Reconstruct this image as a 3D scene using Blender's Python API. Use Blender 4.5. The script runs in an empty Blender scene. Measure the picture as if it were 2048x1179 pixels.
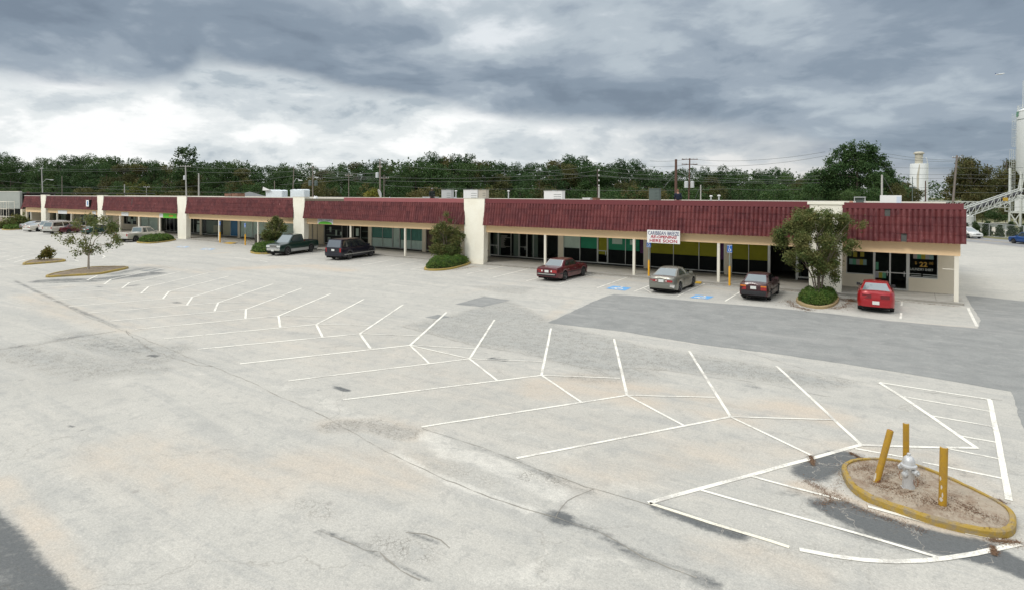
import bpy, bmesh, math, random
import numpy as np
from mathutils import Vector, Matrix
PI = math.pi
S = bpy.context.scene
COL = S.collection

# ------------------------------------------------------------------ camera
H = 6.2; FP = 1190.0; PITCH = math.radians(.55); ROLL = math.radians(.22); YAW = math.radians(-33.8)
CY = 390 + FP * math.tan(PITCH)
_f = Vector((math.sin(YAW), math.cos(YAW), 0)); _r = Vector((math.cos(YAW), -math.sin(YAW), 0)); _u = Vector((0, 0, 1))
FW = _f * math.cos(PITCH) - _u * math.sin(PITCH); _u2 = _f * math.sin(PITCH) + _u * math.cos(PITCH)
RT = _r * math.cos(ROLL) + _u2 * math.sin(ROLL); UP = -_r * math.sin(ROLL) + _u2 * math.cos(ROLL)
cd = bpy.data.cameras.new('camera'); cam = bpy.data.objects.new('camera', cd); COL.objects.link(cam)
cam.matrix_world = Matrix(((RT.x, UP.x, -FW.x, 0), (RT.y, UP.y, -FW.y, 0), (RT.z, UP.z, -FW.z, H), (0, 0, 0, 1)))
cd.sensor_width = 36; cd.lens = FP / 2048 * 36; cd.shift_y = -(589.5 - CY) / 2048
cd.clip_end = 9000; cd.clip_start = .1
S.camera = cam
CP = Vector((0, 0, H))
def ray(px, py): return FW + RT * ((px - 1024) / FP) + UP * ((CY - py) / FP)
def G(px, py, z=0.0):
    d = ray(px, py); return CP + d * ((z - H) / d.z)
def AtY(px, py, Y):
    d = ray(px, py); return CP + d * (Y / d.y)
def AtD(px, py, D): return CP + ray(px, py) * D
def XS(px, Y=47.3, py=500): return AtY(px, py, Y).x
def dep(p): return (Vector(p) - CP).dot(FW)

# ------------------------------------------------------------------ world, sun, exposure
SUN_EL = math.radians(42); SUN_AZ = math.radians(200)      # azimuth clockwise from +Y
w = bpy.data.worlds.new('World'); S.world = w; w.use_nodes = True
nt = w.node_tree; nt.nodes.clear()
def N(nt, t, **k):
    n = nt.nodes.new(t)
    for a, b in k.items():
        if a == 'ins':
            for i, v in b.items(): n.inputs[i].default_value = v
        else: setattr(n, a, b)
    return n
class NB:
    """small node-graph helper"""
    def __init__(s, nt): s.nt = nt
    def put(s, sock, v):
        if isinstance(v, bpy.types.NodeSocket): s.nt.links.new(v, sock)
        elif v is not None: sock.default_value = v
    def m(s, op, a, b=None, c=None, clamp=False):
        n = N(s.nt, 'ShaderNodeMath', operation=op, use_clamp=clamp)
        s.put(n.inputs[0], a); s.put(n.inputs[1], b)
        if c is not None: s.put(n.inputs[2], c)
        return n.outputs[0]
    def mix(s, f, a, b, mode='MIX'):
        n = N(s.nt, 'ShaderNodeMix', data_type='RGBA', blend_type=mode)
        s.put(n.inputs[0], f)
        for i, v in ((6, a), (7, b)):
            s.put(n.inputs[i], (*v, 1) if isinstance(v, tuple) and len(v) == 3 else v)
        return n.outputs[2]
    def noise(s, vec, scale, detail=4, rough=.5, dist=0, out=0):
        n = N(s.nt, 'ShaderNodeTexNoise'); s.put(n.inputs['Vector'], vec)
        n.inputs['Scale'].default_value = scale; n.inputs['Detail'].default_value = detail
        n.inputs['Roughness'].default_value = rough; n.inputs['Distortion'].default_value = dist
        return n.outputs[out]
    def step(s, v, a, b, lo=0, hi=1):
        n = N(s.nt, 'ShaderNodeMapRange', interpolation_type='SMOOTHSTEP')
        s.put(n.inputs[0], v)
        for i, x in ((1, a), (2, b), (3, lo), (4, hi)): s.put(n.inputs[i], x)
        return n.outputs[0]
    def vor(s, vec, scale, feat='DISTANCE_TO_EDGE', out='Distance', rnd=1):
        n = N(s.nt, 'ShaderNodeTexVoronoi', feature=feat); s.put(n.inputs['Vector'], vec)
        n.inputs['Scale'].default_value = scale; n.inputs['Randomness'].default_value = rnd
        return n.outputs[out]
    def vm(s, op, a, b, out=0):
        n = N(s.nt, 'ShaderNodeVectorMath', operation=op); s.put(n.inputs[0], a)
        if op == 'SCALE': s.put(n.inputs[3], b)
        else: s.put(n.inputs[1], b)
        return n.outputs[out]
    def xyz(s, v):
        n = N(s.nt, 'ShaderNodeSeparateXYZ'); s.put(n.inputs[0], v); return n.outputs
    def comb(s, x, y, z):
        n = N(s.nt, 'ShaderNodeCombineXYZ')
        for i, v in enumerate((x, y, z)): s.put(n.inputs[i], v)
        return n.outputs[0]
    def ramp(s, v, pts, interp='LINEAR'):
        n = N(s.nt, 'ShaderNodeValToRGB'); s.put(n.inputs[0], v); cr = n.color_ramp; cr.interpolation = interp
        while len(cr.elements) < len(pts): cr.elements.new(.5)
        for e, (p, c) in zip(cr.elements, pts):
            e.position = p; e.color = (c, c, c, 1) if not isinstance(c, tuple) else (*c, 1)
        return n.outputs[0]
b = NB(nt)
tc = N(nt, 'ShaderNodeTexCoord').outputs['Generated']
d = b.vm('NORMALIZE', tc, None)
x, y, z = b.xyz(d)
sdir = b.vm('DOT_PRODUCT', d, (_r.x, _r.y, 0), out=1)      # east-west position along the view's horizon
fdir = b.vm('DOT_PRODUCT', d, (_f.x, _f.y, 0), out=1)
s01 = b.m('MULTIPLY_ADD', sdir, .5, .5)
el = b.m('MAXIMUM', z, 0)
def s_of(px): return math.sin(math.atan((px - 1024) / FP)) * .5 + .5
def e_of(px, py):
    v = (390 - py) / FP; return v / math.sqrt(1 + v * v + ((px - 1024) / FP) ** 2)
zz = b.m('ADD', el, .20)
pl = b.comb(b.m('DIVIDE', sdir, zz), b.m('DIVIDE', fdir, zz), 0)     # cloud deck projected to a flat layer
wv = b.noise(pl, 1.1, 3, .5, 0, 1)
plw = b.vm('ADD', pl, b.vm('SCALE', b.vm('SUBTRACT', wv, (.5, .5, .5)), .7))
nb = b.noise(plw, .85, 6, .5)
nm = b.noise(plw, 2.3, 7, .55)
nf = b.noise(b.vm('MULTIPLY', d, (1, 1, 2.5)), 7, 7, .58, .2)
nl = b.noise(b.vm('MULTIPLY', d, (1, 1, 2.6)), 3.6, 6, .55, .25)
bd = [(0, 160), (300, 188), (375, 172), (420, 138), (520, 150), (600, 165), (700, 190), (850, 212), (1024, 238), (1200, 246), (1400, 258), (1600, 285), (1750, 330), (1900, 360), (2048, 375)]
bdn = b.ramp(s01, [(0, .12)] + [(s_of(p), e_of(p, q)) for p, q in bd] + [(1, .03)])
rel = b.m('SUBTRACT', el, bdn)
rel2 = b.m('ADD', rel, b.m('MULTIPLY', b.m('SUBTRACT', nf, .5), .075))
deck = b.step(rel2, -.010, .026)
# inside the deck: light and dark billows
mot = b.m('ADD', b.m('MULTIPLY', nb, .42), b.m('ADD', b.m('MULTIPLY', nm, .38), b.m('ADD', b.m('MULTIPLY', nl, .28), b.m('MULTIPLY', nf, .16))))
top = b.step(rel, .0, .20)
hi = b.ramp(s01, [(0, .0), (.22, .02), (.42, .14), (.47, .14), (.58, .10), (.68, .06), (.8, .0), (1, -.02)])
mot2 = b.m('ADD', mot, b.m('MULTIPLY', top, hi))
deckcol = b.ramp(mot2, [(.52, (.185, .232, .292)), (.59, (.235, .29, .355)), (.65, (.315, .372, .435)), (.72, (.44, .50, .55)), (.82, (.72, .76, .79))], 'EASE')
# below the deck: bright broken band on the left, greyer on the right
lown = b.m('ADD', b.m('MULTIPLY', nf, .62), b.m('MULTIPLY', nl, .40))
lowL = b.ramp(lown, [(.38, (.40, .46, .51)), (.455, (.58, .63, .66)), (.515, (.74, .775, .785)), (.585, (.93, .94, .935))], 'EASE')
lowR = b.ramp(lown, [(.38, (.30, .34, .40)), (.50, (.44, .47, .50)), (.60, (.62, .62, .61))], 'EASE')
low = b.mix(b.step(s01, .46, .82), lowL, lowR)
vis = b.mix(deck, low, deckcol)
# overhead, outside the picture, added brightness in the sky lights the ground
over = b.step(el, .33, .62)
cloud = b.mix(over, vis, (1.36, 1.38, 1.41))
sky = N(nt, 'ShaderNodeTexSky', sky_type='NISHITA', sun_disc=False, sun_elevation=SUN_EL, sun_rotation=SUN_AZ)
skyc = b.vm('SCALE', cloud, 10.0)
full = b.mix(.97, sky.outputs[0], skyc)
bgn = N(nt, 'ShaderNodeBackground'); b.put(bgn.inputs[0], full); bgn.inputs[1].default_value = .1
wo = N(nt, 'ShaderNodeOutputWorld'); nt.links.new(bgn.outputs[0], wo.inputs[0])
sd = bpy.data.lights.new('sun', 'SUN'); sd.energy = 1.25; sd.angle = math.radians(14); sd.color = (1, .96, .89)
sun = bpy.data.objects.new('sun', sd); COL.objects.link(sun)
sv = Vector((math.sin(SUN_AZ) * math.cos(SUN_EL), math.cos(SUN_AZ) * math.cos(SUN_EL), math.sin(SUN_EL)))
sun.rotation_euler = (-sv).to_track_quat('-Z', 'Y').to_euler()
S.view_settings.view_transform = 'Standard'; S.view_settings.look = 'None'; S.view_settings.exposure = .13; S.view_settings.gamma = 1
S.render.engine = 'CYCLES'
try:
    S.cycles.max_bounces = 6; S.cycles.transparent_max_bounces = 12; S.cycles.use_denoising = True
except Exception: pass

# ------------------------------------------------------------------ materials
MATS = {}
def mat(name, col, rough=.7, metal=0, var=.12, vs=3, spec=.4, bump=0, bs=30, coat=0, two=None, rnd=0):
    """procedural paint/plaster/etc: base colour broken up by two noises"""
    if name in MATS: return MATS[name]
    m = bpy.data.materials.new(name); m.use_nodes = True; t = m.node_tree; g = NB(t)
    p = t.nodes['Principled BSDF']; o = N(t, 'ShaderNodeTexCoord').outputs['Object']
    n1 = g.noise(o, vs, 5, .6); n2 = g.noise(o, vs * 9, 3, .5)
    f = g.m('ADD', g.m('MULTIPLY', g.m('SUBTRACT', n1, .5), var * 2.2), g.m('MULTIPLY', g.m('SUBTRACT', n2, .5), var))
    f = g.m('ADD', f, 1)
    c = g.vm('SCALE', (*col,), f) if False else None
    base = g.mix(g.step(n1, .4, .65), col, two) if two else g.mix(0, col, col)
    if rnd:
        oi = N(t, 'ShaderNodeObjectInfo').outputs['Random']
        f = g.m('MULTIPLY', f, g.m('MULTIPLY_ADD', oi, rnd * 2, 1 - rnd))
    c = g.vm('SCALE', base, f)
    g.put(p.inputs['Base Color'], c)
    p.inputs['Roughness'].default_value = rough; p.inputs['Metallic'].default_value = metal
    p.inputs['Specular IOR Level'].default_value = spec; p.inputs['Coat Weight'].default_value = coat
    if coat: p.inputs['Coat Roughness'].default_value = .08
    if bump:
        bn = N(t, 'ShaderNodeBump', ins={0: bump}); bn.inputs['Distance'].default_value = .02
        g.put(bn.inputs['Height'], g.noise(o, bs, 4, .6)); g.put(p.inputs['Normal'], bn.outputs[0])
    MATS[name] = m; return m
def foliage(name, c1, c2, c3, rnd=.35, ns=.8):
    if name in MATS: return MATS[name]
    m = bpy.data.materials.new(name); m.use_nodes = True; t = m.node_tree; g = NB(t)
    p = t.nodes['Principled BSDF']; o = N(t, 'ShaderNodeTexCoord').outputs['Object']
    oi = N(t, 'ShaderNodeObjectInfo').outputs['Random']
    isl = N(t, 'ShaderNodeNewGeometry').outputs['Random Per Island']
    n1 = g.noise(o, ns, 4, .6)
    a = g.mix(g.step(n1, .38, .62), c1, c2)
    a = g.mix(g.m('MULTIPLY', g.step(isl, .82, 1.0), .6), a, c3)
    a = g.mix(g.m('MULTIPLY', g.step(oi, .6, 1), .25), a, c3)
    k = g.m('MULTIPLY', g.m('MULTIPLY_ADD', oi, rnd * 2, 1 - rnd), g.m('MULTIPLY_ADD', isl, .5, .75))
    g.put(p.inputs['Base Color'], g.vm('SCALE', a, k))
    p.inputs['Roughness'].default_value = .65; p.inputs['Specular IOR Level'].default_value = .25
    tr = N(t, 'ShaderNodeBsdfTranslucent'); g.put(tr.inputs[0], g.vm('SCALE', a, 1.3))
    mx = N(t, 'ShaderNodeMixShader', ins={0: .22}); t.links.new(p.outputs[0], mx.inputs[1]); t.links.new(tr.outputs[0], mx.inputs[2])
    t.links.new(mx.outputs[0], t.nodes['Material Output'].inputs[0])
    MATS[name] = m; return m
def glass(name, tint=(.85, .9, .87), refl=-.03, dark=0):
    if name in MATS: return MATS[name]
    m = bpy.data.materials.new(name); m.use_nodes = True; t = m.node_tree; g = NB(t)
    for n in list(t.nodes):
        if n.type == 'BSDF_PRINCIPLED': t.nodes.remove(n)
    tr = N(t, 'ShaderNodeBsdfTransparent', ins={0: (*tint, 1)}); gl = N(t, 'ShaderNodeBsdfGlossy', ins={0: (.55, .6, .6, 1), 1: .03})
    o = N(t, 'ShaderNodeTexCoord').outputs['Object']
    bn = N(t, 'ShaderNodeBump', ins={0: .12}); bn.inputs['Distance'].default_value = .05
    g.put(bn.inputs['Height'], g.noise(o, .9, 2, .5)); t.links.new(bn.outputs[0], gl.inputs['Normal'])
    fr = N(t, 'ShaderNodeFresnel', ins={0: 1.42}); k = g.m('ADD', fr.outputs[0], refl, clamp=True)
    mx = N(t, 'ShaderNodeMixShader'); g.put(mx.inputs[0], k)
    t.links.new(tr.outputs[0], mx.inputs[1]); t.links.new(gl.outputs[0], mx.inputs[2])
    t.links.new(mx.outputs[0], t.nodes['Material Output'].inputs[0])
    MATS[name] = m; return m

# ------------------------------------------------------------------ mesh helper
class MB:
    def __init__(s): s.v = []; s.f = []
    def add(s, vs, fs):
        k = len(s.v); s.v += [tuple(p) for p in vs]; s.f += [tuple(i + k for i in f) for f in fs]; return s
    def box(s, x0, x1, y0, y1, z0, z1):
        return s.add([(x0, y0, z0), (x1, y0, z0), (x1, y1, z0), (x0, y1, z0), (x0, y0, z1), (x1, y0, z1), (x1, y1, z1), (x0, y1, z1)],
                     [(0, 3, 2, 1), (4, 5, 6, 7), (0, 1, 5, 4), (1, 2, 6, 5), (2, 3, 7, 6), (3, 0, 4, 7)])
    def hexa(s, p8):
        return s.add(p8, [(0, 3, 2, 1), (4, 5, 6, 7), (0, 1, 5, 4), (1, 2, 6, 5), (2, 3, 7, 6), (3, 0, 4, 7)])
    def quad(s, a, b_, c, d_): return s.add([a, b_, c, d_], [(0, 1, 2, 3)])
    def tube(s, pts, r, n=6, cap=True):
        pts = [Vector(p) for p in pts]; m = len(pts)
        rs = r if isinstance(r, (list, tuple)) else [r] * m
        vs = []; prev = None
        for i, p in enumerate(pts):
            t = (pts[min(i + 1, m - 1)] - pts[max(i - 1, 0)]).normalized()
            a = prev if prev is not None else (Vector((0, 0, 1)) if abs(t.z) < .9 else Vector((1, 0, 0)))
            e1 = t.cross(a).normalized()
            if e1.length < .5: e1 = t.cross(Vector((0, 1, 0))).normalized()
            e2 = t.cross(e1).normalized(); prev = -e2 if False else a
            for j in range(n):
                q = 2 * PI * j / n; vs.append(p + (e1 * math.cos(q) + e2 * math.sin(q)) * rs[i])
        fs = [(i * n + j, i * n + (j + 1) % n, (i + 1) * n + (j + 1) % n, (i + 1) * n + j) for i in range(m - 1) for j in range(n)]
        if cap: fs += [tuple(range(n))[::-1], tuple((m - 1) * n + j for j in range(n))]
        return s.add(vs, fs)
    def bar(s, a, b_, wx, wz=None):
        """square bar between two points"""
        a = Vector(a); b_ = Vector(b_); wz = wz or wx; t = (b_ - a).normalized()
        u = Vector((0, 0, 1)) if abs(t.z) < .95 else Vector((1, 0, 0))
        e1 = t.cross(u).normalized(); e2 = e1.cross(t).normalized()
        q = [(-1, -1), (1, -1), (1, 1), (-1, 1)]
        return s.hexa([p + e1 * (i * wx / 2) + e2 * (j * wz / 2) for p in (a, b_) for i, j in q])
    def lathe(s, prof, n=16, c=(0, 0, 0), axis='z'):
        vs = []
        for r, h in prof:
            for j in range(n):
                q = 2 * PI * j / n; x_, y_ = r * math.cos(q), r * math.sin(q)
                vs.append({'z': (c[0] + x_, c[1] + y_, c[2] + h), 'y': (c[0] + x_, c[1] + h, c[2] + y_), 'x': (c[0] + h, c[1] + x_, c[2] + y_)}[axis])
        m = len(prof)
        fs = [(i * n + j, i * n + (j + 1) % n, (i + 1) * n + (j + 1) % n, (i + 1) * n + j) for i in range(m - 1) for j in range(n)]
        if prof[0][0] > 1e-4: fs.append(tuple(range(n))[::-1])
        if prof[-1][0] > 1e-4: fs.append(tuple((m - 1) * n + j for j in range(n)))
        return s.add(vs, fs)
    def prism(s, poly, z0, z1):
        n = len(poly)
        return s.add([(p[0], p[1], z0) for p in poly] + [(p[0], p[1], z1) for p in poly],
                     [tuple(range(n))[::-1], tuple(range(n, 2 * n))] + [(i, (i + 1) % n, n + (i + 1) % n, n + i) for i in range(n)])
    def mesh(s, name, m, smooth=None):
        me = bpy.data.meshes.new(name); me.from_pydata(s.v, [], s.f); me.materials.append(m)
        if smooth is not None:
            me.polygons.foreach_set('use_smooth', [True] * len(me.polygons)); me.set_sharp_from_angle(angle=math.radians(smooth))
        me.update(); return me
    def build(s, name, m, parent=None, smooth=None, recalc=False):
        me = s.mesh(name, m, None if recalc else smooth)
        if recalc:
            bm = bmesh.new(); bm.from_mesh(me); bmesh.ops.remove_doubles(bm, verts=bm.verts, dist=1e-4)
            bmesh.ops.recalc_face_normals(bm, faces=bm.faces); bm.to_mesh(me); bm.free()
            if smooth is not None:
                me.polygons.foreach_set('use_smooth', [True] * len(me.polygons)); me.set_sharp_from_angle(angle=math.radians(smooth))
        return link(name, me, parent)
def link(name, me, parent=None):
    o = bpy.data.objects.new(name, me); COL.objects.link(o)
    if parent: o.parent = parent
    return o
def tag(o, label=None, cat=None, group=None, kind=None):
    if label: o['label'] = label
    if cat: o['category'] = cat
    if group: o['group'] = group
    if kind: o['kind'] = kind
    return o
def empty(name, loc=(0, 0, 0), rz=0, **k):
    o = bpy.data.objects.new(name, None); COL.objects.link(o); o.location = loc; o.rotation_euler = (0, 0, rz)
    o.empty_display_size = .3
    return tag(o, **k)
def copy_tree(o, parent=None):
    c = o.copy(); COL.objects.link(c)
    if parent: c.parent = parent
    for ch in list(o.children): copy_tree(ch, c)
    return c
def struct(name, mb, m, smooth=None): return tag(mb.build(name, m, smooth=smooth), kind='structure')
# ------------------------------------------------------------------ ground sheet
def seg_d(P, a, b_):
    a = np.array(a); b_ = np.array(b_); ab = b_ - a; t = np.clip(((P - a) @ ab) / max(ab @ ab, 1e-9), 0, 1)
    return np.hypot(*(P - a - t[:, None] * ab).T)
def poly_in(P, poly):
    ins = np.zeros(len(P), bool); n = len(poly)
    for i in range(n):
        (x0, y0), (x1, y1) = poly[i], poly[(i + 1) % n]
        if y0 == y1: continue
        c = ((y0 > P[:, 1]) != (y1 > P[:, 1])) & (P[:, 0] < (x1 - x0) * (P[:, 1] - y0) / (y1 - y0) + x0)
        ins ^= c
    return ins
def gp(pts): return [tuple(G(*p)[:2]) for p in pts]
def poly_sd(P, poly):      # signed distance, positive inside
    dd = np.full(len(P), 1e9)
    for i in range(len(poly)): dd = np.minimum(dd, seg_d(P, poly[i], poly[(i + 1) % len(poly)]))
    return np.where(poly_in(P, poly), dd, -dd)
def line_m(P, pts, wd, soft=1.0):
    pts = gp(pts); dd = np.full(len(P), 1e9)
    for a, c in zip(pts, pts[1:]): dd = np.minimum(dd, seg_d(P, a, c))
    return np.clip(1 - (dd - wd / 2) / soft, 0, 1)
def area_m(P, pts, soft=1.0): return np.clip(.5 + poly_sd(P, gp(pts)) / soft / 2, 0, 1)
def axis(*segs):
    a = []
    for lo, hi_, st in segs: a += list(np.arange(lo, hi_, st))
    return np.array(a + [segs[-1][1]])
ax = axis((-3000, -600, 400), (-600, -160, 20), (-160, -62, 1.5), (-62, -26, .5), (-26, 6, .16), (6, 16, .5), (16, 60, 4), (60, 600, 60), (600, 3000, 400))
ay = axis((-3000, -100, 500), (-100, 2, 12), (2, 20, .14), (20, 44, .4), (44, 130, 3), (130, 600, 30), (600, 3000, 400))
gx, gy = np.meshgrid(ax, ay); P2 = np.stack([gx.ravel(), gy.ravel()], 1); nx, ny = len(ax), len(ay)
ii = (np.arange(ny - 1)[:, None] * nx + np.arange(nx - 1)[None]).ravel()
fc = np.stack([ii, ii + 1, ii + nx + 1, ii + nx], 1)
me = bpy.data.meshes.new('ground')
me.vertices.add(len(P2)); me.vertices.foreach_set('co', np.c_[P2, np.zeros(len(P2))].ravel())
me.loops.add(len(fc) * 4); me.loops.foreach_set('vertex_index', fc.ravel())
me.polygons.add(len(fc)); me.polygons.foreach_set('loop_start', np.arange(len(fc)) * 4); me.polygons.foreach_set('loop_total', np.full(len(fc), 4))
me.update()
R_ = np.zeros(len(P2)); T_ = R_.copy(); C_ = R_.copy(); A_ = R_.copy()
near = (P2[:, 0] > -160) & (P2[:, 0] < 30) & (P2[:, 1] > 0) & (P2[:, 1] < 60); Pn = P2[near]
def mx(arr, v, k=1): arr[near] = np.maximum(arr[near], v * k)
# tar / dark
for pts, wd, sf, k in (
    ([(1620, 945), (1655, 925), (1690, 915)], .45, .4, 1.2), ([(1560, 985), (1640, 985), (1700, 1010)], .15, .5, .6),
    ([(1640, 1005), (1700, 1035)], .25, .4, .95), ([(1690, 1022), (1780, 1058), (1880, 1085), (1965, 1102)], .55, .35, 1.35), ([(1990, 1112), (2048, 1138)], .45, .3, 1.2),
    ([(1700, 1060), (1850, 1100), (1960, 1105)], .3, .4, .7), ([(1900, 930), (2000, 985)], .2, .5, .5),
    ([(1108, 1030), (1190, 1058), (1290, 1130)], .10, .25, .8), ([(1260, 1108), (1420, 1165)], .18, .3, .8), ([(1310, 1010), (1400, 1045), (1480, 1070)], .18, .25, .95),
    ([(945, 893), (1040, 925), (1080, 945), (1180, 985)], .10, .35, .6), ([(1110, 1030), (1130, 1040)], .25, .3, .9),
    ([(640, 1062), (700, 1080), (760, 1110)], .07, .25, .75), ([(810, 1062), (880, 1085)], .05, .15, .7), ([(780, 1120), (860, 1160)], .04, .12, .7),
    ([(95, 562), (190, 560), (300, 548)], 1.6, 1.0, .8), ([(230, 548), (290, 536)], .8, .8, .7),
    ([(300, 520), (420, 528), (540, 548)], .4, 1.3, .5), ([(430, 550), (520, 560)], .5, 1, .45), ([(270, 558), (330, 560)], .7, .8, .5),
    ([(0, 610), (120, 640), (250, 700)], .1, .3, .4), ([(30, 562), (110, 600), (240, 655)], .12, .3, .7), ([(0, 695), (60, 690), (160, 672)], .15, .3, .7),
    ([(340, 708), (420, 725)], .1, .3, .5), ([(672, 773), (694, 780)], .16, .16, 1), ([(636, 778), (646, 780)], .06, .1, .9), ([(300, 710), (312, 712)], .15, .2, .9),
    ([(136, 851), (147, 853)], .06, .1, .9), ([(150, 862), (170, 858)], .04, .1, .7), ([(982, 717), (1012, 720)], .2, .2, .9), ([(988, 713), (1000, 713)], .1, .1, .6), ([(968, 706), (975, 706)], .1, .1, .6), ([(1496, 768), (1508, 772)], .3, .3, .7),
    ([(372, 660), (388, 658)], .2, .2, .5), ([(195, 573), (203, 574)], .15, .15, .8), ([(258, 572), (272, 570)], .2, .4, .9), ([(345, 603), (356, 605)], .3, .2, .7), ([(640, 695), (700, 690)], .05, .3, .6),
    ([(1200, 640), (1206, 641)], .1, .1, .7)): mx(R_, line_m(Pn, pts, wd, sf), k)
mx(R_, area_m(Pn, [(-200, 800), (0, 1010), (30, 1040), (165, 1185), (-100, 1500), (-900, 1300)], .14), .98)
mx(R_, area_m(Pn, [(0, 575), (45, 578), (150, 625), (250, 672), (150, 690), (0, 705), (-300, 690), (-300, 600)], .8), .30)
mx(R_, area_m(Pn, [(160, 690), (245, 668), (330, 695), (270, 712)], .3), .5)
mx(R_, area_m(Pn, [(1130, 1045), (1190, 975), (1310, 1010), (1480, 1080), (1330, 1140), (1200, 1090)], .5), .36)
mx(R_, area_m(Pn, [(1300, 1500), (1700, 1150), (2048, 1160), (2400, 1500)], .6), .22)
# sand / rust
for pts, wd, sf, k in (
    ([(1090, 775), (1180, 770), (1290, 790)], 1.2, 1.4, .8), ([(1380, 800), (1480, 830), (1580, 815), (1640, 830)], .7, 1.2, .8), ([(1180, 950), (1400, 905), (1540, 900)], .8, 1.3, .55),
    ([(250, 900), (480, 960), (640, 930), (800, 940)], 1.2, 1.3, .6), ([(660, 850), (760, 845), (830, 865)], .3, .8, .7), ([(470, 537), (620, 532), (690, 540)], .5, 2.0, .9), ([(545, 531), (570, 531)], .3, .3, 1),
    ([(420, 508), (455, 505)], .3, .6, .8), ([(290, 530), (400, 545)], .5, 1.5, .5), ([(60, 590), (140, 625), (260, 660)], .8, 1.2, .6), ([(120, 575), (260, 560)], .8, 1.5, .4),
    ([(1690, 1000), (1800, 1040), (1950, 1075)], .12, .3, 1.3), ([(1600, 975), (1660, 990), (1690, 1010)], .2, .4, 1.1), ([(1600, 900), (1680, 890), (1880, 910), (2000, 990)], .3, .7, .55), ([(1400, 1100), (1520, 1110), (1620, 1150)], .3, .6, .6),
    ([(860, 523), (960, 535), (1100, 548), (1260, 560), (1500, 583)], .2, 1.0, .55), ([(0, 960), (70, 1040), (170, 1170)], .25, .35, .7), ([(600, 460), (700, 525)], .1, 1, .3),
    ([(1700, 640), (1950, 655)], .3, .8, .5), ([(900, 590), (1060, 560)], .3, 1, .3), ([(1090, 640), (1150, 600)], .2, .8, .5)): mx(T_, line_m(Pn, pts, wd, sf), k)
mx(T_, area_m(Pn, [(60, 600), (260, 560), (700, 600), (1250, 800), (1750, 850), (2020, 1000), (1700, 1000), (1300, 1010), (900, 860), (450, 710)], 2.5), .36)
# alligator cracking
for pts, wd, sf, k in (([(610, 1005), (650, 1025)], .3, .6, .42), ([(770, 1085), (840, 1105)], .3, .6, .5), ([(670, 852), (740, 847), (810, 866)], .35, .45, 1.0), ([(1060, 950), (1110, 960)], .3, .4, .6),
    ([(1500, 1080), (1650, 1110), (1760, 1120)], .4, .8, .36), ([(150, 672), (280, 700), (330, 700)], 1, 1.2, .7), ([(20, 700), (200, 740), (300, 720)], 1, 1.5, .6), ([(320, 740), (150, 735)], .4, .8, .6),
    ([(1550, 1000), (1800, 1090)], .6, .8, .3), ([(880, 930), (980, 960)], .4, .5, .4), ([(0, 760), (240, 790)], .5, 1.5, .3)): mx(C_, line_m(Pn, pts, wd, sf), k)
mx(C_, area_m(Pn, [(806, 651), (895, 632), (1010, 596), (1130, 650), (1290, 692), (1500, 725), (1720, 765), (1660, 778), (1400, 745), (1290, 735), (1250, 750), (1150, 735), (1040, 704), (950, 690)], .5), .9)
mx(C_, area_m(Pn, [(925, 570), (1080, 573), (1050, 590), (990, 585)], .5), .6)
mx(C_, area_m(Pn, [(1100, 755), (1240, 720), (1330, 730), (1320, 765), (1180, 768)], .5), .6)
# pale worn streaks
for pts, wd, sf, k in (([(560, 770), (640, 795), (700, 830), (780, 845)], .35, .4, .8), ([(860, 870), (900, 905), (960, 915), (1060, 960), (1110, 985)], .5, .4, 1), ([(790, 905), (860, 945), (960, 985), (1060, 1020)], .18, .25, 1),
    ([(1020, 865), (1080, 880), (1130, 905)], .3, .5, .7), ([(1230, 970), (1310, 990)], .3, .35, .8), ([(960, 1150), (1130, 1160), (1180, 1120)], .35, .45, .8), ([(1250, 1115), (1370, 1150), (1380, 1179)], .22, .25, .9),
    ([(1060, 1140), (1095, 1100)], .12, .12, .9), ([(250, 690), (330, 720), (450, 770)], .4, .6, .5), ([(110, 600), (260, 655), (330, 690)], .4, .7, .5), ([(130, 950), (250, 1020), (400, 1160)], .05, .15, .7), ([(400, 1150), (520, 1170)], .1, .2, .6), ([(700, 880), (830, 900)], .3, .5, .5),
    ([(575, 884), (583, 879)], .04, .04, 1), ([(1180, 1010), (1260, 1050), (1330, 1090)], .5, .5, .55), ([(1450, 1090), (1600, 1130), (1750, 1150)], .35, .5, .6), ([(900, 1010), (1000, 1060), (1100, 1110)], .2, .5, .5), ([(1640, 1060), (1760, 1100), (1850, 1095)], .02, .08, .9), ([(1700, 1010), (1660, 1030), (1640, 1090)], .02, .08, .8), ([(1480, 1100), (1560, 1150), (1700, 1160)], .15, .3, .6), ([(640, 780), (720, 840)], .2, .3, .6)): mx(A_, line_m(Pn, pts, wd, sf), k)
zone = np.zeros(len(P2)); yv = P2[:, 1]; xv = P2[:, 0]
rd0 = np.array(G(1935, 473)[:2]); rd1 = np.array(G(2048, 483)[:2]); rdv = (rd1 - rd0) / np.hypot(*(rd1 - rd0)); rdn = np.array([-rdv[1], rdv[0]])
if rdn[1] < 0: rdn = -rdn
zone[((P2 - rd0) @ rdn > 0)] = 1
zone[(yv > 78) & (xv < -14)] = 1
ca = me.color_attributes.new('wear', 'FLOAT_COLOR', 'POINT'); ca.data.foreach_set('color', np.stack([R_, T_, C_, A_], 1).astype(np.float32).ravel())
cz = me.attributes.new('zone', 'FLOAT', 'POINT'); cz.data.foreach_set('value', zone.astype(np.float32))

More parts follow.
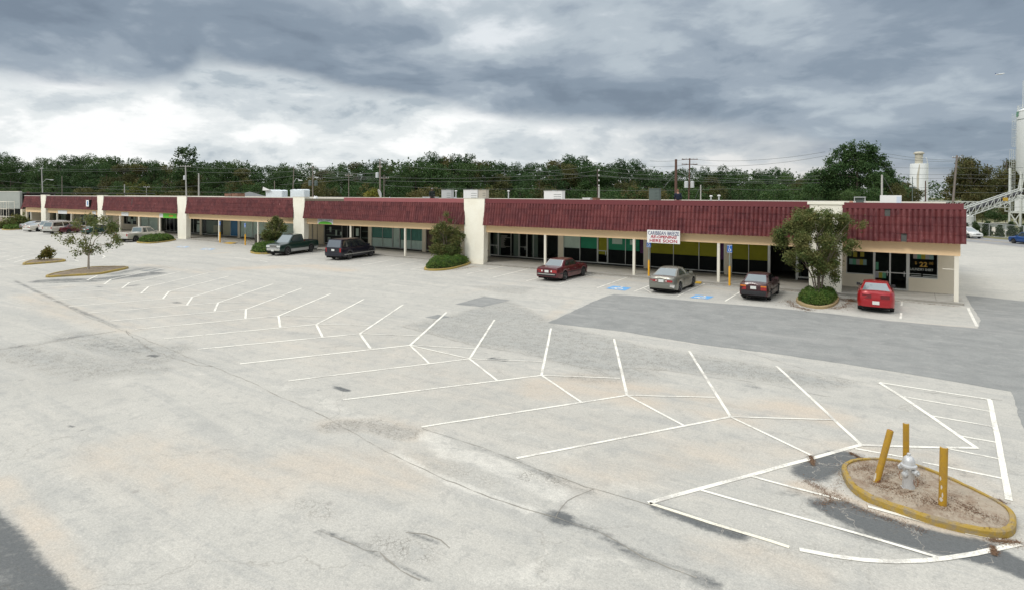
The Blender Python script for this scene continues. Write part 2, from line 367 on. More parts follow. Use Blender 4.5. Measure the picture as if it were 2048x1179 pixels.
def asphalt(name, kind):
    """kind 0: old pale lot; 1: newer dark patch; 2: road; 3: concrete"""
    m = bpy.data.materials.new(name); m.use_nodes = True; t = m.node_tree; g = NB(t); p = t.nodes['Principled BSDF']
    o = N(t, 'ShaderNodeTexCoord').outputs['Object']
    o_y = g.xyz(o)[1]; big = g.noise(o, .11, 5, .55, .4); mid = g.noise(o, .8, 10, .68, .3); fine = g.noise(o, 8, 7, .75); grit = g.noise(o, 34, 3, .8); grit2 = g.noise(o, 15, 3, .8)
    streak = g.noise(g.vm('MULTIPLY', o, (.14, 1.1, 1)), 1.0, 6, .6, .4)
    if kind == 0:
        at = N(t, 'ShaderNodeAttribute', attribute_name='wear'); rgb = N(t, 'ShaderNodeSeparateColor'); t.links.new(at.outputs['Color'], rgb.inputs[0])
        r_, t_, c_ = rgb.outputs[0], rgb.outputs[1], rgb.outputs[2]; a_ = at.outputs['Alpha']
        col = g.mix(g.step(big, .35, .65), (.43, .42, .378), (.468, .455, .408))
        col = g.mix(g.m('MULTIPLY', g.step(streak, .50, .66), .7), col, (.49, .472, .42)); st2 = g.noise(g.vm('MULTIPLY', o, (.10, .8, 1)), 1.0, 9, .7, .9); col = g.mix(g.m('MULTIPLY', g.step(st2, .50, .40), .30), col, (.32, .325, .31))
        col = g.mix(g.m('MULTIPLY', g.step(mid, .52, .66), .40), col, (.54, .52, .462)); md2 = g.noise(o, 2.6, 9, .75, .5); col = g.mix(g.m('MULTIPLY', g.step(md2, .49, .38), .36), col, (.30, .30, .28)); col = g.mix(g.m('MULTIPLY', g.step(md2, .56, .70), .30), col, (.56, .535, .465))
        col = g.mix(g.m('MULTIPLY', g.step(mid, .46, .34), .35), col, (.33, .33, .31))
        ta = g.step(g.m('MULTIPLY', t_, g.m('ADD', g.m('MULTIPLY', g.m('SUBTRACT', g.m('ADD', g.m('MULTIPLY', mid, .5), g.m('MULTIPLY', streak, .5)), .5), 3.2), .8)), .05, 1.0)
        col = g.mix(g.m('MULTIPLY', ta, .62), col, (.52, .435, .335))
        # cracked older surface reads bluer and darker
        ck = g.m('MULTIPLY', g.step(g.m('ADD', c_, g.m('MULTIPLY', g.m('SUBTRACT', g.m('ADD', g.m('MULTIPLY', mid, .6), g.m('MULTIPLY', fine, .4)), .5), 2.6)), .45, .9), g.step(c_, .03, .2))
        col = g.mix(g.m('MULTIPLY', ck, .40), col, (.31, .32, .305))
        da = g.m('ADD', r_, g.m('MULTIPLY', g.m('SUBTRACT', g.m('ADD', g.m('MULTIPLY', mid, .35), g.m('ADD', g.m('MULTIPLY', md2, .35), g.m('MULTIPLY', fine, .30))), .5), 2.4))
        da = g.step(da, .38, 1.0); da = g.m('MULTIPLY', da, g.step(r_, .02, .15))
        col = g.mix(g.m('MULTIPLY', da, .93), col, (.10, .108, .11))
        pa = g.step(g.m('ADD', a_, g.m('MULTIPLY', g.m('SUBTRACT', g.m('ADD', g.m('MULTIPLY', mid, .35), g.m('ADD', g.m('MULTIPLY', md2, .4), g.m('MULTIPLY', fine, .25))), .5), 2.6)), .55, 1.25); pa = g.m('MULTIPLY', pa, g.step(a_, .02, .15))
        col = g.mix(g.m('MULTIPLY', pa, .75), col, (.62, .60, .535))
        wob = g.vm('ADD', o, g.vm('SCALE', g.noise(o, 3, 4, .6, 0, 1), .35))
        v1 = g.vor(wob, 6.5); v2 = g.vor(wob, 13)
        cr = g.m('MULTIPLY', g.step(g.m('MINIMUM', v1, g.m('MULTIPLY', v2, 1.4)), .06, .0), g.m('MULTIPLY', g.step(c_, .15, .6), g.step(md2, .40, .56)))
        wob2 = g.vm('ADD', o, g.vm('SCALE', g.noise(o, .5, 5, .6, 0, 1), 2.2))
        v3 = g.vor(wob2, .22); long_ = g.m('MULTIPLY', g.step(v3, .006, .0), g.step(g.noise(o, .3, 3, .5), .42, .62))
        cr = g.m('MAXIMUM', cr, g.m('MULTIPLY', long_, .42))
        col = g.mix(g.m('MULTIPLY', cr, .6), col, (.14, .125, .10)); pv = g.m('MULTIPLY', g.step(g.vor(wob2, .9), .010, .002), g.m('MULTIPLY', g.step(da, .3, .8), g.m('MULTIPLY', g.step(o_y, 17.5, 16), g.step(g.xyz(o)[0], -5, -3)))); col = g.mix(g.m('MULTIPLY', pv, .45), col, (.46, .42, .36))
        # scattered small oil drips
        dr = g.m('MULTIPLY', g.step(g.vor(o, .75, 'F1'), .10, .03), g.step(g.noise(o, .22, 2, .5), .50, .62))
        col = g.mix(g.m('MULTIPLY', dr, .45), col, (.2, .19, .175))
        za = N(t, 'ShaderNodeAttribute', attribute_name='zone').outputs['Fac']
        gr = g.mix(g.step(mid, .35, .65), (.10, .115, .045), (.21, .19, .10))
        col = g.mix(za, col, gr); amp = .70; bm = .7
        hgt = g.m('SUBTRACT', g.m('ADD', g.m('MULTIPLY', grit, .5), g.m('MULTIPLY', fine, .5)), g.m('MULTIPLY', cr, .8))
    elif kind == 1:
        col = g.mix(g.step(mid, .3, .7), (.222, .228, .218), (.28, .285, .27)); col = g.mix(g.m('MULTIPLY', g.step(streak, .5, .75), .6), col, (.34, .335, .315)); col = g.mix(g.m('MULTIPLY', g.step(g.noise(o, 2.2, 9, .75, .4), .5, .66), .35), col, (.37, .36, .335)); amp = .55; bm = .4
        hgt = grit
    elif kind == 2:
        col = g.mix(g.step(mid, .3, .7), (.23, .235, .24), (.30, .30, .29)); amp = .15; bm = .3; hgt = grit
    else:
        col = g.mix(g.step(mid, .3, .7), (.36, .345, .305), (.45, .43, .385)); col = g.mix(g.m('MULTIPLY', g.step(fine, .55, .8), .4), col, (.22, .2, .17)); amp = .2; bm = .3; hgt = fine
    k = g.m('ADD', 1, g.m('MULTIPLY', g.m('SUBTRACT', g.m('ADD', g.m('MULTIPLY', grit, .6), g.m('MULTIPLY', grit2, .4)), .5), amp * 2.2))
    g.put(p.inputs['Base Color'], g.vm('SCALE', col, k)); p.inputs['Roughness'].default_value = .88; p.inputs['Specular IOR Level'].default_value = .25
    bn = N(t, 'ShaderNodeBump', ins={0: bm}); bn.inputs['Distance'].default_value = .012; g.put(bn.inputs['Height'], hgt); t.links.new(bn.outputs[0], p.inputs['Normal'])
    return m
M_lot = asphalt('old_asphalt', 0); M_new = asphalt('new_asphalt', 1); M_road = asphalt('road_asphalt', 2); M_conc = asphalt('walk_concrete', 3)
me.materials.append(M_lot); tag(link('ground', me), kind='structure')

def sheet(name, pts, z, m, jag=0, seed=0):
    rnd = random.Random(seed); poly = gp(pts)
    if jag:
        q = []
        for i in range(len(poly)):
            a = Vector(poly[i]); c = Vector(poly[(i + 1) % len(poly)]); n = max(1, int((c - a).length / .35)); nn = Vector((-(c - a).y, (c - a).x)).normalized()
            for k in range(n): q.append(tuple(a.lerp(c, k / n) + nn * rnd.uniform(-jag, jag) * (k > 0)))
        poly = q
    mb = MB(); mb.v = [(p[0], p[1], z) for p in poly]; mb.f = [tuple(range(len(poly)))]
    me = mb.mesh(name, m); bm = bmesh.new(); bm.from_mesh(me); bmesh.ops.triangulate(bm, faces=bm.faces); bm.normal_update()
    if sum(f.normal.z for f in bm.faces) < 0: bmesh.ops.reverse_faces(bm, faces=bm.faces)
    bm.to_mesh(me); bm.free()
    return tag(link(name, me), kind='structure')
sheet('asphalt_patch', [(1095, 645), (1190, 601), (1213, 592), (1228, 588), (1300, 594), (1400, 603), (1500, 611), (1600, 620), (1690, 630), (1780, 641), (1955, 656), (1962, 640), (1940, 606), (1931, 590), (2048, 602), (2500, 640), (2700, 1000), (2048, 856), (2021, 782), (1860, 754), (1690, 727), (1560, 708), (1400, 688), (1250, 663)], .004, M_new, .03, 1)
sheet('asphalt_patch', [(910, 608), (968, 592.5), (1020, 600), (965, 613.5)], .004, M_new, .02, 2)
sheet('asphalt_patch', [(850, 634), (876, 628.5), (900, 633), (878, 638)], .004, M_new, .03, 3)
sheet('asphalt_patch', [(280, 541.5), (310, 537), (331, 540.5), (303, 544.5)], .004, M_new, .03, 4)
# road beyond the lot
mb = MB(); a = Vector((*rd0, .006)); tv = Vector((*rdv, 0)); nv = Vector((*rdn, 0)); rw = 8.5
mb.quad(a - tv * 260 - nv * rw, a + tv * 260 - nv * rw, a + tv * 260, a - tv * 260); struct('road', mb, M_road)
# near edge gutter and yellow centre line
M_white = mat('road_paint', (.74, .73, .68), .75, var=.10, vs=2.5); M_yel = mat('yellow_paint', (.62, .38, .035), .6, var=.18, vs=3, two=(.45, .29, .05))
mb = MB(); mb.quad(a - tv * 260 - nv * (rw + 1.0) + Vector((0, 0, .004)), a + tv * 260 - nv * (rw + 1.0) + Vector((0, 0, .004)), a + tv * 260 - nv * (rw + .1) + Vector((0, 0, .004)), a - tv * 260 - nv * (rw + .1) + Vector((0, 0, .004))); struct('road_gutter', mb, M_conc)
mb = MB()
for q in (rw * .5 - .15, rw * .5 + .15): mb.quad(a - tv * 260 - nv * (q + .05) + _u * .004, a + tv * 260 - nv * (q + .05) + _u * .004, a + tv * 260 - nv * (q - .05) + _u * .004, a - tv * 260 - nv * (q - .05) + _u * .004)
struct('road_centre_line', mb, M_yel)

# seams and long cracks: thin irregular strips
M_seam = mat('seam_dirt', (.27, .255, .22), .95, var=.3, vs=2)
def seam(name, pts, wd, seed, z=.0045, wig=.03):
    rn = random.Random(seed); q = [Vector(p) for p in gp(pts)]; fine_ = []
    for a, c in zip(q, q[1:]):
        n = max(1, int((c - a).length / .22)); fine_ += [a.lerp(c, k / n) for k in range(n)]
    off = 0; L_ = []; R2 = []
    for i, p in enumerate(fine_):
        t = (fine_[min(i + 1, len(fine_) - 1)] - fine_[max(i - 1, 0)]).normalized(); nn = Vector((-t.y, t.x)); off = off * .8 + rn.uniform(-wig, wig); w_ = wd * rn.uniform(.15, 1) ** 1.3
        L_.append((*(p + nn * (off + w_ / 2)), z)); R2.append((*(p + nn * (off - w_ / 2)), z))
    n = len(fine_); mb = MB(); mb.add(R2 + L_, [(i, i + 1, n + i + 1, n + i) for i in range(n - 1)]); return struct(name, mb, M_seam)
seam('pavement_seam', [(28, 560), (100, 594), (178, 634), (330, 694), (514, 769), (640, 830), (750, 891), (893, 959), (1024, 1008), (1110, 1036), (1190, 1060), (1290, 1112), (1420, 1168)], .035, 1)
seam('pavement_seam', [(843, 856), (930, 884), (1024, 916), (1167, 973), (1295, 1008), (1420, 1050), (1500, 1080)], .028, 2); seam('pavement_seam', [(0, 698), (80, 688), (170, 672), (245, 660)], .07, 3, wig=.05)
seam('pavement_crack', [(640, 1060), (680, 1075), (730, 1100), (760, 1102), (800, 1140), (840, 1160), (865, 1165)], .04, 4, wig=.02); seam('pavement_crack', [(812, 1064), (850, 1068), (880, 1080), (920, 1110)], .03, 5, wig=.02)
seam('pavement_crack', [(250, 660), (300, 700), (380, 725), (430, 735)], .05, 6, wig=.06); seam('pavement_crack', [(1040, 704), (1200, 738), (1290, 735), (1400, 748), (1560, 770), (1700, 800)], .03, 8, wig=.08)
seam('pavement_crack', [(806, 652), (950, 690), (1040, 704)], .05, 9, wig=.06); seam('pavement_crack', [(1440, 690), (1560, 725), (1700, 760), (1900, 790), (2020, 800)], .03, 10, wig=.1); seam('pavement_crack', [(1110, 1036), (1135, 1000), (1185, 975), (1167, 973)], .03, 11)
# ------------------------------------------------------------------ painted lines
def paint_mat(name, c, wear):
    m = bpy.data.materials.new(name); m.use_nodes = True; t = m.node_tree; g = NB(t); p = t.nodes['Principled BSDF']
    o = N(t, 'ShaderNodeTexCoord').outputs['Object']
    w_ = g.m('ADD', g.m('MULTIPLY', g.noise(o, 1.3, 4, .6), .55), g.m('MULTIPLY', g.noise(o, 22, 4, .75), .45))
    f = g.m('MULTIPLY', g.step(w_, wear - .07, wear + .07), .8)
    col = g.mix(f, c, (.44, .42, .38)); g.put(p.inputs['Base Color'], g.vm('SCALE', col, g.m('MULTIPLY_ADD', g.noise(o, 60, 2, .6), .3, .85)))
    p.inputs['Roughness'].default_value = .8; p.inputs['Specular IOR Level'].default_value = .25; return m
M_p1 = paint_mat('fresh_white_paint', (.80, .78, .69), .545); M_p2 = paint_mat('worn_white_paint', (.76, .74, .66), .56); M_p3 = paint_mat('cream_paint', (.80, .76, .62), .55)
M_blue = paint_mat('blue_ground_paint', (.13, .36, .66), .58); M_blue2 = paint_mat('faded_blue_paint', (.30, .45, .62), .49)
def stripe(mb, pts, wd, z=.009, seed=0):
    q = [Vector(p) for p in gp(pts)]; L_ = []; R2 = []
    rnd = random.Random(int(pts[0][0] * 7 + pts[-1][1] * 3))
    fine = [q[0]]
    for a, c in zip(q, q[1:]):
        n = max(1, int((c - a).length / .5)); fine += [a.lerp(c, (k + 1) / n) for k in range(n)]
    for i, p in enumerate(fine):
        t = (fine[min(i + 1, len(fine) - 1)] - fine[max(i - 1, 0)]).normalized(); nn = Vector((-t.y, t.x)); j = rnd.uniform(-.006, .006)
        L_.append((*(p + nn * (wd / 2 + j)), z)); R2.append((*(p - nn * (wd / 2 - j)), z))
    n = len(fine); mb.add(R2 + L_, [(i, i + 1, n + i + 1, n + i) for i in range(n - 1)])
J = [(1722, 889), (1461, 833), (1254, 790), (1083, 750), (939, 717), (820, 690), (720, 667), (632.5, 648.3), (557, 631.3), (492, 618), (436, 605), (384.5, 593.7), (338, 582.7), (297, 573.5), (258.7, 565.6), (222, 558.8)]
LE = [(1297, 1005), (1033, 916), (843, 853), (686, 799), (577, 761), (480, 727), (395, 698), (328, 677), (270, 658), (220, 641.5), (176, 625.4), (137, 612.5), (104, 600), (70, 589), (51, 577.6), (15, 569)]
UE = [(1553, 731), (1378, 701), (1228, 677), (1102, 656), (989, 639), (893, 624), (806, 609), (728, 598), (661, 587.5), (603, 576.5), (546, 568), (502, 559), (458, 552.5), (417, 546), (376, 540), (341, 533.7)]
DE = [None, (1622, 910), (1367, 850), (1162, 803), (994, 760), (858, 726), (741, 697), (645, 673.5), (560.5, 654), (491, 637.5), (429, 622), (374, 609.5), (325.7, 597.4), (282, 586.8), (244, 576.6), (208.5, 568.4)]
HE = [None, (1665, 839), (1430, 794), (1240, 756), (1085, 723), (952, 697), (842, 671.5), (740, 650.5), (656, 633.5), (584, 618.5), (524, 606), (459, 595), (405, 583.5), (360, 575), None, None]
for i, j in enumerate(J):
    z = .009
    mb = MB(); stripe(mb, [LE[i], j], .12 if i == 0 else .092 if i < 5 else .12)
    stripe(mb, [j, UE[i]], .095 if i < 5 else .115, z + .001)
    if DE[i]: stripe(mb, [j, DE[i]], .085 if i < 6 else .11, z + .002)
    if HE[i]: stripe(mb, [j, HE[i]], .07, z + .003)
    struct('parking_line', mb, M_p1 if i < 9 else M_p2)
mb = MB(); stripe(mb, [(820, 690), (939, 717)], .08, .013); stripe(mb, [(195, 551), (174.3, 560.5)], .11); struct('parking_line', mb, M_p1)
def z7(*pts): return [(1280 + x / 2.461, 700 + y / 2.461) for x, y in pts]
mb = MB()
stripe(mb, z7((1178, 158), (1728, 243)), .10); stripe(mb, z7((1178, 160), (1300, 235), (1435, 327), (1660, 483)), .12, .010); stripe(mb, z7((1090, 466), (1380, 476), (1660, 481)), .11, .011)
stripe(mb, z7((1720, 243), (1765, 450), (1815, 738)), .125, .012)
for h in (((1300, 228), (1722, 300)), ((1435, 322), (1738, 375)), ((1570, 420), (1752, 452)), ((1515, 483), (1765, 533)), ((1390, 550), (1783, 630)), ((1060, 483), (1325, 530))): stripe(mb, z7(*h), .085, .008)
struct('hatched_marking', mb, M_p1)
mb = MB(); stripe(mb, z7((45, 752), (130, 778), (200, 800), (350, 850), (500, 895), (640, 938), (735, 968)), .09); struct('hatched_marking', mb, M_p3)
mb = MB(); stripe(mb, z7((785, 980), (950, 1012), (1100, 1032), (1250, 1040), (1400, 1035), (1500, 1024), (1650, 1000), (1760, 975), (1868, 953)), .115, .010)
stripe(mb, z7((300, 688), (700, 800), (1100, 910), (1490, 1025)), .08, .011); stripe(mb, z7((540, 618), (740, 672), (990, 735)), .08, .011); stripe(mb, z7((1122, 768), (1260, 805), (1428, 852)), .10, .011)
stripe(mb, z7((1600, 900), (1720, 922)), .07, .011); stripe(mb, z7((1750, 928), (1865, 955)), .10, .012)
struct('hatched_marking', mb, M_p1)
# stalls in front of the shops
for i, s_ in enumerate([[(985.7, 555), (1066.5, 535.5)], [(1052.5, 562), (1130, 542)], [(1119, 568), (1191, 547)], [(1194, 576), (1256, 554)], [(1268, 583), (1325, 561)], [(1355, 592), (1409.7, 567)], [(1450, 601.7), (1488, 579)],
        [(934, 548), (1012, 531.5)], [(771.5, 534), (848, 520)], [(725, 530.6), (787, 519)], [(820, 539), (851, 533.5)], [(820, 539), (846, 541.3)], [(655, 527), (720, 516)],
        [(1802.5, 625), (1801, 637)], [(1804, 602), (1803, 611)], [(1936, 615), (1940, 624), (1954, 652)], [(1271, 584), (1302, 586)], [(1288, 577), (1304, 586)], [(1380, 580), (1371, 577.5)],
        [(468, 515), (500, 519)], [(370, 520), (395, 518)], [(520, 521.5), (535, 524)]]):
    mb = MB(); stripe(mb, s_, .10 if i != 15 else .13); struct('parking_line', mb, M_p1 if i < 8 else M_p2)
for i, s_ in enumerate([[(12, 520.5), (49, 512)], [(28, 525), (50, 519), (70, 516)], [(133, 522), (170, 519), (205, 516.5), (210, 513.5), (205, 511), (180, 514.5)], [(0, 515), (20, 512)], [(0, 535), (45, 531)], [(60, 508), (150, 503)], [(0, 507), (60, 500)], [(0, 499), (50, 494.5)], [(0, 490), (40, 486.5)], [(30, 513), (110, 505)], [(150, 521), (158, 522.5)]]):
    mb = MB(); stripe(mb, s_, .13); struct('parking_line', mb, M_p2)
def pad(c4, m, zs=.010, faded=False):
    """blue wheelchair pad; c4 = four pixel corners"""
    q = [G(*p) for p in c4]; o = sum(q, Vector()) / 4; ex = ((q[1] - q[0]) + (q[2] - q[3])) / 4; ey = ((q[3] - q[0]) + (q[2] - q[1])) / 4
    e = empty('wheelchair_marking', (o.x, o.y, 0)); tag(e, kind='structure')
    mb = MB(); mb.quad(*[(*(s1 * ex + s2 * ey)[:2], zs) for s1, s2 in ((-1, -1), (1, -1), (1, 1), (-1, 1))]); mb.build('blue_pad', m, e)
    mb = MB(); L = lambda u, v: (*(ex * u + ey * v)[:2], zs + .004)
    def st(pts, wd):
        pts = [Vector(L(*p)) for p in pts]
        for k, (a, c) in enumerate(zip(pts, pts[1:])):
            t = (c - a).normalized(); n = Vector((-t.y, t.x, 0)) * wd / 2; a = a - t * wd * .3; c = c + t * wd * .3
            zz_ = Vector((0, 0, .001 * (k % 2))); mb.quad(a - n + zz_, c - n + zz_, c + n + zz_, a + n + zz_)
    st([(.34 * math.cos(t) - .12, .45 * math.sin(t) - .28) for t in np.linspace(math.radians(150), math.radians(400), 9)], .11)
    st([(-.1, .62), (-.06, .05), (.28, .02), (.45, -.5), (.62, -.45)], .13); st([(-.08, .32), (.22, .3)], .1)
    mb.add([(*(ex * (-.1 + .13 * math.cos(t)) + ey * (.78 + .15 * math.sin(t)))[:2], zs + .004) for t in np.linspace(0, 2 * PI, 9)[:-1]], [tuple(range(8))])
    mb.build('wheelchair_symbol', M_p1 if not faded else M_p2, e)
pad([(1248, 581.5), (1214, 577), (1224, 572), (1264, 575.5)], M_blue); pad([(1412, 598), (1383, 595), (1388, 589.5), (1432, 592.5)], M_blue)
pad([(422, 501), (399, 499.5), (410, 496), (432, 497.5)], M_blue2, faded=True); pad([(372, 496.5), (350, 495), (360, 492), (380, 493)], M_blue2, faded=True)
# ------------------------------------------------------------------ shopping strip
KY = 42.6            # front kerb
WZ = .13             # walkway level
XE = 2.45            # right end of the building
XL = -141.0
M_stucco = mat('cream_stucco', (.93, .90, .77), .85, two=(.86, .82, .69), var=.07, vs=.9, bump=.25, bs=40); M_beige = mat('beige_fascia', (.86, .62, .365), .85, var=.05, vs=.8, bump=.15, bs=30)
M_wall = mat('tan_wall', (.74, .67, .53), .85, var=.05, vs=.8, bump=.15, bs=30); M_postm = mat('post_paint', (.78, .74, .63), .6, var=.04)
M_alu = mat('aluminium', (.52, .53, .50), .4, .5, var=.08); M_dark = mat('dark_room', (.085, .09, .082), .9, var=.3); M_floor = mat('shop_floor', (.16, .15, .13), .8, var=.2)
M_coping = mat('red_metal_coping', (.155, .034, .038), .5, var=.10, vs=1.5); M_coping2 = mat('faded_coping', (.30, .095, .098), .6, var=.10, vs=1.5); M_copw = mat('pale_coping', (.62, .60, .53), .7, var=.1)
M_gravel = mat('roof_gravel', (.42, .37, .31), .95, var=.25, vs=1.5); M_kerbst = mat('kerb_concrete', (.30, .285, .25), .9, var=.28, vs=2.5)
M_glass = glass('shop_glass')
def tile_mat():
    m = bpy.data.materials.new('red_tile_paint'); m.use_nodes = True; t = m.node_tree; g = NB(t); p = t.nodes['Principled BSDF']
    o = N(t, 'ShaderNodeTexCoord').outputs['Object']; x_, y_, z_ = g.xyz(o)
    tn = g.noise(g.vm('MULTIPLY', g.vm('SNAP', o, (.56, 3, .46)), (3.1, 1, 7.3)), 2.3, 2, .5)
    n1 = g.noise(o, .5, 5, .6); n2 = g.noise(o, 6, 4, .65); n3 = g.noise(g.vm('MULTIPLY', o, (5, 5, .7)), 1.5, 4, .6)
    col = g.mix(g.step(n1, .35, .68), (.118, .026, .026), (.160, .040, .039)); col = g.mix(g.m('MULTIPLY', g.step(tn, .42, .60), .75), col, (.085, .019, .022))
    col = g.mix(g.m('MULTIPLY', g.step(n3, .50, .70), .6), col, (.22, .075, .075))
    chip = g.m('MULTIPLY', g.step(n2, .66, .72), g.step(n1, .52, .62)); col = g.mix(g.m('MULTIPLY', chip, .8), col, (.52, .33, .30))
    g.put(p.inputs['Base Color'], g.vm('SCALE', col, g.m('MULTIPLY_ADD', n2, .5, .75))); p.inputs['Roughness'].default_value = .55; p.inputs['Specular IOR Level'].default_value = .35
    return m
M_tile = tile_mat()
bld = empty('strip_mall', (0, 0, 0), label='long single-storey shopping strip with red tiled mansard roof and cream pillars', cat='shop building')
# pillars: x-ranges of the fronts
PIL = [(-132.2, -130.1), (-108.9, -106.9), (-84.0, -81.75), (-58.47, -56.6), (-33.65, -31.5), (-5.44, -3.57)]
ZB, ZT = 3.5, 5.48          # mansard bottom and top; coping above
for i, (a, c) in enumerate(PIL):
    ztop = 5.86 if i < 5 else 5.82
    y0 = KY - .06 if i < 5 else KY + .12; o = MB().hexa([(a + .04, y0, 0), (c - .02, y0, 0), (c - .02, KY + .55, 0), (a + .04, KY + .55, 0), (a - .08, y0 - .02, ztop), (c + .08, y0 - .02, ztop), (c + .08, KY + .6, ztop), (a - .08, KY + .6, ztop)]).build('pillar', M_stucco, bld)
    if i < 5: MB().box(a - .12, c + .12, KY - .12, KY + .62, ztop, ztop + .04).build('pillar_cap', M_copw, o)
# pillar with a painted shop name (mostly behind the tree)
M_greenl = mat('green_lettering', (.07, .30, .19), .6)
def text(name, s_, size, m, parent, loc, rot=(PI / 2, 0, 0), sx=1, sp=1, ext=.006, shear=0, bold=0, align='CENTER', fit=0):
    cu = bpy.data.curves.new(name, 'FONT'); cu.body = s_; cu.size = size; cu.extrude = ext; cu.align_x = align; cu.space_character = sp; cu.shear = shear; cu.offset = bold; cu.resolution_u = 3
    o = bpy.data.objects.new(name + '_tmp', cu); COL.objects.link(o); bpy.context.view_layer.update()
    me = bpy.data.meshes.new_from_object(o.evaluated_get(bpy.context.evaluated_depsgraph_get())); COL.objects.unlink(o); bpy.data.objects.remove(o)
    me.materials.clear(); me.materials.append(m); me.name = name
    q = link(name, me, parent); q.location = loc; sx = fit / max(v.co.x - w_.co.x for v in (max(me.vertices, key=lambda v: v.co.x),) for w_ in (min(me.vertices, key=lambda v: v.co.x),)) if fit else sx; q.rotation_euler = rot; q.scale = (sx, 1, 1); return q
a, c = PIL[5]
MB().box(a + .25, c - .2, KY + .06, KY + .115, 4.93, 4.98).box(a - .1, c + .12, KY + .03, KY + .7, 5.66, 5.84).build('pillar_band', M_stucco, bld)
text('pillar_lettering', 'HAIR', .62, M_greenl, bld, ((a + c) / 2 - .12, KY + .085, 4.36), sx=.8)
# roof box, parapets, back and end walls
MB().box(XL, XE - .1, KY + 1.1, KY + 18, 4.75, 4.9).build('roof_deck', M_gravel, bld)
MB().box(XL, XE - .05, KY + 17.8, KY + 18, 0, 5.25).box(XE - .3, XE - .06, KY + 3.6, KY + 17.8, 0, 5.3).box(XL - .2, XL, KY + 1.2, KY + 18, 0, 5.7).build('outer_wall', M_wall, bld)
MB().box(XL, XE - .02, KY + 17.7, KY + 18.05, 5.25, 5.76).build('back_parapet_cap', M_copw, bld)
# mansard: ribbed tiles in four courses
def mansard(x0, x1, seed, holes=()):
    rnd = random.Random(seed); mb = MB(); pitch = .285; nr = int(round((x1 - x0) / pitch)); pitch = (x1 - x0) / nr; SEG = 6
    courses = 4; prof = []
    Yb, Yt = KY - .20, KY + .14
    cols = nr * SEG + 1
    dy = -(ZT - ZB); nl = math.hypot(dy, Yt - Yb); nrm = (dy / nl, -(Yt - Yb) / nl)     # outward normal (y,z), leans forward
    nrm = (-(ZT - ZB) / nl, (Yt - Yb) / nl)
    base = 0
    for k in range(courses):
        t0, t1 = k / courses, (k + 1) / courses
        for row, (t, lift) in enumerate(((t0 - .010, .024), (t0 + .004, .031), (t1 + .0, .0))):
            for j in range(cols):
                ph = (j % SEG) / SEG; hh = .060 * abs(math.sin(PI * ph)) ** .8
                tile = (k * 977 + (j // SEG) * 131 + seed * 17) % 101 / 101
                h_ = hh * 1.5 + lift + (tile - .5) * .010
                mb.v.append((x0 + pitch * j / SEG, Yb + (Yt - Yb) * t + nrm[0] * h_, ZB + (ZT - ZB) * t + nrm[1] * h_ - (tile > .955) * .02 * (row < 2)))
        for row in (0, 1):
            for j in range(cols - 1):
                r_i = j // SEG
                if (k, r_i) in holes: continue
                q = base + row * cols + j; mb.f.append((q, q + 1, q + cols + 1, q + cols))
        base += 3 * cols
    o = mb.build('tile_mansard', M_tile, bld, smooth=40)
    MB().hexa([(x0 + .01, Yb + .02, ZB), (x1 - .01, Yb + .02, ZB), (x1 - .01, Yb + .5, ZB), (x0 + .01, Yb + .5, ZB), (x0 + .01, Yt + .0, ZT), (x1 - .01, Yt, ZT), (x1 - .01, Yt + .2, ZT), (x0 + .01, Yt + .2, ZT)]).build('mansard_backing', M_dark, o)
    return o
secs = [(XL + .2, PIL[0][0] + .05, 1, ()), (PIL[0][1], PIL[1][0] + .05, 2, ()), (PIL[1][1], PIL[2][0] + .05, 3, ((3, 33), (2, 33))), (PIL[2][1], PIL[3][0] + .05, 4, ()), (PIL[3][1], PIL[4][0] + .05, 5, ()),
        (PIL[4][1], PIL[5][0] + .05, 6, ()), (PIL[5][1] + .02, XE + .22, 7, ((3, 8), (0, 11)))]
for s_ in secs: mansard(*s_)
def cop(x0, x1, z0, z1, m, nm='coping'): MB().box(x0, x1, KY + .04, KY + .42, z0, z1).build(nm, m, bld)
for i in range(4): cop(secs[i][0], secs[i][1] - .03, 5.46, 5.66 + .03 * i, M_tile); cop(secs[i][0], secs[i][1] - .03, 5.66 + .03 * i, 5.74 + .03 * i, M_copw)
xm = XS(699, KY + .8, 397)
cop(secs[4][0], xm, 5.46, 5.70, mat('weathered_coping', (.14, .12, .085), .8)); cop(xm, secs[4][1] - .03, 5.46, 5.84, M_coping2); cop(secs[5][0], secs[5][1] - .03, 5.46, 5.84, M_coping); cop(secs[6][0], XE + .1, 5.44, 5.80, M_coping)
MB().hexa([(XE + .12, KY - .02, ZB), (XE + .2, KY - .02, ZB), (XE + .2, KY + 3.4, ZB), (XE + .12, KY + 3.4, ZB), (XE + .02, KY + .15, ZT), (XE + .1, KY + .15, ZT), (XE + .1, KY + 3.4, ZT), (XE + .02, KY + 3.4, ZT)]).build('mansard_end', M_tile, bld)
# fascia beam, soffit and posts
for (x0, x1, _, _), z0 in zip(secs, (2.62, 2.66, 2.72, 2.80, 2.86, 2.86, 2.76)):
    MB().box(x0, min(x1, XE - .02), KY + .30, KY + .8, z0, ZB + .05).build('fascia', M_beige, bld)
MB().box(XL, XE - .03, KY + .8, KY + 4.8, 3.0, 3.1).build('soffit', M_wall, bld)
for px in (1437.5, 1268.5, 1091, 811, 702, 517, 439): 
    x_ = XS(px, KY + .42, 520); MB().box(x_ - .09, x_ + .09, KY + .31, KY + .47, WZ, 2.95).build('post', M_postm, bld)
for px in (320.5, 279, 241, 143.5, 115, 63, 54): 
    x_ = XS(px, KY + .42, 440); MB().box(x_ - .13, x_ + .13, KY + .31, KY + .47, WZ, 2.8).build('post', M_postm, bld)
MB().box(XE - .30, XE - .08, KY + .32, KY + .54, WZ, ZB).build('post', M_postm, bld)
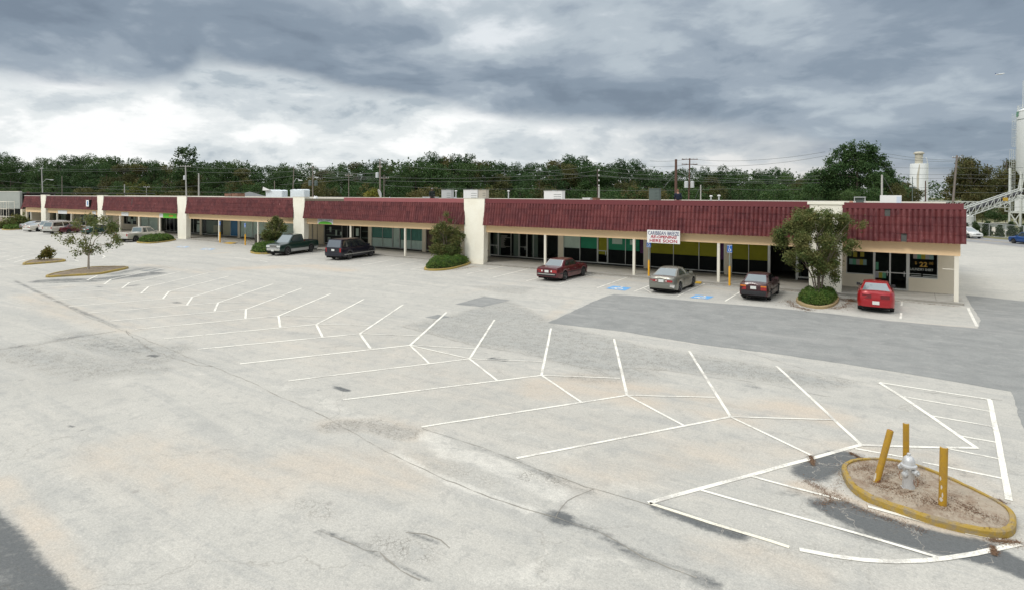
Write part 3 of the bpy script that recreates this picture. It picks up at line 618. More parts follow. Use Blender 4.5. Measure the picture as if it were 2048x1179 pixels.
MB().box(XE - .85, XE - .3, KY + .38, KY + .42, 1.95, 1.99).build('post_bracket', M_postm, bld)
# walkway slab with kerb
mb = MB(); mb.box(-140.6, XE + .15, KY, KY + 4.75, -.05, WZ); tag(mb.build('walkway', M_conc), kind='structure')
mb = MB(); mb.box(-140.6, XE + .16, KY - .05, KY - .003, -.05, WZ - .012); tag(mb.build('kerb', M_kerbst), kind='structure')
mb = MB()
for x_ in np.arange(-139, XE, 3.05): mb.box(x_, x_ + .018, KY + .02, KY + 4.7, WZ - .01, WZ + .0025)
tag(mb.build('walkway_joints', mat('joint_dirt', (.13, .12, .10), .9)), kind='structure')
# shopfronts
def cmat(n, c, **k): return mat(n, c, .85, var=.14, vs=2, **k)
PAP = {'y': cmat('yellow_paper', (.44, .38, .04)), 'g': cmat('green_paper', (.06, .36, .22)), 'w': cmat('white_paper', (.75, .80, .74)), 'b': cmat('blue_poster', (.05, .22, .45)), 'p': cmat('purple_paper', (.16, .05, .16)),
       'c': cmat('pale_curtain', (.80, .86, .80)), 't': cmat('teal_curtain', (.17, .36, .32)), 'm': cmat('maroon_curtain', (.17, .10, .09)), 'k': cmat('black_film', (.012, .012, .012)), 'd': cmat('grey_partition', (.24, .28, .24)),
       'n': cmat('tan_board', (.66, .58, .42))}
def curtain(mb, x0, x1, z0, z1, y, amp=.03, per=.3):
    n = max(4, int((x1 - x0) / per * 4)); vs = []
    for i in range(n + 1):
        xx = x0 + (x1 - x0) * i / n; yy = y + amp * math.sin(2 * PI * (xx) / per); vs += [(xx, yy, z0), (xx, yy, z1)]
    mb.add(vs, [(2 * i, 2 * i + 2, 2 * i + 3, 2 * i + 1) for i in range(n)])
def window(px0, px1, W=KY + 4.7, z0=.28, z1=2.95, mull=(), papers=(), door=False, back=True, py=500, bar=None, pane=True):
    x0, x1 = XS(px0, W, py), XS(px1, W, py); t = .045
    f = MB(); e = .05
    f.box(x0, x0 + t, W - .03, W + .05, z0, z1).box(x1 - t, x1, W - .03, W + .05, z0, z1).box(x0 + t, x1 - t, W - .03, W + .05, z0, z0 + (.10 if door else .06)).box(x0 + t, x1 - t, W - .03, W + .05, z1 - .06, z1)
    for q in mull: xx = XS(q, W, py); f.box(xx - .022, xx + .022, W - .032, W + .04, z0 + .1, z1 - .06)
    if bar: f.box(x0 + t, x1 - t, W - .06, W - .033, bar, bar + .05)
    o = f.build('door' if door else 'window', M_alu, bld)
    if pane: MB().quad((x0 + t, W + .004, z0 + .06), (x1 - t, W + .004, z0 + .06), (x1 - t, W + .004, z1 - .06), (x0 + t, W + .004, z1 - .06)).build('pane', M_glass, o)
    if door: MB().box(x1 - t - .12, x1 - t - .09, W - .1, W - .03, 1.0, 1.35).build('door_handle', M_alu, o)
    for pp in papers:
        k, u0, u1, a, c = pp[:5]; xa, xb = x0 + t + (x1 - x0 - 2 * t) * u0, x0 + t + (x1 - x0 - 2 * t) * u1; za, zb = z0 + .06 + (z1 - z0 - .12) * a, z0 + .06 + (z1 - z0 - .12) * c
        mb = MB(); dy_ = pp[5] if len(pp) > 5 else .05
        if k in 'tcm' and xb - xa > .5: curtain(mb, xa, xb, za, zb, W + dy_ + .04)
        else: mb.box(xa, xb, W + dy_, W + dy_ + .006, za, zb)
        mb.build({'t': 'curtain', 'c': 'curtain', 'm': 'curtain', 'b': 'poster', 'd': 'partition'}.get(k, 'paper'), PAP[k], o)
    return o
def wall(px0, px1, W=KY + 4.7, z0=WZ, z1=3.0, m=None, py=500, nm='wall_pier'):
    MB().box(XS(px0, W, py), XS(px1, W, py), W - .06, W + .14, z0, z1).build(nm, m or M_wall, bld)
Wm = KY + 4.7
# interior shells behind the glass
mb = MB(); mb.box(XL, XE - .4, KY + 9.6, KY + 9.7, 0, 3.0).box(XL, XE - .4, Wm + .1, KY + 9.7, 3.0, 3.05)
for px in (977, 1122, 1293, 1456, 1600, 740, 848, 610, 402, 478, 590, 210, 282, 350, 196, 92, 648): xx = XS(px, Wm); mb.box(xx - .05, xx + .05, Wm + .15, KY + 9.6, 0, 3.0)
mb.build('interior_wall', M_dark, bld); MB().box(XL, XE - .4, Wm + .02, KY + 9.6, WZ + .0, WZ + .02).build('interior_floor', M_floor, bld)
# -- between pillar five and pillar six
wall(969, 980); window(980, 996.5, door=True, bar=1.25, papers=[('d', 0, 1, 0, 1, .5)]); window(997, 1038, mull=(1022,), papers=[('d', .66, 1, 0, 1, .3)]); window(1038.5, 1053.5, door=True, bar=1.25); window(1054, 1117, mull=(1067, 1089), papers=[('d', 0, .2, 0, 1, .8)])
wall(1117, 1127); window(1127, 1195, mull=(1160,), papers=[('w', 0, .49, .44, .96), ('g', .51, 1, .46, .9), ('k', 0, 1, 0, .46, .12)]); window(1195.5, 1215, door=True, bar=1.35, papers=[('y', .02, .98, .28, .88)])
window(1215.5, 1288, mull=(1251,), papers=[('g', 0, .88, .46, .93), ('w', .11, .40, .66, .84, .02), ('w', .62, .72, .66, .82, .02), ('p', .9, 1, .4, 1), ('k', 0, 1, 0, .46, .12)]); wall(1288, 1300)
window(1300, 1449, mull=(1347, 1398), papers=[('y', .0, .93, .43, 1), ('p', .94, 1, .36, 1), ('k', 0, 1, 0, .43, .12)]); wall(1449, 1463); window(1463, 1537, mull=(1497.5,), papers=[('y', .0, 1, .40, 1), ('k', 0, 1, 0, .40, .12)])
wall(1537, 1541, m=M_alu, nm='door_frame'); wall(1592, 1596, m=M_alu, nm='door_frame'); window(1596, 1619, door=True, papers=[('k', 0, 1, 0, 1, .5)])
# little lettering strips on the dark pane
mb = MB(); rnd = random.Random(5); xa = XS(1000, Wm)
for k in range(13): q = [1.0, .9, 1.45, .6, .7, .5, .6, .5, .55, .5, .6, 1.3, .7][k]; mb.box(xa + .1, xa + .1 + q * .8, Wm - .012, Wm - .006, 2.25 - k * .095, 2.275 - k * .095)
mb.build('window_lettering', mat('white_vinyl', (.6, .6, .56), .6), bld)
# -- right of pillar six
W2 = KY + 3.5
wall(1683, 1692.5, W2, py=540); wall(1747.5, 1749, W2, py=540, m=M_alu, nm='door_frame'); wall(1814, 1817.5, W2, py=540, m=M_alu, nm='door_frame')
wall(1876, XE * 0 + 1913.5, W2, py=540); 
for q0, q1 in ((1692.5, 1747.5), (1817.5, 1876)): MB().box(XS(q0, W2, 540), XS(q1, W2, 540), W2 - .06, W2 + .14, WZ, .98).build('wall_sill', M_wall, bld)
wl = window(1692.5, 1747.5, W2, z0=.98, py=540, mull=()); wd1 = window(1749, 1780, W2, z0=WZ, door=True, bar=1.2, py=540); wd2 = window(1780, 1814, W2, z0=WZ, door=True, bar=1.2, py=540); wr = window(1817.5, 1876, W2, z0=.98, py=540)
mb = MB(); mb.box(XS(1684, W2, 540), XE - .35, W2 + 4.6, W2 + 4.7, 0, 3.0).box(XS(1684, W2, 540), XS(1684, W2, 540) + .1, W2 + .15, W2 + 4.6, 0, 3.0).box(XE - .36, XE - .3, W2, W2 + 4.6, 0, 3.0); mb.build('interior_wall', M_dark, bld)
BN = [cmat('pink_print', (.62, .50, .50)), cmat('green_print', (.22, .52, .36)), cmat('gold_print', (.62, .50, .10)), cmat('lilac_print', (.56, .50, .56)), cmat('sky_print', (.40, .54, .56))]
def banner(px0, px1, z0, z1, order, par, nm='window_banner'):
    for i, k in enumerate(order):
        a = XS(px0 + (px1 - px0) * i / len(order), W2, 540); c = XS(px0 + (px1 - px0) * (i + 1) / len(order), W2, 540); MB().box(a, c, W2 + .014, W2 + .02, z0, z1).build(nm, BN[k], par)
banner(1826, 1867, 2.2, 2.62, (0, 1, 2, 3, 4), wr); banner(1698, 1733, 1.6, 1.98, (4, 1, 0, 2, 4), wl); banner(1750, 1772, .82, 1.22, (3, 2, 1), wd1); banner(1751, 1757, 1.35, 1.85, (1,), wd1)
banner(1706, 1714, 2.1, 2.45, (2,), wl); banner(1720, 1728, 2.15, 2.45, (2,), wl)
M_gold = mat('gold_vinyl', (.40, .24, .04), .6); M_vin = mat('pale_vinyl', (.42, .45, .42), .6)
xc = XS(1846, W2, 540)
text('price_lettering', '22', .42, M_gold, wr, (xc + .02, W2 - .01, 1.72), sx=1.0, bold=.012, ext=.003); text('price_lettering', '$', .25, M_gold, wr, (xc - .38, W2 - .01, 1.86), ext=.003); text('price_lettering', '00', .22, M_gold, wr, (xc + .42, W2 - .01, 1.88), ext=.003)
text('window_lettering', 'LAUNDRY SHIRT', .215, M_vin, wr, (xc - .08, W2 - .01, 1.46), fit=1.22, ext=.003, bold=.004)
text('window_lettering', '1', .24, M_gold, wr, (xc + .86, W2 - .01, 1.45), ext=.003)
for k, q in enumerate((1.22, 1.1)): MB().box(xc - .75 + k * .1, xc - .1, W2 - .01, W2 - .006, q, q + .035).box(xc, xc + .8, W2 - .01, W2 - .006, q - .02, q + .02).build('window_lettering', M_vin, wr)
# -- between pillar four and pillar five
wall(609, 648, m=PAP['n'], nm='boarded_panel'); MB().box(XS(624, Wm - .08), XS(626, Wm - .08), Wm - .09, Wm - .065, WZ, 3.0).box(XS(634.3, Wm - .08), XS(635, Wm - .08), Wm - .09, Wm - .065, WZ, 3.0).build('panel_joint', M_kerbst, bld)
window(648.5, 700, mull=(684, 695), papers=[('w', .2, .27, .5, .75, .02), ('w', .43, .5, .35, .62, .02), ('w', .62, .68, .4, .55, .02), ('w', .05, .16, .05, .25, .3), ('d', 0, .65, .33, .38, .3), ('d', 0, .65, .6, .63, .3)])
window(703, 737, mull=(707, 721), papers=[('w', .24, .42, .4, .75, .02), ('w', .15, .3, .15, .3, .02), ('d', .5, 1, .3, .34, .3), ('d', .5, 1, .6, .63, .3)]); wall(737, 743.5)
window(743.5, 785, mull=(765,), papers=[('t', 0, 1, .40, .84), ('c', 0, 1, 0, .38)]); window(785.5, 799, door=True, papers=[('c', 0, 1, 0, 1)]); window(799.5, 845, mull=(822,), papers=[('t', 0, 1, .36, .84), ('c', 0, 1, 0, .35)]); wall(845, 852)
window(852, 922, mull=(887,), papers=[('m', 0, 1, 0, 1)]); wall(922, 931)
# -- between pillar three and pillar four
wall(374, 379.5); window(379.5, 400, mull=(387,), papers=[('c', .35, .98, .04, .5, .5), ('c', .38, .9, .56, .7, .5)]); wall(400, 404); window(404, 437, papers=[('d', 0, .96, 0, .75, .6), ('n', .5, .95, .1, .5, .5)]); wall(437.5, 441, m=M_alu, nm='door_frame')
window(441, 461, papers=[('n', .1, 1, 0, 1, .2)]); window(461, 476, papers=[('b', 0, 1, 0, .92)]); wall(476, 480); window(480, 505, papers=[('c', 0, 1, 0, .95)]); window(505, 538, papers=[('c', 0, 1, 0, .95)]); window(538, 563, papers=[('c', 0, 1, 0, .9)]); window(563, 588, papers=[('c', 0, .93, 0, .9)])
# -- between pillar two and pillar three
K = dict(py=440)
wall(207, 213, **K); window(213, 227, papers=[('n', 0, 1, 0, 1)], **K); wall(227, 248, **K); window(248, 273.5, z0=1.0, mull=(254, 262), papers=[('w', .3, .5, .2, .95, .02), ('w', .55, .7, .0, .45, .02), ('w', .74, .92, .3, .9, .02)], **K)
MB().box(XS(248, Wm, 440), XS(273.5, Wm, 440), Wm - .06, Wm + .14, WZ, 1.0).build('wall_sill', M_wall, bld); wall(273.5, 281, **K); window(281, 316, mull=(297,), papers=[('c', 0, 1, 0, 1)], **K); wall(316, 322, **K)
window(322, 356, mull=(333, 340, 348), papers=[('k', .4, .95, 0, 1, 1)], **K)
# -- between pillar one and pillar two, and the last bay
wall(92, 99, **K); window(99, 114, papers=[('k', 0, 1, 0, 1, 1)], **K); wall(114, 117, **K); window(117, 143, mull=(130,), papers=[('d', 0, .4, 0, 1, .4)], **K); wall(143, 149, **K); window(149, 176, mull=(162,), papers=[('n', 0, .5, 0, 1), ('w', .6, .8, .2, .7)], **K); window(176, 196, papers=[('d', 0, .4, 0, .8, .3)], **K)
window(53, 62, **K); wall(62, 65.5, **K); window(65.5, 83, **K)
# signs on the fascia, each a thing of its own
def board(name, px0, px1, py0, py1, m, label, cat, Y=KY + .26, grp=None):
    x0, x1 = XS(px0, Y, (py0 + py1) / 2), XS(px1, Y, (py0 + py1) / 2); zt, zb = AtY((px0 + px1) / 2, py0, Y).z, AtY((px0 + px1) / 2, py1, Y).z
    e = empty(name, ((x0 + x1) / 2, Y, zb), label=label, cat=cat, group=grp); e['w'] = x1 - x0; 
    MB().box(-(x1 - x0) / 2, (x1 - x0) / 2, -.02, .03, 0, zt - zb).build('panel', m, e); return e, x1 - x0, zt - zb
M_wb = mat('white_banner', (.80, .80, .78), .6, var=.04); M_navy = mat('navy_ink', (.03, .04, .14), .6); M_redk = mat('red_ink', (.42, .02, .05), .6); M_lime = mat('lime_green', (.13, .52, .04), .6)
e, bw, bh = board('banner', 1294.5, 1360, 461, 487, M_wb, 'white banner reading CARIBBEAN BREEZE RE-OPENING HERE SOON hanging from the tan fascia', 'banner', Y=KY - .3)
def serifs(): pass
text('banner_lettering', 'CARIBBEAN BREEZE', bh * .41, M_navy, e, (0, -.03, bh * .635), fit=bw * .94)
text('banner_lettering', 'RE-OPENING', bh * .29, M_redk, e, (0, -.03, bh * .385), fit=bw * .80, shear=.3, bold=.006); text('banner_lettering', 'HERE SOON', bh * .33, M_redk, e, (0, -.03, bh * .07), fit=bw * .84, sp=1.05, bold=.006)
for sx in (-1, 1): MB().box(sx * bw * .49 - .02, sx * bw * .49 + .02, .03, .5, bh * .9, bh * .94).build('bracket', M_alu, e)
e, bw, bh = board('shop_sign', 635.5, 666, 438.5, 448.5, M_wb, 'small white shop sign with a green arc below its dark lettering', 'sign')
mb = MB(); mb.add([(-bw * .45, -.026, 0)] + [(bw * .45 * -math.cos(t), -.026, .02 + bh * .5 * math.sin(t)) for t in np.linspace(0, PI, 13)] + [(bw * .45, -.026, 0)], [tuple(range(15))[::-1]]); mb.build('green_arc', M_lime, e)
text('sign_lettering', 'AFRO MART', bh * .42, M_navy, e, (0, -.03, bh * .62), fit=bw * .9)
MB().box(-bw / 2, bw / 2, -.02, .03, bh + .01, bh + .2).build('dark_strip', mat('dark_green_strip', (.04, .06, .04), .7), e)
e, bw, bh = board('shop_sign', 319, 326, 427.5, 435, M_wb, 'small square white sign left of the bright green sign', 'sign'); e, bw, bh = board('shop_sign', 326.5, 353, 427.5, 436.5, M_lime, 'bright green sign board over the dark glass shop doors', 'sign')
MB().box(-bw * .05, bw * .25, -.026, -.021, bh * .3, bh * .7).build('sign_print', M_yel, e)
board('shop_sign', 243, 257, 425, 432, M_wb, 'plain white sign over the posters of the small shop window', 'sign'); board('shop_sign', 116, 134, 421, 428, M_wb, 'white sign above the shop behind the white minivan', 'sign')
board('shop_sign', 185, 192, 423, 429, M_wb, 'pale sign beside the last pillar, below the projecting box sign', 'sign')
x_ = XS(180, KY - .1, 415); e = empty('projecting_sign', (x_, KY - .1, 4.0), label='white and blue box sign with dark side standing off the tiled roof', cat='sign'); 
MB().box(-.55, .55, -.35, .1, 0, 1.1).build('sign_case', mat('black_case', (.02, .02, .02), .5), e); MB().box(-.54, .5, -.37, -.352, .03, 1.07).build('sign_face', M_wb, e); MB().box(-.1, .25, -.378, -.372, .2, .9).build('sign_print', mat('blue_ink', (.08, .25, .5), .6), e)

# grey taller building at the far left, with scaffolding
gb = empty('grey_building', (0, 0, 0), label='taller grey clad building with dark open front at the far left end', cat='building')
gx0, gx1 = -200, XL - .25; M_gc = mat('grey_cladding', (.33, .35, .32), .8, var=.12, vs=.4)
zt = AtY(20, 384, KY).z; zb_ = AtY(20, 417, KY).z
MB().box(gx0, gx1 - 1, KY - .2, KY + .2, zb_, zt).build('cladding', M_gc, gb); MB().box(gx0, gx1, KY + .2, KY + 24, zt - .3, zt - .1).box(gx0, gx1, KY + 5, KY + 5.2, 0, zt - .2).build('shell', M_dark, gb)
MB().box(gx0, gx1 - 1, KY - .25, KY + .15, zt, zt + .12).build('parapet_cap', M_copw, gb); MB().box(gx0, gx1 - 1, KY + .3, KY + .7, 0, 1.15).build('low_wall', mat('brown_low_wall', (.30, .25, .19), .9), gb)
MB().add([(gx1 - 1, KY - .1, ZB - .4), (gx1 - .2, KY - .1, ZB - .4), (gx1 - .2, KY + .9, zt - .9), (gx1 - 1, KY + .9, zt), (gx1 - 1, KY + 1.3, zt), (gx1 - .2, KY + 1.3, zt - .9)], [(0, 1, 2, 3), (3, 2, 5, 4)]).build('red_flank', M_tile, gb)
MB().box(gx1 - 1, gx1 - .2, KY - .1, KY + .9, 0, ZB - .4).build('end_wall', M_wall, gb)
sc = empty('scaffolding', (-150, KY - 2, 0), label='pale tube scaffolding standing before the grey building', cat='scaffold'); mb = MB()
for i in range(6):
    for j in (0, 1.2): mb.tube([(-8 + i * 3, j, 0), (-8 + i * 3, j, 4.6)], .04, 5)
for zz_ in (1.6, 3.1, 4.5):
    for j in (0, 1.2): mb.tube([(-8, j, zz_), (7, j, zz_)], .035, 5)
for i in range(0, 5, 2): mb.tube([(-8 + i * 3, 0, .1), (-5 + i * 3, 0, 1.6)], .03, 5)
mb.build('tube_frame', M_postm, sc)

# ------------------------------------------------------------------ kerbed islands
def smooth_poly(pts, n=5):
    out = []; m = len(pts)
    for i in range(m):
        p0, p1, p2, p3 = [Vector(pts[(i + k - 1) % m]) for k in range(4)]
        for k in range(n):
            t = k / n; out.append(.5 * ((2 * p1) + (p2 - p0) * t + (2 * p0 - 5 * p1 + 4 * p2 - p3) * t * t + (3 * p1 - p0 - 3 * p2 + p3) * t ** 3))
    return out
def ins(poly, d_):
    n = len(poly); out = []; ar = sum(poly[i].x * poly[(i + 1) % n].y - poly[(i + 1) % n].x * poly[i].y for i in range(n)); sg = 1 if ar > 0 else -1
    for i in range(n):
        t = (poly[(i + 1) % n] - poly[i - 1]).normalized(); out.append(poly[i] + Vector((-t.y, t.x)) * d_ * sg)
    return out
M_kyel = mat('worn_yellow_kerb', (.40, .265, .045), .8, var=.36, vs=5, two=(.25, .20, .125), bump=.6, bs=25); M_dirt = mat('island_dirt', (.40, .34, .26), .95, var=.34, vs=4, two=(.25, .19, .135), bump=1, bs=22)
M_isoil = mat('leafy_island_soil', (.25, .20, .14), .95, var=.35, vs=2.5, two=(.15, .115, .075), bump=.8, bs=14); M_kold = mat('faded_yellow_kerb', (.40, .29, .07), .8, var=.3, vs=2.5, two=(.27, .21, .10), bump=.4, bs=20)
M_mulch = mat('brown_mulch', (.13, .085, .055), .95, var=.35, vs=2, bump=.8, bs=14)
def island(px, m_k, m_d, label, hh=.15, wk=.16, bulge=.05):
    pl = smooth_poly(gp(px)); inn = ins(pl, wk); n = len(pl); c = sum(pl, Vector((0, 0))) / n
    e = empty('kerb_island', (c.x, c.y, 0), label=label, cat='kerb island'); rnd = random.Random(n)
    P = lambda p, z: (p.x - c.x, p.y - c.y, z); o_ = ins(pl, .03); mb = MB(); hs = [hh + rnd.uniform(-.008, .008) for _ in pl]
    mb.add([P(p, -.02) for p in pl] + [P(p, h_ * .8) for p, h_ in zip(pl, hs)] + [P(p, h_) for p, h_ in zip(o_, hs)] + [P(p, h_) for p, h_ in zip(inn, hs)] + [P(p, -.02) for p in inn],
           [(k * n + i, k * n + (i + 1) % n, (k + 1) * n + (i + 1) % n, (k + 1) * n + i) for k in range(4) for i in range(n)])
    mb.build('kerb_ring', m_k, e, recalc=True, smooth=35)
    mb = MB(); rings = 6; cc = sum(inn, Vector((0, 0))) / n
    for k in range(rings + 1):
        f = 1 - k / rings
        for p in inn: q = cc.lerp(p, f); mb.v.append(P(q, hh - .035 + bulge * (1 - f * f) + rnd.uniform(-.012, .012) * (0 < f < 1)))
    mb.f += [(k * n + i, k * n + (i + 1) % n, (k + 1) * n + (i + 1) % n, (k + 1) * n + i) for k in range(rings) for i in range(n)]
    mb.build('soil', m_d, e, recalc=True, smooth=60); return e, pl
isl1, pl1 = island([(1683, 945), (1697, 975), (1725, 998), (1765, 1015), (1850, 1045), (1930, 1066), (1990, 1076), (2024, 1072), (2033, 1052), (2021, 1028), (1975, 1000), (1900, 965), (1830, 938), (1770, 926), (1722, 926), (1694, 932)], M_kyel, M_dirt, 'yellow kerbed dirt island around the silver hydrant in the foreground', wk=.10)
isl2, pl2 = island([(91, 555), (137, 553), (195, 549.5), (222, 545), (256, 537.5), (248, 535.5), (215, 535.5), (176, 537.5), (117, 547)], M_kold, M_isoil, 'yellow kerbed island with the slender leafy tree', hh=.15)
isl3, pl3 = island([(45, 530), (82, 528), (121, 524.5), (132, 522.3), (122, 520.5), (95, 520.5), (64, 522.5)], M_kold, M_isoil, 'yellow kerbed island with the small sapling', hh=.15)
isl4, pl4 = island([(848, 539.5), (868, 542), (900, 539.5), (925, 533.5), (941, 527), (925, 523.5), (890, 524), (860, 530)], M_kold, M_mulch, 'yellow kerbed island with clipped hedge left of the fifth pillar')
M_kg = mat('worn_tan_kerb', (.36, .27, .14), .85, var=.3, vs=2, bump=.3)
isl5, pl5 = island([(1592, 600), (1602, 610), (1630, 616.5), (1655, 616), (1672, 609), (1678, 598), (1664, 590), (1610, 591)], M_kg, M_mulch, 'round kerbed island under the bushy tree at the last pillar')
isl6, pl6 = island([(501, 504), (512, 508.5), (540, 508.5), (566, 505), (580, 499), (560, 495.5), (525, 497)], M_kold, M_mulch, 'yellow kerbed island with hedge in front of the green pickup')
isl7, pl7 = island([(274, 486), (300, 487.5), (330, 484.5), (352, 480.5), (340, 478.5), (305, 480), (282, 483)], M_kold, M_mulch, 'yellow kerbed island with low hedge beside the silver pickup')
isl8, pl8 = island([(4, 460), (25, 460.5), (48, 458), (50, 455.5), (30, 455), (10, 457)], M_kold, M_mulch, 'yellow kerbed island with shrubs at the far left')

# ------------------------------------------------------------------ hydrant and bollards
M_boll = mat('yellow_pipe_paint', (.43, .245, .018), .5, var=.20, vs=8, two=(.33, .19, .03)); M_silver = mat('silver_paint', (.56, .57, .57), .42, .35, var=.1, vs=9); M_chip = mat('chipped_primer', (.55, .50, .42), .8); M_rust = mat('rust', (.24, .09, .03), .9)
def bollard(px, pyb, pxt, pyt, label, rad=.085, z0=.12, chips=(), cap=True):
    b0 = G(px, pyb, z0); dd = dep(b0); t0 = AtD(pxt, pyt, dd); h_ = (t0 - b0).length; rot = Vector((0, 0, 1)).rotation_difference(t0 - b0).to_euler()
    e = empty('bollard', b0, label=label, cat='bollard', group='yellow bollards round the hydrant'); e.rotation_euler = rot
    MB().lathe([(rad, -.15), (rad, h_ - .01), (rad - .012, h_)], 20).build('pipe', M_boll, e, smooth=40)
    MB().lathe([(rad - .013, h_ + .001), (rad - .03, h_ + .006), (0, h_ + .012)], 16).build('concrete_fill', M_conc if cap else M_rust, e, smooth=50)
    for (a0, a1, z_a, z_b, m) in chips:
        n = 6; mb = MB(); aa = np.linspace(a0, a1, n); mb.add([(math.cos(t) * (rad + .002), math.sin(t) * (rad + .002), z_) for z_ in (z_a, (z_a + z_b) / 2, z_b) for t in (aa if z_ == (z_a + z_b) / 2 else np.linspace(a0 * .7 + a1 * .3, a0 * .3 + a1 * .7, n))], [(i, i + 1, n + i + 1, n + i) for i in list(range(n - 1)) + list(range(n, 2 * n - 1))]); mb.build('paint_chip', m, e, smooth=60)
rr = .085
bollard(1752.5, 964, 1781, 859, 'leaning yellow pipe bollard left of the silver hydrant', .064, chips=((-1.6, .3, 0, .1, M_rust), (-2.9, -2.0, .02, .2, M_chip)), cap=False)
bollard(1812, 930, 1812, 845, 'upright yellow pipe bollard standing behind the silver hydrant', .062)
bollard(1885, 1012, 1888, 893, 'upright yellow pipe bollard with chipped paint right of the hydrant', .070, chips=((-2.6, -2.0, .52, .6, M_chip), (-2.2, -1.7, .36, .44, M_chip), (-2.5, -1.5, .12, .2, M_chip), (-1.9, -1.5, .2, .3, M_chip)))
hp = G(1817, 977, .12); hd = empty('fire_hydrant', hp, label='silver painted fire hydrant standing in the dirt island', cat='fire hydrant'); hd.rotation_euler = (0, 0, YAW)
MB().lathe([(.155, -.05), (.155, .03), (.115, .04), (.112, .10), (.10, .45), (.115, .47), (.148, .475), (.152, .505), (.148, .515)], 24).build('barrel', M_silver, hd, smooth=40)
MB().lathe([(.148, .517), (.118, .53), (.112, .60), (.092, .66), (.05, .695), (.035, .70), (.035, .745), (.022, .755), (0, .755)], 24).build('bonnet', M_silver, hd, smooth=40)
for sx in (-1, 1):
    o = MB().lathe([(.042, .08), (.042, .15), (.06, .155), (.06, .19), (.035, .195), (.02, .20), (.02, .225), (0, .226)] if sx > 0 else [(0, -.226), (.02, -.225), (.02, -.20), (.035, -.195), (.06, -.19), (.06, -.155), (.042, -.15), (.042, -.08)], 18, c=(0, 0, .40), axis='x').build('outlet', M_silver, hd, smooth=40)
    MB().tube([(sx * .19, 0, .29), (sx * .20, -.01, .22), (sx * .19, 0, .15), (sx * .155, 0, .12), (sx * .12, 0, .15), (sx * .11, 0, .24)], .006, 5).build('chain', M_rust, o)
MB().lathe([(0, -.165), (.03, -.16), (.055, -.15), (.062, -.12), (.05, -.08)], 18, c=(0, 0, .33), axis='y').build('pumper_outlet', M_silver, hd, smooth=40)
mb = MB()
for k in range(8): q = 2 * PI * k / 8; mb.lathe([(.012, .0), (.012, .05), (0, .052)], 6, c=(.135 * math.cos(q), .135 * math.sin(q), .44))
mb.build('flange_bolts', M_silver, hd)

# walkway things: bin, disabled-parking signs
M_sblue = mat('sign_blue', (.03, .13, .42), .5, var=.05); M_steel = mat('galvanised_post', (.25, .30, .27), .5, .4)
def hcsign(px, pyb, label, pyt, yel=True, Y=None):
    b0 = G(px, pyb); h_ = AtY(px, pyt, b0.y).z; e = empty('parking_sign', b0, label=label, cat='parking sign', group='blue parking signs on yellow posts')
    MB().box(-.03, .03, -.02, .02, 0, h_ - .02).build('sign_post', M_steel, e); MB().lathe([(.075, -.02), (.075, 1.28), (.05, 1.33), (0, 1.34)], 12).build('yellow_sleeve', mat('bright_yellow_sleeve', (.78, .40, .02), .5, var=.1), e, smooth=40)
    p = MB().box(-.17, .17, -.035, -.022, h_ - .52, h_).build('sign_plate', M_sblue, e); MB().box(-.15, .15, -.039, -.036, h_ - .05, h_ - .03).box(-.15, .15, -.039, -.036, h_ - .5, h_ - .48).build('plate_border', M_wb, p)
    mb = MB(); mb.tube([(.08 * math.cos(t) - .01, -.042, h_ - .33 + .09 * math.sin(t)) for t in np.linspace(2.4, 6.6, 9)], .017, 4); mb.tube([(-.02, -.042, h_ - .14), (-.01, -.042, h_ - .27), (.06, -.042, h_ - .28), (.1, -.042, h_ - .38)], .018, 4); mb.lathe([(0, -.03), (.03, 0), (0, .03)], 8, c=(-.02, -.04, h_ - .1)); mb.build('wheelchair_symbol', M_wb, p)
hcsign(1297.5, 555, 'blue parking sign on a yellow sleeved post behind the grey sedan', 481); hcsign(1459, 571, 'blue parking sign on a yellow sleeved post left of the dark maroon car', 490.5)
hcsign(490.5, 490.5, 'blue parking sign on a yellow sleeved post beside the waste bin', 446.5); hcsign(440, 485.5, 'blue parking sign on a yellow sleeved post in front of the walkway post', 443)
tb = AtY(514, 482, KY + .45); e = empty('waste_bin', (XS(514, KY + .7, 480), KY + .75, WZ), label='tall dark waste bin on the walkway beside a post', cat='waste bin'); MB().lathe([(.28, 0), (.31, .05), (.33, 1.0)], 16).build('bin_body', mat('brown_bin', (.07, .065, .055), .8), e, smooth=40); MB().lathe([(.35, 1.0), (.35, 1.06), (.25, 1.15), (.12, 1.17)], 16).build('bin_lid', M_dark, e, smooth=40)
e = empty('post_stand', (XS(971, KY + .75, 510), KY + .95, WZ), label='thin black post stand beside the fifth pillar', cat='post stand'); MB().lathe([(.13, 0), (.13, .03), (.05, .06), (.045, 1.5), (.07, 1.55), (0, 1.56)], 12).build('stand', M_dark, e, smooth=40); MB().box(.03, .12, -.03, .03, .95, 1.1).build('catch', M_dark, e)
mb = MB(); a = G(460, 487); mb.add([(a.x - .9, KY - .9, .012), (a.x + 1.0, KY - .9, .012), (a.x + .8, KY + .3, WZ + .004), (a.x - .7, KY + .3, WZ + .004)], [(0, 1, 2, 3)]); struct('kerb_ramp', mb, M_yel)
mb = MB(); a = G(1393, 563); mb.add([(a.x - .6, KY - .5, .012), (a.x + .6, KY - .5, .012), (a.x + .5, KY + .15, WZ + .004), (a.x - .5, KY + .15, WZ + .004)], [(0, 1, 2, 3)]); struct('kerb_ramp', mb, M_yel)
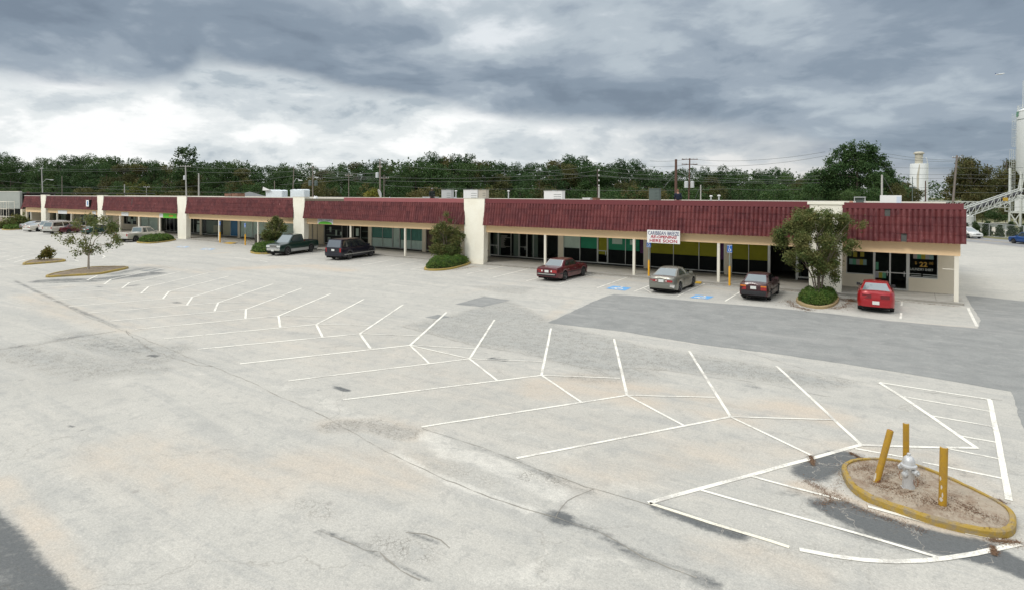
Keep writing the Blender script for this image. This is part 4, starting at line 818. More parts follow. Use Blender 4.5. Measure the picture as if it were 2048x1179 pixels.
# ------------------------------------------------------------------ vehicles
M_tyre = mat('tyre_rubber', (.018, .018, .018), .85, var=.1); M_rim = mat('wheel_alloy', (.62, .62, .60), .4, .2, var=.05); M_trim = mat('black_trim', (.022, .022, .024), .6, var=.05); M_under = mat('car_underside', (.01, .01, .01), .9)
M_chrome = mat('bright_chrome', (.62, .62, .60), .2, .9, var=.03); M_tail = mat('tail_lamp_red', (.30, .012, .015), .25, var=.05, coat=.6); M_amber = mat('amber_lamp', (.65, .20, .02), .25, coat=.6); M_head = mat('headlamp_glass', (.62, .64, .62), .15, .2, var=.04, coat=.6)
M_plate = mat('number_plate', (.66, .67, .64), .5, var=.06)
def carglass(name, c=(.055, .07, .07)):
    if name in MATS: return MATS[name]
    m = mat(name, c, .06, 0, var=.1, vs=1.2, spec=.9, coat=.5); return m
M_cg = carglass('car_glass'); M_cgr = carglass('rear_glass', (.15, .19, .20)); M_cgd = carglass('dark_car_glass', (.02, .025, .025))
def paintm(name, c, rough=.32, metal=.15): return mat(name, c, rough, metal, var=.06, vs=1.5, coat=.55, spec=.5)
def interp(pts, x):
    if x <= pts[0][0]: return pts[0][1]
    for (a, p), (c, q) in zip(pts, pts[1:]):
        if x <= c: return p + (q - p) * (x - a) / (c - a)
    return pts[-1][1]
def wheel(parent, x, y, r, wd, side, rimm=None, name='wheel', hub=False):
    e = empty(name, (x, y, r)); e.parent = parent; e.empty_display_size = .1; s = side
    pr = [(r * .62, -wd / 2), (r * .93, -wd / 2), (r, -wd / 2 + .03), (r, wd / 2 - .03), (r * .93, wd / 2), (r * .62, wd / 2)]
    MB().lathe(pr, 22, axis='y').build('tyre', M_tyre, e, smooth=35)
    mb = MB(); o = s * wd / 2
    mb.lathe([(r * .66, o - s * .02), (r * .64, o + s * .003), (r * .56, o - s * .03), (r * .5, o - s * .035)][::s], 20, axis='y')
    for k in range(5 if not hub else 1):
        q = 2 * PI * k / 5
        if not hub: mb.bar((math.cos(q) * r * .1, o - s * .015, math.sin(q) * r * .1), (math.cos(q) * r * .58, o - s * .02, math.sin(q) * r * .58), .03, r * .26)
    mb.lathe([(0, o), (r * (.16 if not hub else .5), o - s * .005), (r * (.2 if not hub else .58), o - s * .03)][::-s], 14, axis='y'); mb.lathe([(0, o - s * .05), (r * .62, o - s * .055)][::s] if s > 0 else [(0, o + .05), (r * .62, o + .055)], 14, axis='y')
    mb.build('rim', rimm or M_rim, e, smooth=40)
def car(name, label, cat, loc, head, paint, P, sc=(1, 1, 1), lower=None, group=None):
    """x forward, rear axle at x=0. P: dimensions; builds body shell, cabin, glass, lamps, bumpers, wheels"""
    e = empty(name, (loc[0], loc[1], 0), head, label=label, cat=cat, group=group); e.scale = sc
    W, wb, ro, fo, r = P['W'], P['wb'], P['ro'], P['fo'], P['r']; top = P['top']; sill = P.get('sill', .22); L0, L1 = -ro, wb + fo; ra = r + .07; hw = W / 2
    xs = set(np.linspace(L0, L1, 34).round(3)) | set(round(v, 3) for v in (L0 + .03, L0 + .09, L1 - .03, L1 - .09))
    for c in (0, wb):
        for t in np.linspace(0, PI, 11): xs.add(round(c + ra * math.cos(t), 3))
    for p, _ in top: xs.add(round(p, 3))
    xs = sorted(xs); xs = [xs[0]] + [b_ for a_, b_ in zip(xs, xs[1:]) if b_ - a_ > .012]
    def wx(x):
        t0 = max(0, (L0 + .42 - x) / .42); t1 = max(0, (x - (L1 - .6)) / .6); return hw * (1 - P.get('rt', .10) * t0 ** 2.2 - P.get('ft', .16) * t1 ** 2.0)
    def bot(x):
        z = sill + (.10 * max(0, (L0 + .5 - x) / .5) + .06 * max(0, (x - L1 + .5) / .5))
        for c in (0, wb):
            if abs(x - c) < ra: z = max(z, r + math.sqrt(max(0, ra * ra - (x - c) ** 2)) * .98)
        return z
    rows = [(0, .955), (.12, .985), (.38, 1.0), (.62, .995), (.82, .965), (.94, .93), (1, .885)]; nr = len(rows); n = len(xs); mb = MB(); bed = P.get('bed')
    for x in xs:
        zb, zt = bot(x), interp(top, x); wd = wx(x)
        if zb > zt - .12: zb = zt - .12
        for sy in (-1, 1):
            for t, k in rows:
                zz_ = zb + (zt - zb) * t
                kk = k if zz_ > .5 or t > 0 else k
                mb.v.append((x, sy * wd * kk, zz_))
    for i in range(n - 1):
        for s_ in (0, 1):
            for j in range(nr - 1):
                a = i * 2 * nr + s_ * nr + j; q = (a, a + 2 * nr, a + 2 * nr + 1, a + 1); mb.f.append(q if s_ == 0 else q[::-1])
    # bonnet, boot lid: crowned top
    for i in range(n - 1):
        if bed and bed[0] - .001 <= xs[i] and xs[i + 1] <= bed[1] + .001: continue
        for u0, u1 in ((-1, -.55), (-.55, 0), (0, .55), (.55, 1)):
            q = []
            for ii_, uu in ((i, u0), (i + 1, u0), (i + 1, u1), (i, u1)):
                x = xs[ii_]; q.append((x, uu * wx(x) * .885, interp(top, x) + .035 * (1 - uu * uu)))
            mb.add(q, [(0, 1, 2, 3)])
    for ii_, rev in ((0, 1), (n - 1, 0)):
        for j in range(nr - 1):
            a = ii_ * 2 * nr + j; c = ii_ * 2 * nr + nr + j; q = (a, c, c + 1, a + 1); mb.f.append(q[::-1] if rev else q)
        x = xs[ii_]; w_ = wx(x) * .885; zt = interp(top, x); mb.add([(x, -w_, zt), (x, w_, zt), (x, w_ * .55, zt + .024), (x, 0, zt + .035), (x, -w_ * .55, zt + .024)], [(0, 1, 2, 3, 4)])
    body = mb.build('body', paint, e, smooth=38, recalc=True)
    MB().box(L0 + .12, L1 - .12, -hw * .86, hw * .86, .2, min(.62, interp(top, wb) - .15)).build('underside', M_under, e)
    if lower:
        mb = MB(); seg = [(ra + .02, wb - ra - .02)] + ([(L0 + .1, -ra - .02)] if P.get('low_rear', 1) else [])
        for sy in (-1, 1):
            for a, c in seg: mb.hexa([(a, sy * hw * .985, .3), (c, sy * hw * .985, .3), (c, sy * (hw + .006), .3), (a, sy * (hw + .006), .3), (a, sy * hw * .985, .55), (c, sy * hw * .985, .55), (c, sy * (hw + .008), .55), (a, sy * (hw + .008), .55)])
        mb.build('lower_band', lower, e)
    if bed:
        mb = MB(); a, c = bed; zt = interp(top, (a + c) / 2); wi = hw * .80; wo = hw * .885
        for sy in (-1, 1): mb.hexa([(a, sy * wi, zt - .5), (c, sy * wi, zt - .5), (c, sy * wo, zt - .5), (a, sy * wo, zt - .5), (a, sy * wi, zt), (c, sy * wi, zt), (c, sy * wo, zt), (a, sy * wo, zt)])
        mb.box(a, c, -wi, wi, zt - .5, zt - .46).box(a, a + .05, -wi, wi, zt - .46, zt).box(c - .05, c, -wi, wi, zt - .46, zt); mb.build('cargo_bed', P.get('bedm') or paint, e)
    # cabin
    x_rb, x_rt, x_ft, x_fb = P['cab']; zr = P['zr']; zc = lambda x: interp(top, x) - .02; wB = hw * P.get('cwb', .89); wT = hw * P.get('cwt', .70); mb = MB()
    def cabp(x, u):      # u 0 belt .. 1 roof edge
        return None
    K = 9; prof = []
    low = [(x_rb, zc(x_rb)), (x_fb, zc(x_fb))]
    # side outline sections at stations along the roof
    st = [(x_rb, x_rt + .04)] + [(x_rb + (x_fb - x_rb) * k / K, x_rt + (x_ft - x_rt) * k / K) for k in range(1, K)] + [(x_fb, x_ft - .04)]
    us = [0, .5, .9, 1.0]
    def pt(k, u, sy):
        xb, xt = st[k]; x = xb + (xt - xb) * u; zb = zc(xb); ze = zr - .04 - .015 * abs(k / K * 2 - 1) ** 2; z = zb + (ze - zb) * u; wd = wB + (wT - wB) * u ** 1.15
        if k in (0, K): wd *= .93 if u > 0 else .97
        return (x, sy * wd, z)
    m_ = len(us)
    for k in range(K + 1):
        for sy in (-1, 1):
            for u in us: mb.v.append(pt(k, u, sy))
    for k in range(K):
        for s_ in (0, 1):
            for j in range(m_ - 1):
                a = k * 2 * m_ + s_ * m_ + j; q = (a, a + 2 * m_, a + 2 * m_ + 1, a + 1); mb.f.append(q if s_ == 0 else q[::-1])
    for k in range(K):
        for u0, u1 in ((-1, -.6), (-.6, 0), (0, .6), (.6, 1)):
            q = []
            for kk, uu in ((k, u0), (k + 1, u0), (k + 1, u1), (k, u1)):
                p = pt(kk, 1, 1); q.append((p[0], uu * p[1], p[2] + .045 * (1 - uu * uu) * (1 if kk not in (0, K) else .75)))
            mb.add(q, [(0, 1, 2, 3)])
    for k in (0, K):
        for j in range(m_ - 1):
            a = k * 2 * m_ + j; c = a + m_; mb.f.append((a, c, c + 1, a + 1))
        p = pt(k, 1, 1); mb.add([(p[0], -p[1], p[2]), (p[0], p[1], p[2]), (p[0], p[1] * .6, p[2] + .045 * .64 * .75), (p[0], 0, p[2] + .045 * .75), (p[0], -p[1] * .6, p[2] + .045 * .64 * .75)], [(0, 1, 2, 3, 4)])
    mb.build('cabin', P.get('roofm') or paint, e, smooth=40, recalc=True)
    def endglass(k, nm, m, dx):
        q = []
        for u, sy in ((.06, -1), (.06, 1), (.93, 1), (.93, -1)):
            p = pt(k, u, sy); q.append((p[0] + dx, p[1] * (.90 if u < .5 else .88), p[2] + abs(dx) * .35))
        c = tuple(sum(v[i] for v in q) / 4 + (dx * .6 if i == 0 else 0) for i in range(3))
        mb = MB(); mid0 = tuple((q[0][i] + q[1][i]) / 2 + (dx * .8 if i == 0 else 0) for i in range(3)); mid1 = tuple((q[2][i] + q[3][i]) / 2 + (dx * .8 if i == 0 else 0) for i in range(3))
        mb.add([q[0], mid0, q[1], q[2], mid1, q[3]], [(0, 1, 4, 5), (1, 2, 3, 4)]); o = mb.build(nm, m, e, smooth=60)
        if P.get('chrome'):
            b_ = MB()
            for a_, c_ in ((q[0], mid0), (mid0, q[1]), (q[1], q[2]), (q[2], mid1), (mid1, q[3]), (q[3], q[0])): b_.bar(a_, c_, .035)
            b_.build('chrome_surround', M_chrome, o)
    endglass(K, 'windscreen', P.get('wsm') or M_cgr, .012); endglass(0, 'rear_window', P.get('rwm') or M_cgr, -.012)
    def sp(f, u, sy):        # point on the cabin side, f 0 rear .. 1 front
        k = f * K; k0 = min(int(k), K - 1); a = Vector(pt(k0, u, sy)); c = Vector(pt(k0 + 1, u, sy)); p = a.lerp(c, k - k0)
        for u0, u1 in zip(us, us[1:]):
            if u0 <= u <= u1:
                p0 = Vector(pt(k0, u0, sy)).lerp(Vector(pt(k0 + 1, u0, sy)), k - k0); p1 = Vector(pt(k0, u1, sy)).lerp(Vector(pt(k0 + 1, u1, sy)), k - k0); p = p0.lerp(p1, (u - u0) / (u1 - u0)); break
        p.y += sy * .008; return tuple(p)
    for sy in (-1, 1):
        for f0, f1, g0, g1 in P['win']:
            mb = MB(); nn = 5
            for i in range(nn + 1):
                t = i / nn; mb.v += [sp(f0 + (f1 - f0) * t, .10, sy), sp((f0 * .5 + g0 * .5) + (f1 * .5 + g1 * .5 - f0 * .5 - g0 * .5) * t, .5, sy), sp(g0 + (g1 - g0) * t, .87, sy)]
            mb.f = [(3 * i + j, 3 * i + 3 + j, 3 * i + 4 + j, 3 * i + 1 + j) for i in range(nn) for j in (0, 1)]
            o = mb.build('side_window', P.get('swm') or M_cg, e, smooth=60)
    # door seams and handles
    mb = MB(); zt = interp(top, wb * .5)
    for sy in (-1, 1):
        for x in P.get('seams', (wb * .42, wb * .86)): mb.box(x - .006, x + .006, sy * hw * 1.001 - .004, sy * hw * 1.001 + .004, .36, zt - .18)
    mb.build('door_seams', M_trim, e)
    for sy in (-1, 1):
        for x in P.get('handles', (wb * .30, wb * .66)): MB().box(x - .07, x + .07, sy * hw * .995 - .02, sy * hw * .995 + .02, zt - .21, zt - .18).build('door_handle', P.get('hm') or paint, e)
        p = sp(.93, .08, sy); MB().hexa([(p[0] - .05, p[1], p[2]), (p[0] + .1, p[1], p[2]), (p[0] + .1, p[1] + sy * .2, p[2]), (p[0] - .03, p[1] + sy * .2, p[2]), (p[0] - .05, p[1], p[2] + .12), (p[0] + .07, p[1], p[2] + .12), (p[0] + .07, p[1] + sy * .19, p[2] + .13), (p[0] - .03, p[1] + sy * .19, p[2] + .13)]).build('wing_mirror', P.get('mirm') or paint, e)
    if P.get('strip'):
        mb = MB()
        for sy in (-1, 1): mb.box(L0 + .35, L1 - .4, sy * (hw + .004) - .008, sy * (hw + .004) + .008, P['strip'], P['strip'] + .05)
        mb.build('side_moulding', P.get('stripm') or M_trim, e)
    # bumpers
    def bumper(xe, s_, z0, z1, m, ov=.07, nm='bumper'):
        w0 = wx(xe) * .97; yy = np.linspace(-1, 1, 9); mb = MB(); vs = []
        for u in yy:
            xo = xe + s_ * (ov - .10 * u ** 4); vs += [(xe - s_ * .12, u * (w0 + .03), z0 + .02), (xo, u * (w0 + .02), z0), (xo + s_ * .012, u * (w0 + .02), (z0 + z1) / 2), (xo, u * (w0 + .02), z1), (xe - s_ * .05, u * (w0 + .02), z1 + .01)]
        mb.add(vs, [(5 * i + j, 5 * i + 5 + j, 5 * i + 6 + j, 5 * i + 1 + j) for i in range(8) for j in range(4)]); return mb.build(nm, m, e, smooth=50)
    rb, fb = P['rbump'], P['fbump']; bumper(L0, -1, *rb[:3], nm='rear_bumper'); bumper(L1, 1, *fb[:3], nm='front_bumper')
    if P.get('rstripe'): mb = MB(); z_ = P['rstripe']; mb.box(L0 - .095, L0 - .07, -hw * .8, hw * .8, z_, z_ + .05); mb.build('bumper_strip', M_chrome, e)
    wl_ = wx(L0)
    for sy in (-1, 1):
        y1 = wl_ * .95; y0 = y1 - P['tl'][0]; z0, z1 = P['tl'][1:3]; xo = L0 - .012
        a, c = sorted((sy * y0, sy * y1)); o = MB().hexa([(xo, a, z0), (xo + .25, a, z0), (xo + .25, c, z0), (xo + (.015 if sy > 0 else 0), c, z0), (xo + .01, a, z1), (xo + .25, a, z1), (xo + .25, c, z1), (xo + .01, c, z1)]).build('tail_lamp', P['tl'][3] if len(P['tl']) > 3 else M_tail, e)
        if P.get('tlup'): MB().box(xo - .012, xo + .1, a, c, z1 - .07, z1 - .005).build('indicator', M_amber, o)
        if P.get('tlin'): yy0 = sy * (y0 + .02); MB().box(xo - .012, xo + .05, min(yy0, yy0 + sy * .09), max(yy0, yy0 + sy * .09), z0 + .04, z1 - .03).build('reverse_lamp', M_plate, o)
        y1 = wx(L1) * .96; y0 = y1 - P['hl'][0]; a, c = sorted((sy * y0, sy * y1)); z0, z1 = P['hl'][1:3]
        MB().hexa([(L1 - .25, a, z0), (L1 + .014, a, z0), (L1 + .012, c, z0), (L1 - .25, c, z0), (L1 - .25, a, z1), (L1 + .01, a, z1), (L1 + .008, c, z1), (L1 - .25, c, z1)]).build('headlight', M_head, e)
    zg0, zg1 = P['hl'][1:3]; yg = wx(L1) * .96 - P['hl'][0] - .03; g_ = MB().box(L1 - .05, L1 + .012, -yg, yg, zg0, zg1 + .02).build('grille', P.get('grm') or M_trim, e)
    if P.get('grchrome'):
        mb = MB(); mb.box(L1 + .0, L1 + .03, -yg - .02, yg + .02, zg1 + .0, zg1 + .05).box(L1, L1 + .03, -yg - .02, yg + .02, zg0 - .03, zg0 + .01)
        for k in range(-2, 3): mb.box(L1, L1 + .025, -yg, yg, (zg0 + zg1) / 2 + k * .05 - .008, (zg0 + zg1) / 2 + k * .05 + .008)
        mb.build('grille_bars', M_chrome, g_)
    pz = P['pz']; po = P.get('px', .02); MB().box(L0 - po - .012, L0 - po, -.16, .16, pz, pz + .16).build('number_plate', M_plate, e)
    if P.get('fplate'): MB().box(L1 + .09, L1 + .1, -.16, .16, .42, .57).build('number_plate', M_plate, e)
    for x in (0, wb):
        for sy in (-1, 1): wheel(e, x, sy * (hw - .115 - P.get('inset', 0)), r, P.get('tw', .2), sy, P.get('rimm'), hub=P.get('hub', False))
    return e
def at(px, py): return G(px, py)
HD = PI / 2
# shapes
SED80 = dict(W=1.79, wb=2.8, ro=1.12, fo=.86, r=.32, top=[(-1.12, .90), (-1.05, .93), (-.35, .97), (.05, .975), (2.1, .955), (2.35, .94), (3.55, .85), (3.66, .80)], cab=(-.28, .28, 1.55, 2.20), zr=1.44, cwt=.72, win=[(.12, .40, .10, .44), (.44, .86, .47, .90)], seams=(.9, 1.95, .18), handles=(.45, 1.45),
             rbump=(.40, .56, M_trim), fbump=(.40, .58, M_trim), rstripe=.49, tl=(.48, .62, .80), tlin=1, hl=(.34, .58, .76), pz=.62, px=.02, chrome=1, strip=.52, rt=.06, rimm=M_rim, hm=M_chrome, grchrome=1, swm=M_cgd)
SED97 = dict(W=1.78, wb=2.67, ro=1.06, fo=.97, r=.31, top=[(-1.06, .86), (-1.0, .96), (-.55, 1.00), (.0, .985), (2.0, .95), (2.4, .91), (3.35, .74), (3.6, .66)], cab=(-.50, .28, 1.30, 2.28), zr=1.42, cwt=.68, win=[(.14, .42, .14, .45), (.46, .86, .49, .93)], seams=(.75, 1.85), handles=(.35, 1.35),
             rbump=(.34, .60, None), fbump=(.30, .55, None), tl=(.46, .70, .82), tlin=1, hl=(.42, .56, .68), pz=.68, rt=.16, ft=.22)
SED88 = dict(W=1.66, wb=2.47, ro=.98, fo=.82, r=.29, top=[(-.98, .86), (-.93, .95), (-.5, .98), (.0, .98), (1.9, .95), (2.2, .92), (3.2, .78), (3.29, .72)], cab=(-.42, .12, 1.15, 1.9), zr=1.41, cwt=.72, win=[(.13, .40, .12, .42), (.44, .87, .46, .9)], seams=(.75, 1.75), handles=(.3, 1.25),
             rbump=(.34, .56, M_trim), fbump=(.34, .52, M_trim), tl=(.32, .62, .86), tlup=1, hl=(.3, .55, .70), pz=.66, px=.02, rt=.08, hub=True, strip=.5, swm=M_cgd)
SPORT = dict(W=1.74, wb=2.62, ro=1.0, fo=1.0, r=.31, top=[(-1.0, .84), (-.94, .98), (-.6, 1.0), (.0, .97), (2.0, .93), (2.35, .89), (3.3, .70), (3.62, .60)], cab=(-.62, .18, 1.18, 2.25), zr=1.36, cwt=.66, win=[(.14, .44, .15, .46), (.48, .86, .50, .93)], seams=(.85, 2.0), handles=(.55, 1.5),
             rbump=(.30, .60, None), fbump=(.28, .52, None), tl=(.38, .68, .86, M_tail), hl=(.36, .52, .64), pz=.42, px=.095, rt=.24, ft=.26, mirm=None)
PICK = dict(W=1.95, wb=3.5, ro=1.15, fo=.95, r=.37, sill=.36, top=[(-1.15, 1.12), (.95, 1.12), (.97, 1.12), (3.05, 1.12), (3.35, 1.10), (4.35, 1.0), (4.45, .94)], cab=(.98, 1.10, 2.45, 3.22), zr=1.84, cwb=.90, cwt=.76, win=[(.08, .34, .08, .36), (.40, .88, .42, .93)], seams=(.98, 1.9, 2.95), handles=(2.3,),
            rbump=(.50, .68, M_chrome), fbump=(.48, .70, M_chrome), tl=(.16, .78, 1.08), hl=(.42, .76, .94), pz=.52, px=.09, bed=(-1.05, .94), rt=.03, ft=.1, grchrome=1, tw=.24)
SUV = dict(W=1.95, wb=3.3, ro=1.35, fo=.95, r=.37, sill=.36, top=[(-1.35, 1.12), (3.0, 1.12), (3.25, 1.1), (4.15, 1.02), (4.25, .95)], cab=(-1.30, -1.12, 2.35, 3.05), zr=1.86, cwb=.92, cwt=.80, win=[(.04, .36, .04, .37), (.40, .60, .40, .61), (.64, .90, .64, .95)], seams=(.9, 1.9, 2.9), handles=(1.1, 2.1),
           rbump=(.50, .68, M_chrome), fbump=(.48, .68, M_chrome), tl=(.16, .80, 1.10), hl=(.34, .78, .94), pz=.85, rt=.04, ft=.1, tw=.24, swm=M_cgd)
VAN = dict(W=1.95, wb=3.05, ro=1.12, fo=.88, r=.33, sill=.28, top=[(-1.12, 1.05), (2.6, 1.04), (2.95, 1.0), (3.75, .82), (3.93, .74)], cab=(-1.07, -.86, 1.75, 3.0), zr=1.76, cwb=.93, cwt=.80, win=[(.05, .33, .05, .36), (.37, .60, .39, .64), (.64, .88, .67, .96)], seams=(.6, 1.7, 2.5), handles=(.75, 1.85),
           rbump=(.36, .58, None), fbump=(.34, .56, None), tl=(.17, .70, 1.02), hl=(.40, .62, .76), pz=.78, rt=.06, ft=.2, strip=.46, stripm=M_alu, swm=M_cgd)
def W2_(P, m, **k):
    q = dict(P); q['rbump'] = (*P['rbump'][:2], P['rbump'][2] or m); q['fbump'] = (*P['fbump'][:2], P['fbump'][2] or m); q['mirm'] = q.get('mirm') or m; q.update(k); return q
def place(rn, head, W): 
    """rear axle centre from the ground contact of the near rear wheel (right-hand one)"""
    p = Vector(G(*rn)[:2]); n = Vector((math.cos(head + PI / 2), math.sin(head + PI / 2))); return p + n * (W / 2 - .02)
p_mar = paintm('maroon_paint', (.085, .006, .012)); h = HD + .01
car('parked_sedan', 'maroon boxy sedan with chrome trimmed rear window, parked nose in at the walkway', 'car', place((1130.6, 561.4), h, 1.79), h, p_mar, W2_(SED80, p_mar), sc=(1.06, 1, 1.06))
p_gry = paintm('grey_green_metallic', (.205, .205, .175), metal=.45); h = HD + .012
g1 = car('parked_sedan', 'grey sedan with dented rear bumper parked between two blue signs', 'car', place((1360.5, 585.3), h, 1.78), h, p_gry, W2_(SED97, p_gry), sc=(1.07, 1.02, 1.08))
p_dm = paintm('dark_burgundy_paint', (.045, .008, .011), .45); h = HD + .012
car('parked_sedan', 'small dark burgundy sedan with black bumper and amber lamps beside the bushy tree', 'car', place((1541, 599.4), h, 1.60), h, p_dm, W2_(SED88, p_dm), sc=(1.04, 1, 1.07))
p_red = paintm('bright_red_paint', (.34, .008, .014), .28); h = HD + .045
car('parked_sedan', 'bright red rounded sedan with black mirrors parked at the corner shop', 'car', place((1786, 622.5), h, 1.64), h, p_red, W2_(SPORT, p_red, mirm=M_trim, tl=(.42, .68, .86, mat('dark_tail_lamp', (.13, .008, .012), .2, coat=.6))), sc=(1.0, 1.0, 1.12))
p_grn = paintm('dark_green_paint', (.004, .026, .020)); h = PI * 2 - math.radians(90 - 14) - .0
fn = Vector(G(577.8, 510.6)[:2]); rn = Vector(G(633, 503)[:2]); dv = (fn - rn); dv = dv.normalized(); nrm_ = Vector((-dv.y, dv.x)); rc = rn + nrm_ * (-.0)
# front of the green pickup faces the camera; its left side is seen
hh_ = math.atan2(dv.y, dv.x); side = Vector((math.cos(hh_ - PI / 2), math.sin(hh_ - PI / 2))); c_ = fn + side * .95 - dv * 3.5
car('parked_pickup', 'dark green extended cab pickup truck with silver lower band, facing out', 'pickup truck', c_, hh_, p_grn, W2_(PICK, p_grn, fplate=1, handles=(2.35,), bedm=M_trim), sc=(1.05, 1.0, 1.12), lower=mat('silver_band', (.42, .43, .42), .4, .4))
p_nvy = paintm('navy_paint', (.004, .005, .015)); h = math.radians(101)
car('parked_minivan', 'dark navy minivan with a thin silver side strip, parked nose in', 'minivan', place((699, 519.5), h, 1.93), h, p_nvy, W2_(VAN, p_nvy, rwm=carglass('grey_rear_glass', (.12, .14, .16))), sc=(1.08, 1.05, 1.13))
p_sil = paintm('champagne_silver', (.52, .50, .44), metal=.3); h = math.radians(113)
car('parked_pickup', 'champagne silver pickup truck with covered bed near the second shop group', 'pickup truck', place((272, 483.8), h, 1.95) , h, p_sil, W2_(PICK, p_sil, bed=None, top=[(-1.15, 1.14), (-1.1, 1.2), (.95, 1.2), (.97, 1.12), (3.05, 1.12), (3.35, 1.10), (4.35, 1.0), (4.45, .94)], rbump=(.50, .68, M_chrome)), sc=(1.12, 1, 1))
p_teal = paintm('teal_green_paint', (.006, .045, .042)); h = math.radians(112)
def pc(px, py): return Vector(G(px, py)[:2])
car('parked_sedan', 'dark teal green sedan half hidden behind the slender tree', 'car', pc(176, 469.5) + Vector((-1, .9)), h, p_teal, W2_(SED97, p_teal), sc=(1.15, 1, 1))
car('parked_sedan', 'dark red sedan between the silver van like wagon and the teal sedan', 'car', pc(116, 467.5) + Vector((-.2, .9)), h, paintm('wine_red_paint', (.09, .010, .018)), W2_(SED97, p_mar), sc=(1.1, 1, 1))
car('parked_wagon', 'long beige silver utility wagon with dark side windows', 'car', pc(99, 468) + Vector((0, .9)), h, p_sil, W2_(SUV, p_sil), sc=(1.15, 1, 1))
p_wht = paintm('white_car_paint', (.66, .66, .63), metal=0)
car('parked_minivan', 'white minivan behind the beige silver wagon', 'minivan', pc(84, 463.5) + Vector((0, 1.2)), h, p_wht, W2_(VAN, p_wht), sc=(1.2, 1, 1))
car('parked_sedan', 'cream white sedan with red tail lamp beside the far shrubs', 'car', pc(62, 463.5) + Vector((0, .4)), h, paintm('cream_car_paint', (.55, .53, .46), metal=.1), W2_(SED97, p_wht), sc=(1.2, 1, 1))
car('parked_sedan', 'silver grey sedan partly hidden behind the far left shrubs', 'car', pc(46, 459.5) + Vector((0, 1)), h, paintm('cool_silver_paint', (.33, .35, .36), metal=.4), W2_(SED97, p_gry), sc=(1.2, 1, 1))
p_blu = paintm('mid_blue_paint', (.015, .065, .22)); fpt = pc(2020, 486.5); hv = Vector((-rdv[0], -rdv[1])) if rdv[0] > 0 else Vector(rdv); hh_ = math.atan2(hv.y, hv.x)
car('pickup_truck', 'blue compact pickup driving along the road at the right edge', 'pickup truck', fpt - hv * 3.7 + Vector((-hv.y, hv.x)) * -.8, hh_, p_blu, W2_(PICK, p_blu, rbump=(.5, .68, M_blue), fbump=(.48, .66, p_blu)), sc=(.9, .9, .88))
car('parked_car', 'white car partly hidden behind the right end of the tiled roof', 'car', pc(1931, 476.5) + hv * 1.2 + Vector((0, 1.5)), hh_ + PI, p_wht, W2_(VAN, p_wht), sc=(.95, .95, .95))
# dented corner of the grey sedan
MB().add([(-1.17, -.86, .42), (-1.19, -.58, .46), (-1.15, -.60, .60), (-1.10, -.88, .58), (-1.12, -.74, .50)], [(0, 1, 4), (1, 2, 4), (2, 3, 4), (3, 0, 4)]).build('bumper_dent', mat('scraped_plastic', (.42, .41, .38), .7, var=.3, vs=12), g1)
# ------------------------------------------------------------------ foliage
F_crepe = foliage('crepe_leaves', (.090, .130, .036), (.150, .155, .050), (.20, .145, .055), rnd=.05, ns=1.2); F_hedge = foliage('hedge_leaves', (.06, .13, .022), (.11, .17, .034), (.15, .18, .045), rnd=.05, ns=2)
F_broad = foliage('broad_leaves', (.034, .078, .020), (.058, .102, .027), (.080, .095, .032), rnd=.28, ns=.25); F_pine = foliage('pine_needles', (.032, .076, .024), (.054, .100, .030), (.08, .11, .036), rnd=.25, ns=.3)
F_aut = foliage('autumn_leaves', (.078, .090, .028), (.110, .102, .034), (.14, .092, .036), rnd=.25, ns=.3); F_yel = foliage('yellow_green_leaves', (.13, .15, .02), (.20, .19, .03), (.24, .18, .03), rnd=.05, ns=1); F_sap = foliage('sapling_leaves', (.10, .11, .02), (.16, .13, .03), (.22, .11, .03), rnd=.05, ns=3)
F_fir = foliage('evergreen_leaves', (.030, .065, .020), (.05, .085, .03), (.07, .09, .03), rnd=.12, ns=1)
M_bark = mat('grey_bark', (.17, .14, .11), .9, var=.2, vs=6); M_barkd = mat('dark_bark', (.07, .055, .045), .9, var=.2, vs=4); M_pale_bark = mat('pale_bark', (.34, .30, .25), .85, var=.2, vs=5)
def leaves(pos, size, seed, up=.35, asp=.55, jit=.5):
    """numpy leaf quads (folded diamonds) at positions"""
    rg = np.random.default_rng(seed); n = len(pos); s = size * (1 + rg.uniform(-jit, jit, n))
    a = rg.normal(size=(n, 3)); a /= np.linalg.norm(a, axis=1)[:, None]; b_ = rg.normal(size=(n, 3)); b_[:, 2] += up; b_ -= (b_ * a).sum(1)[:, None] * a; b_ /= np.linalg.norm(b_, axis=1)[:, None]
    A = a * s[:, None] * .5; B = b_ * s[:, None] * .5 * asp
    v = np.stack([pos - A, pos - B, pos + A, pos + B], 1).reshape(-1, 3); f = np.arange(n * 4).reshape(n, 4); return v, f
def npmesh(name, v, f, m):
    me = bpy.data.meshes.new(name); me.vertices.add(len(v)); me.vertices.foreach_set('co', v.astype(np.float32).ravel()); k = f.shape[1]
    me.loops.add(len(f) * k); me.loops.foreach_set('vertex_index', f.ravel().astype(np.int32)); me.polygons.add(len(f)); me.polygons.foreach_set('loop_start', np.arange(len(f)) * k); me.polygons.foreach_set('loop_total', np.full(len(f), k)); me.update(); me.validate(); me.materials.append(m); return me
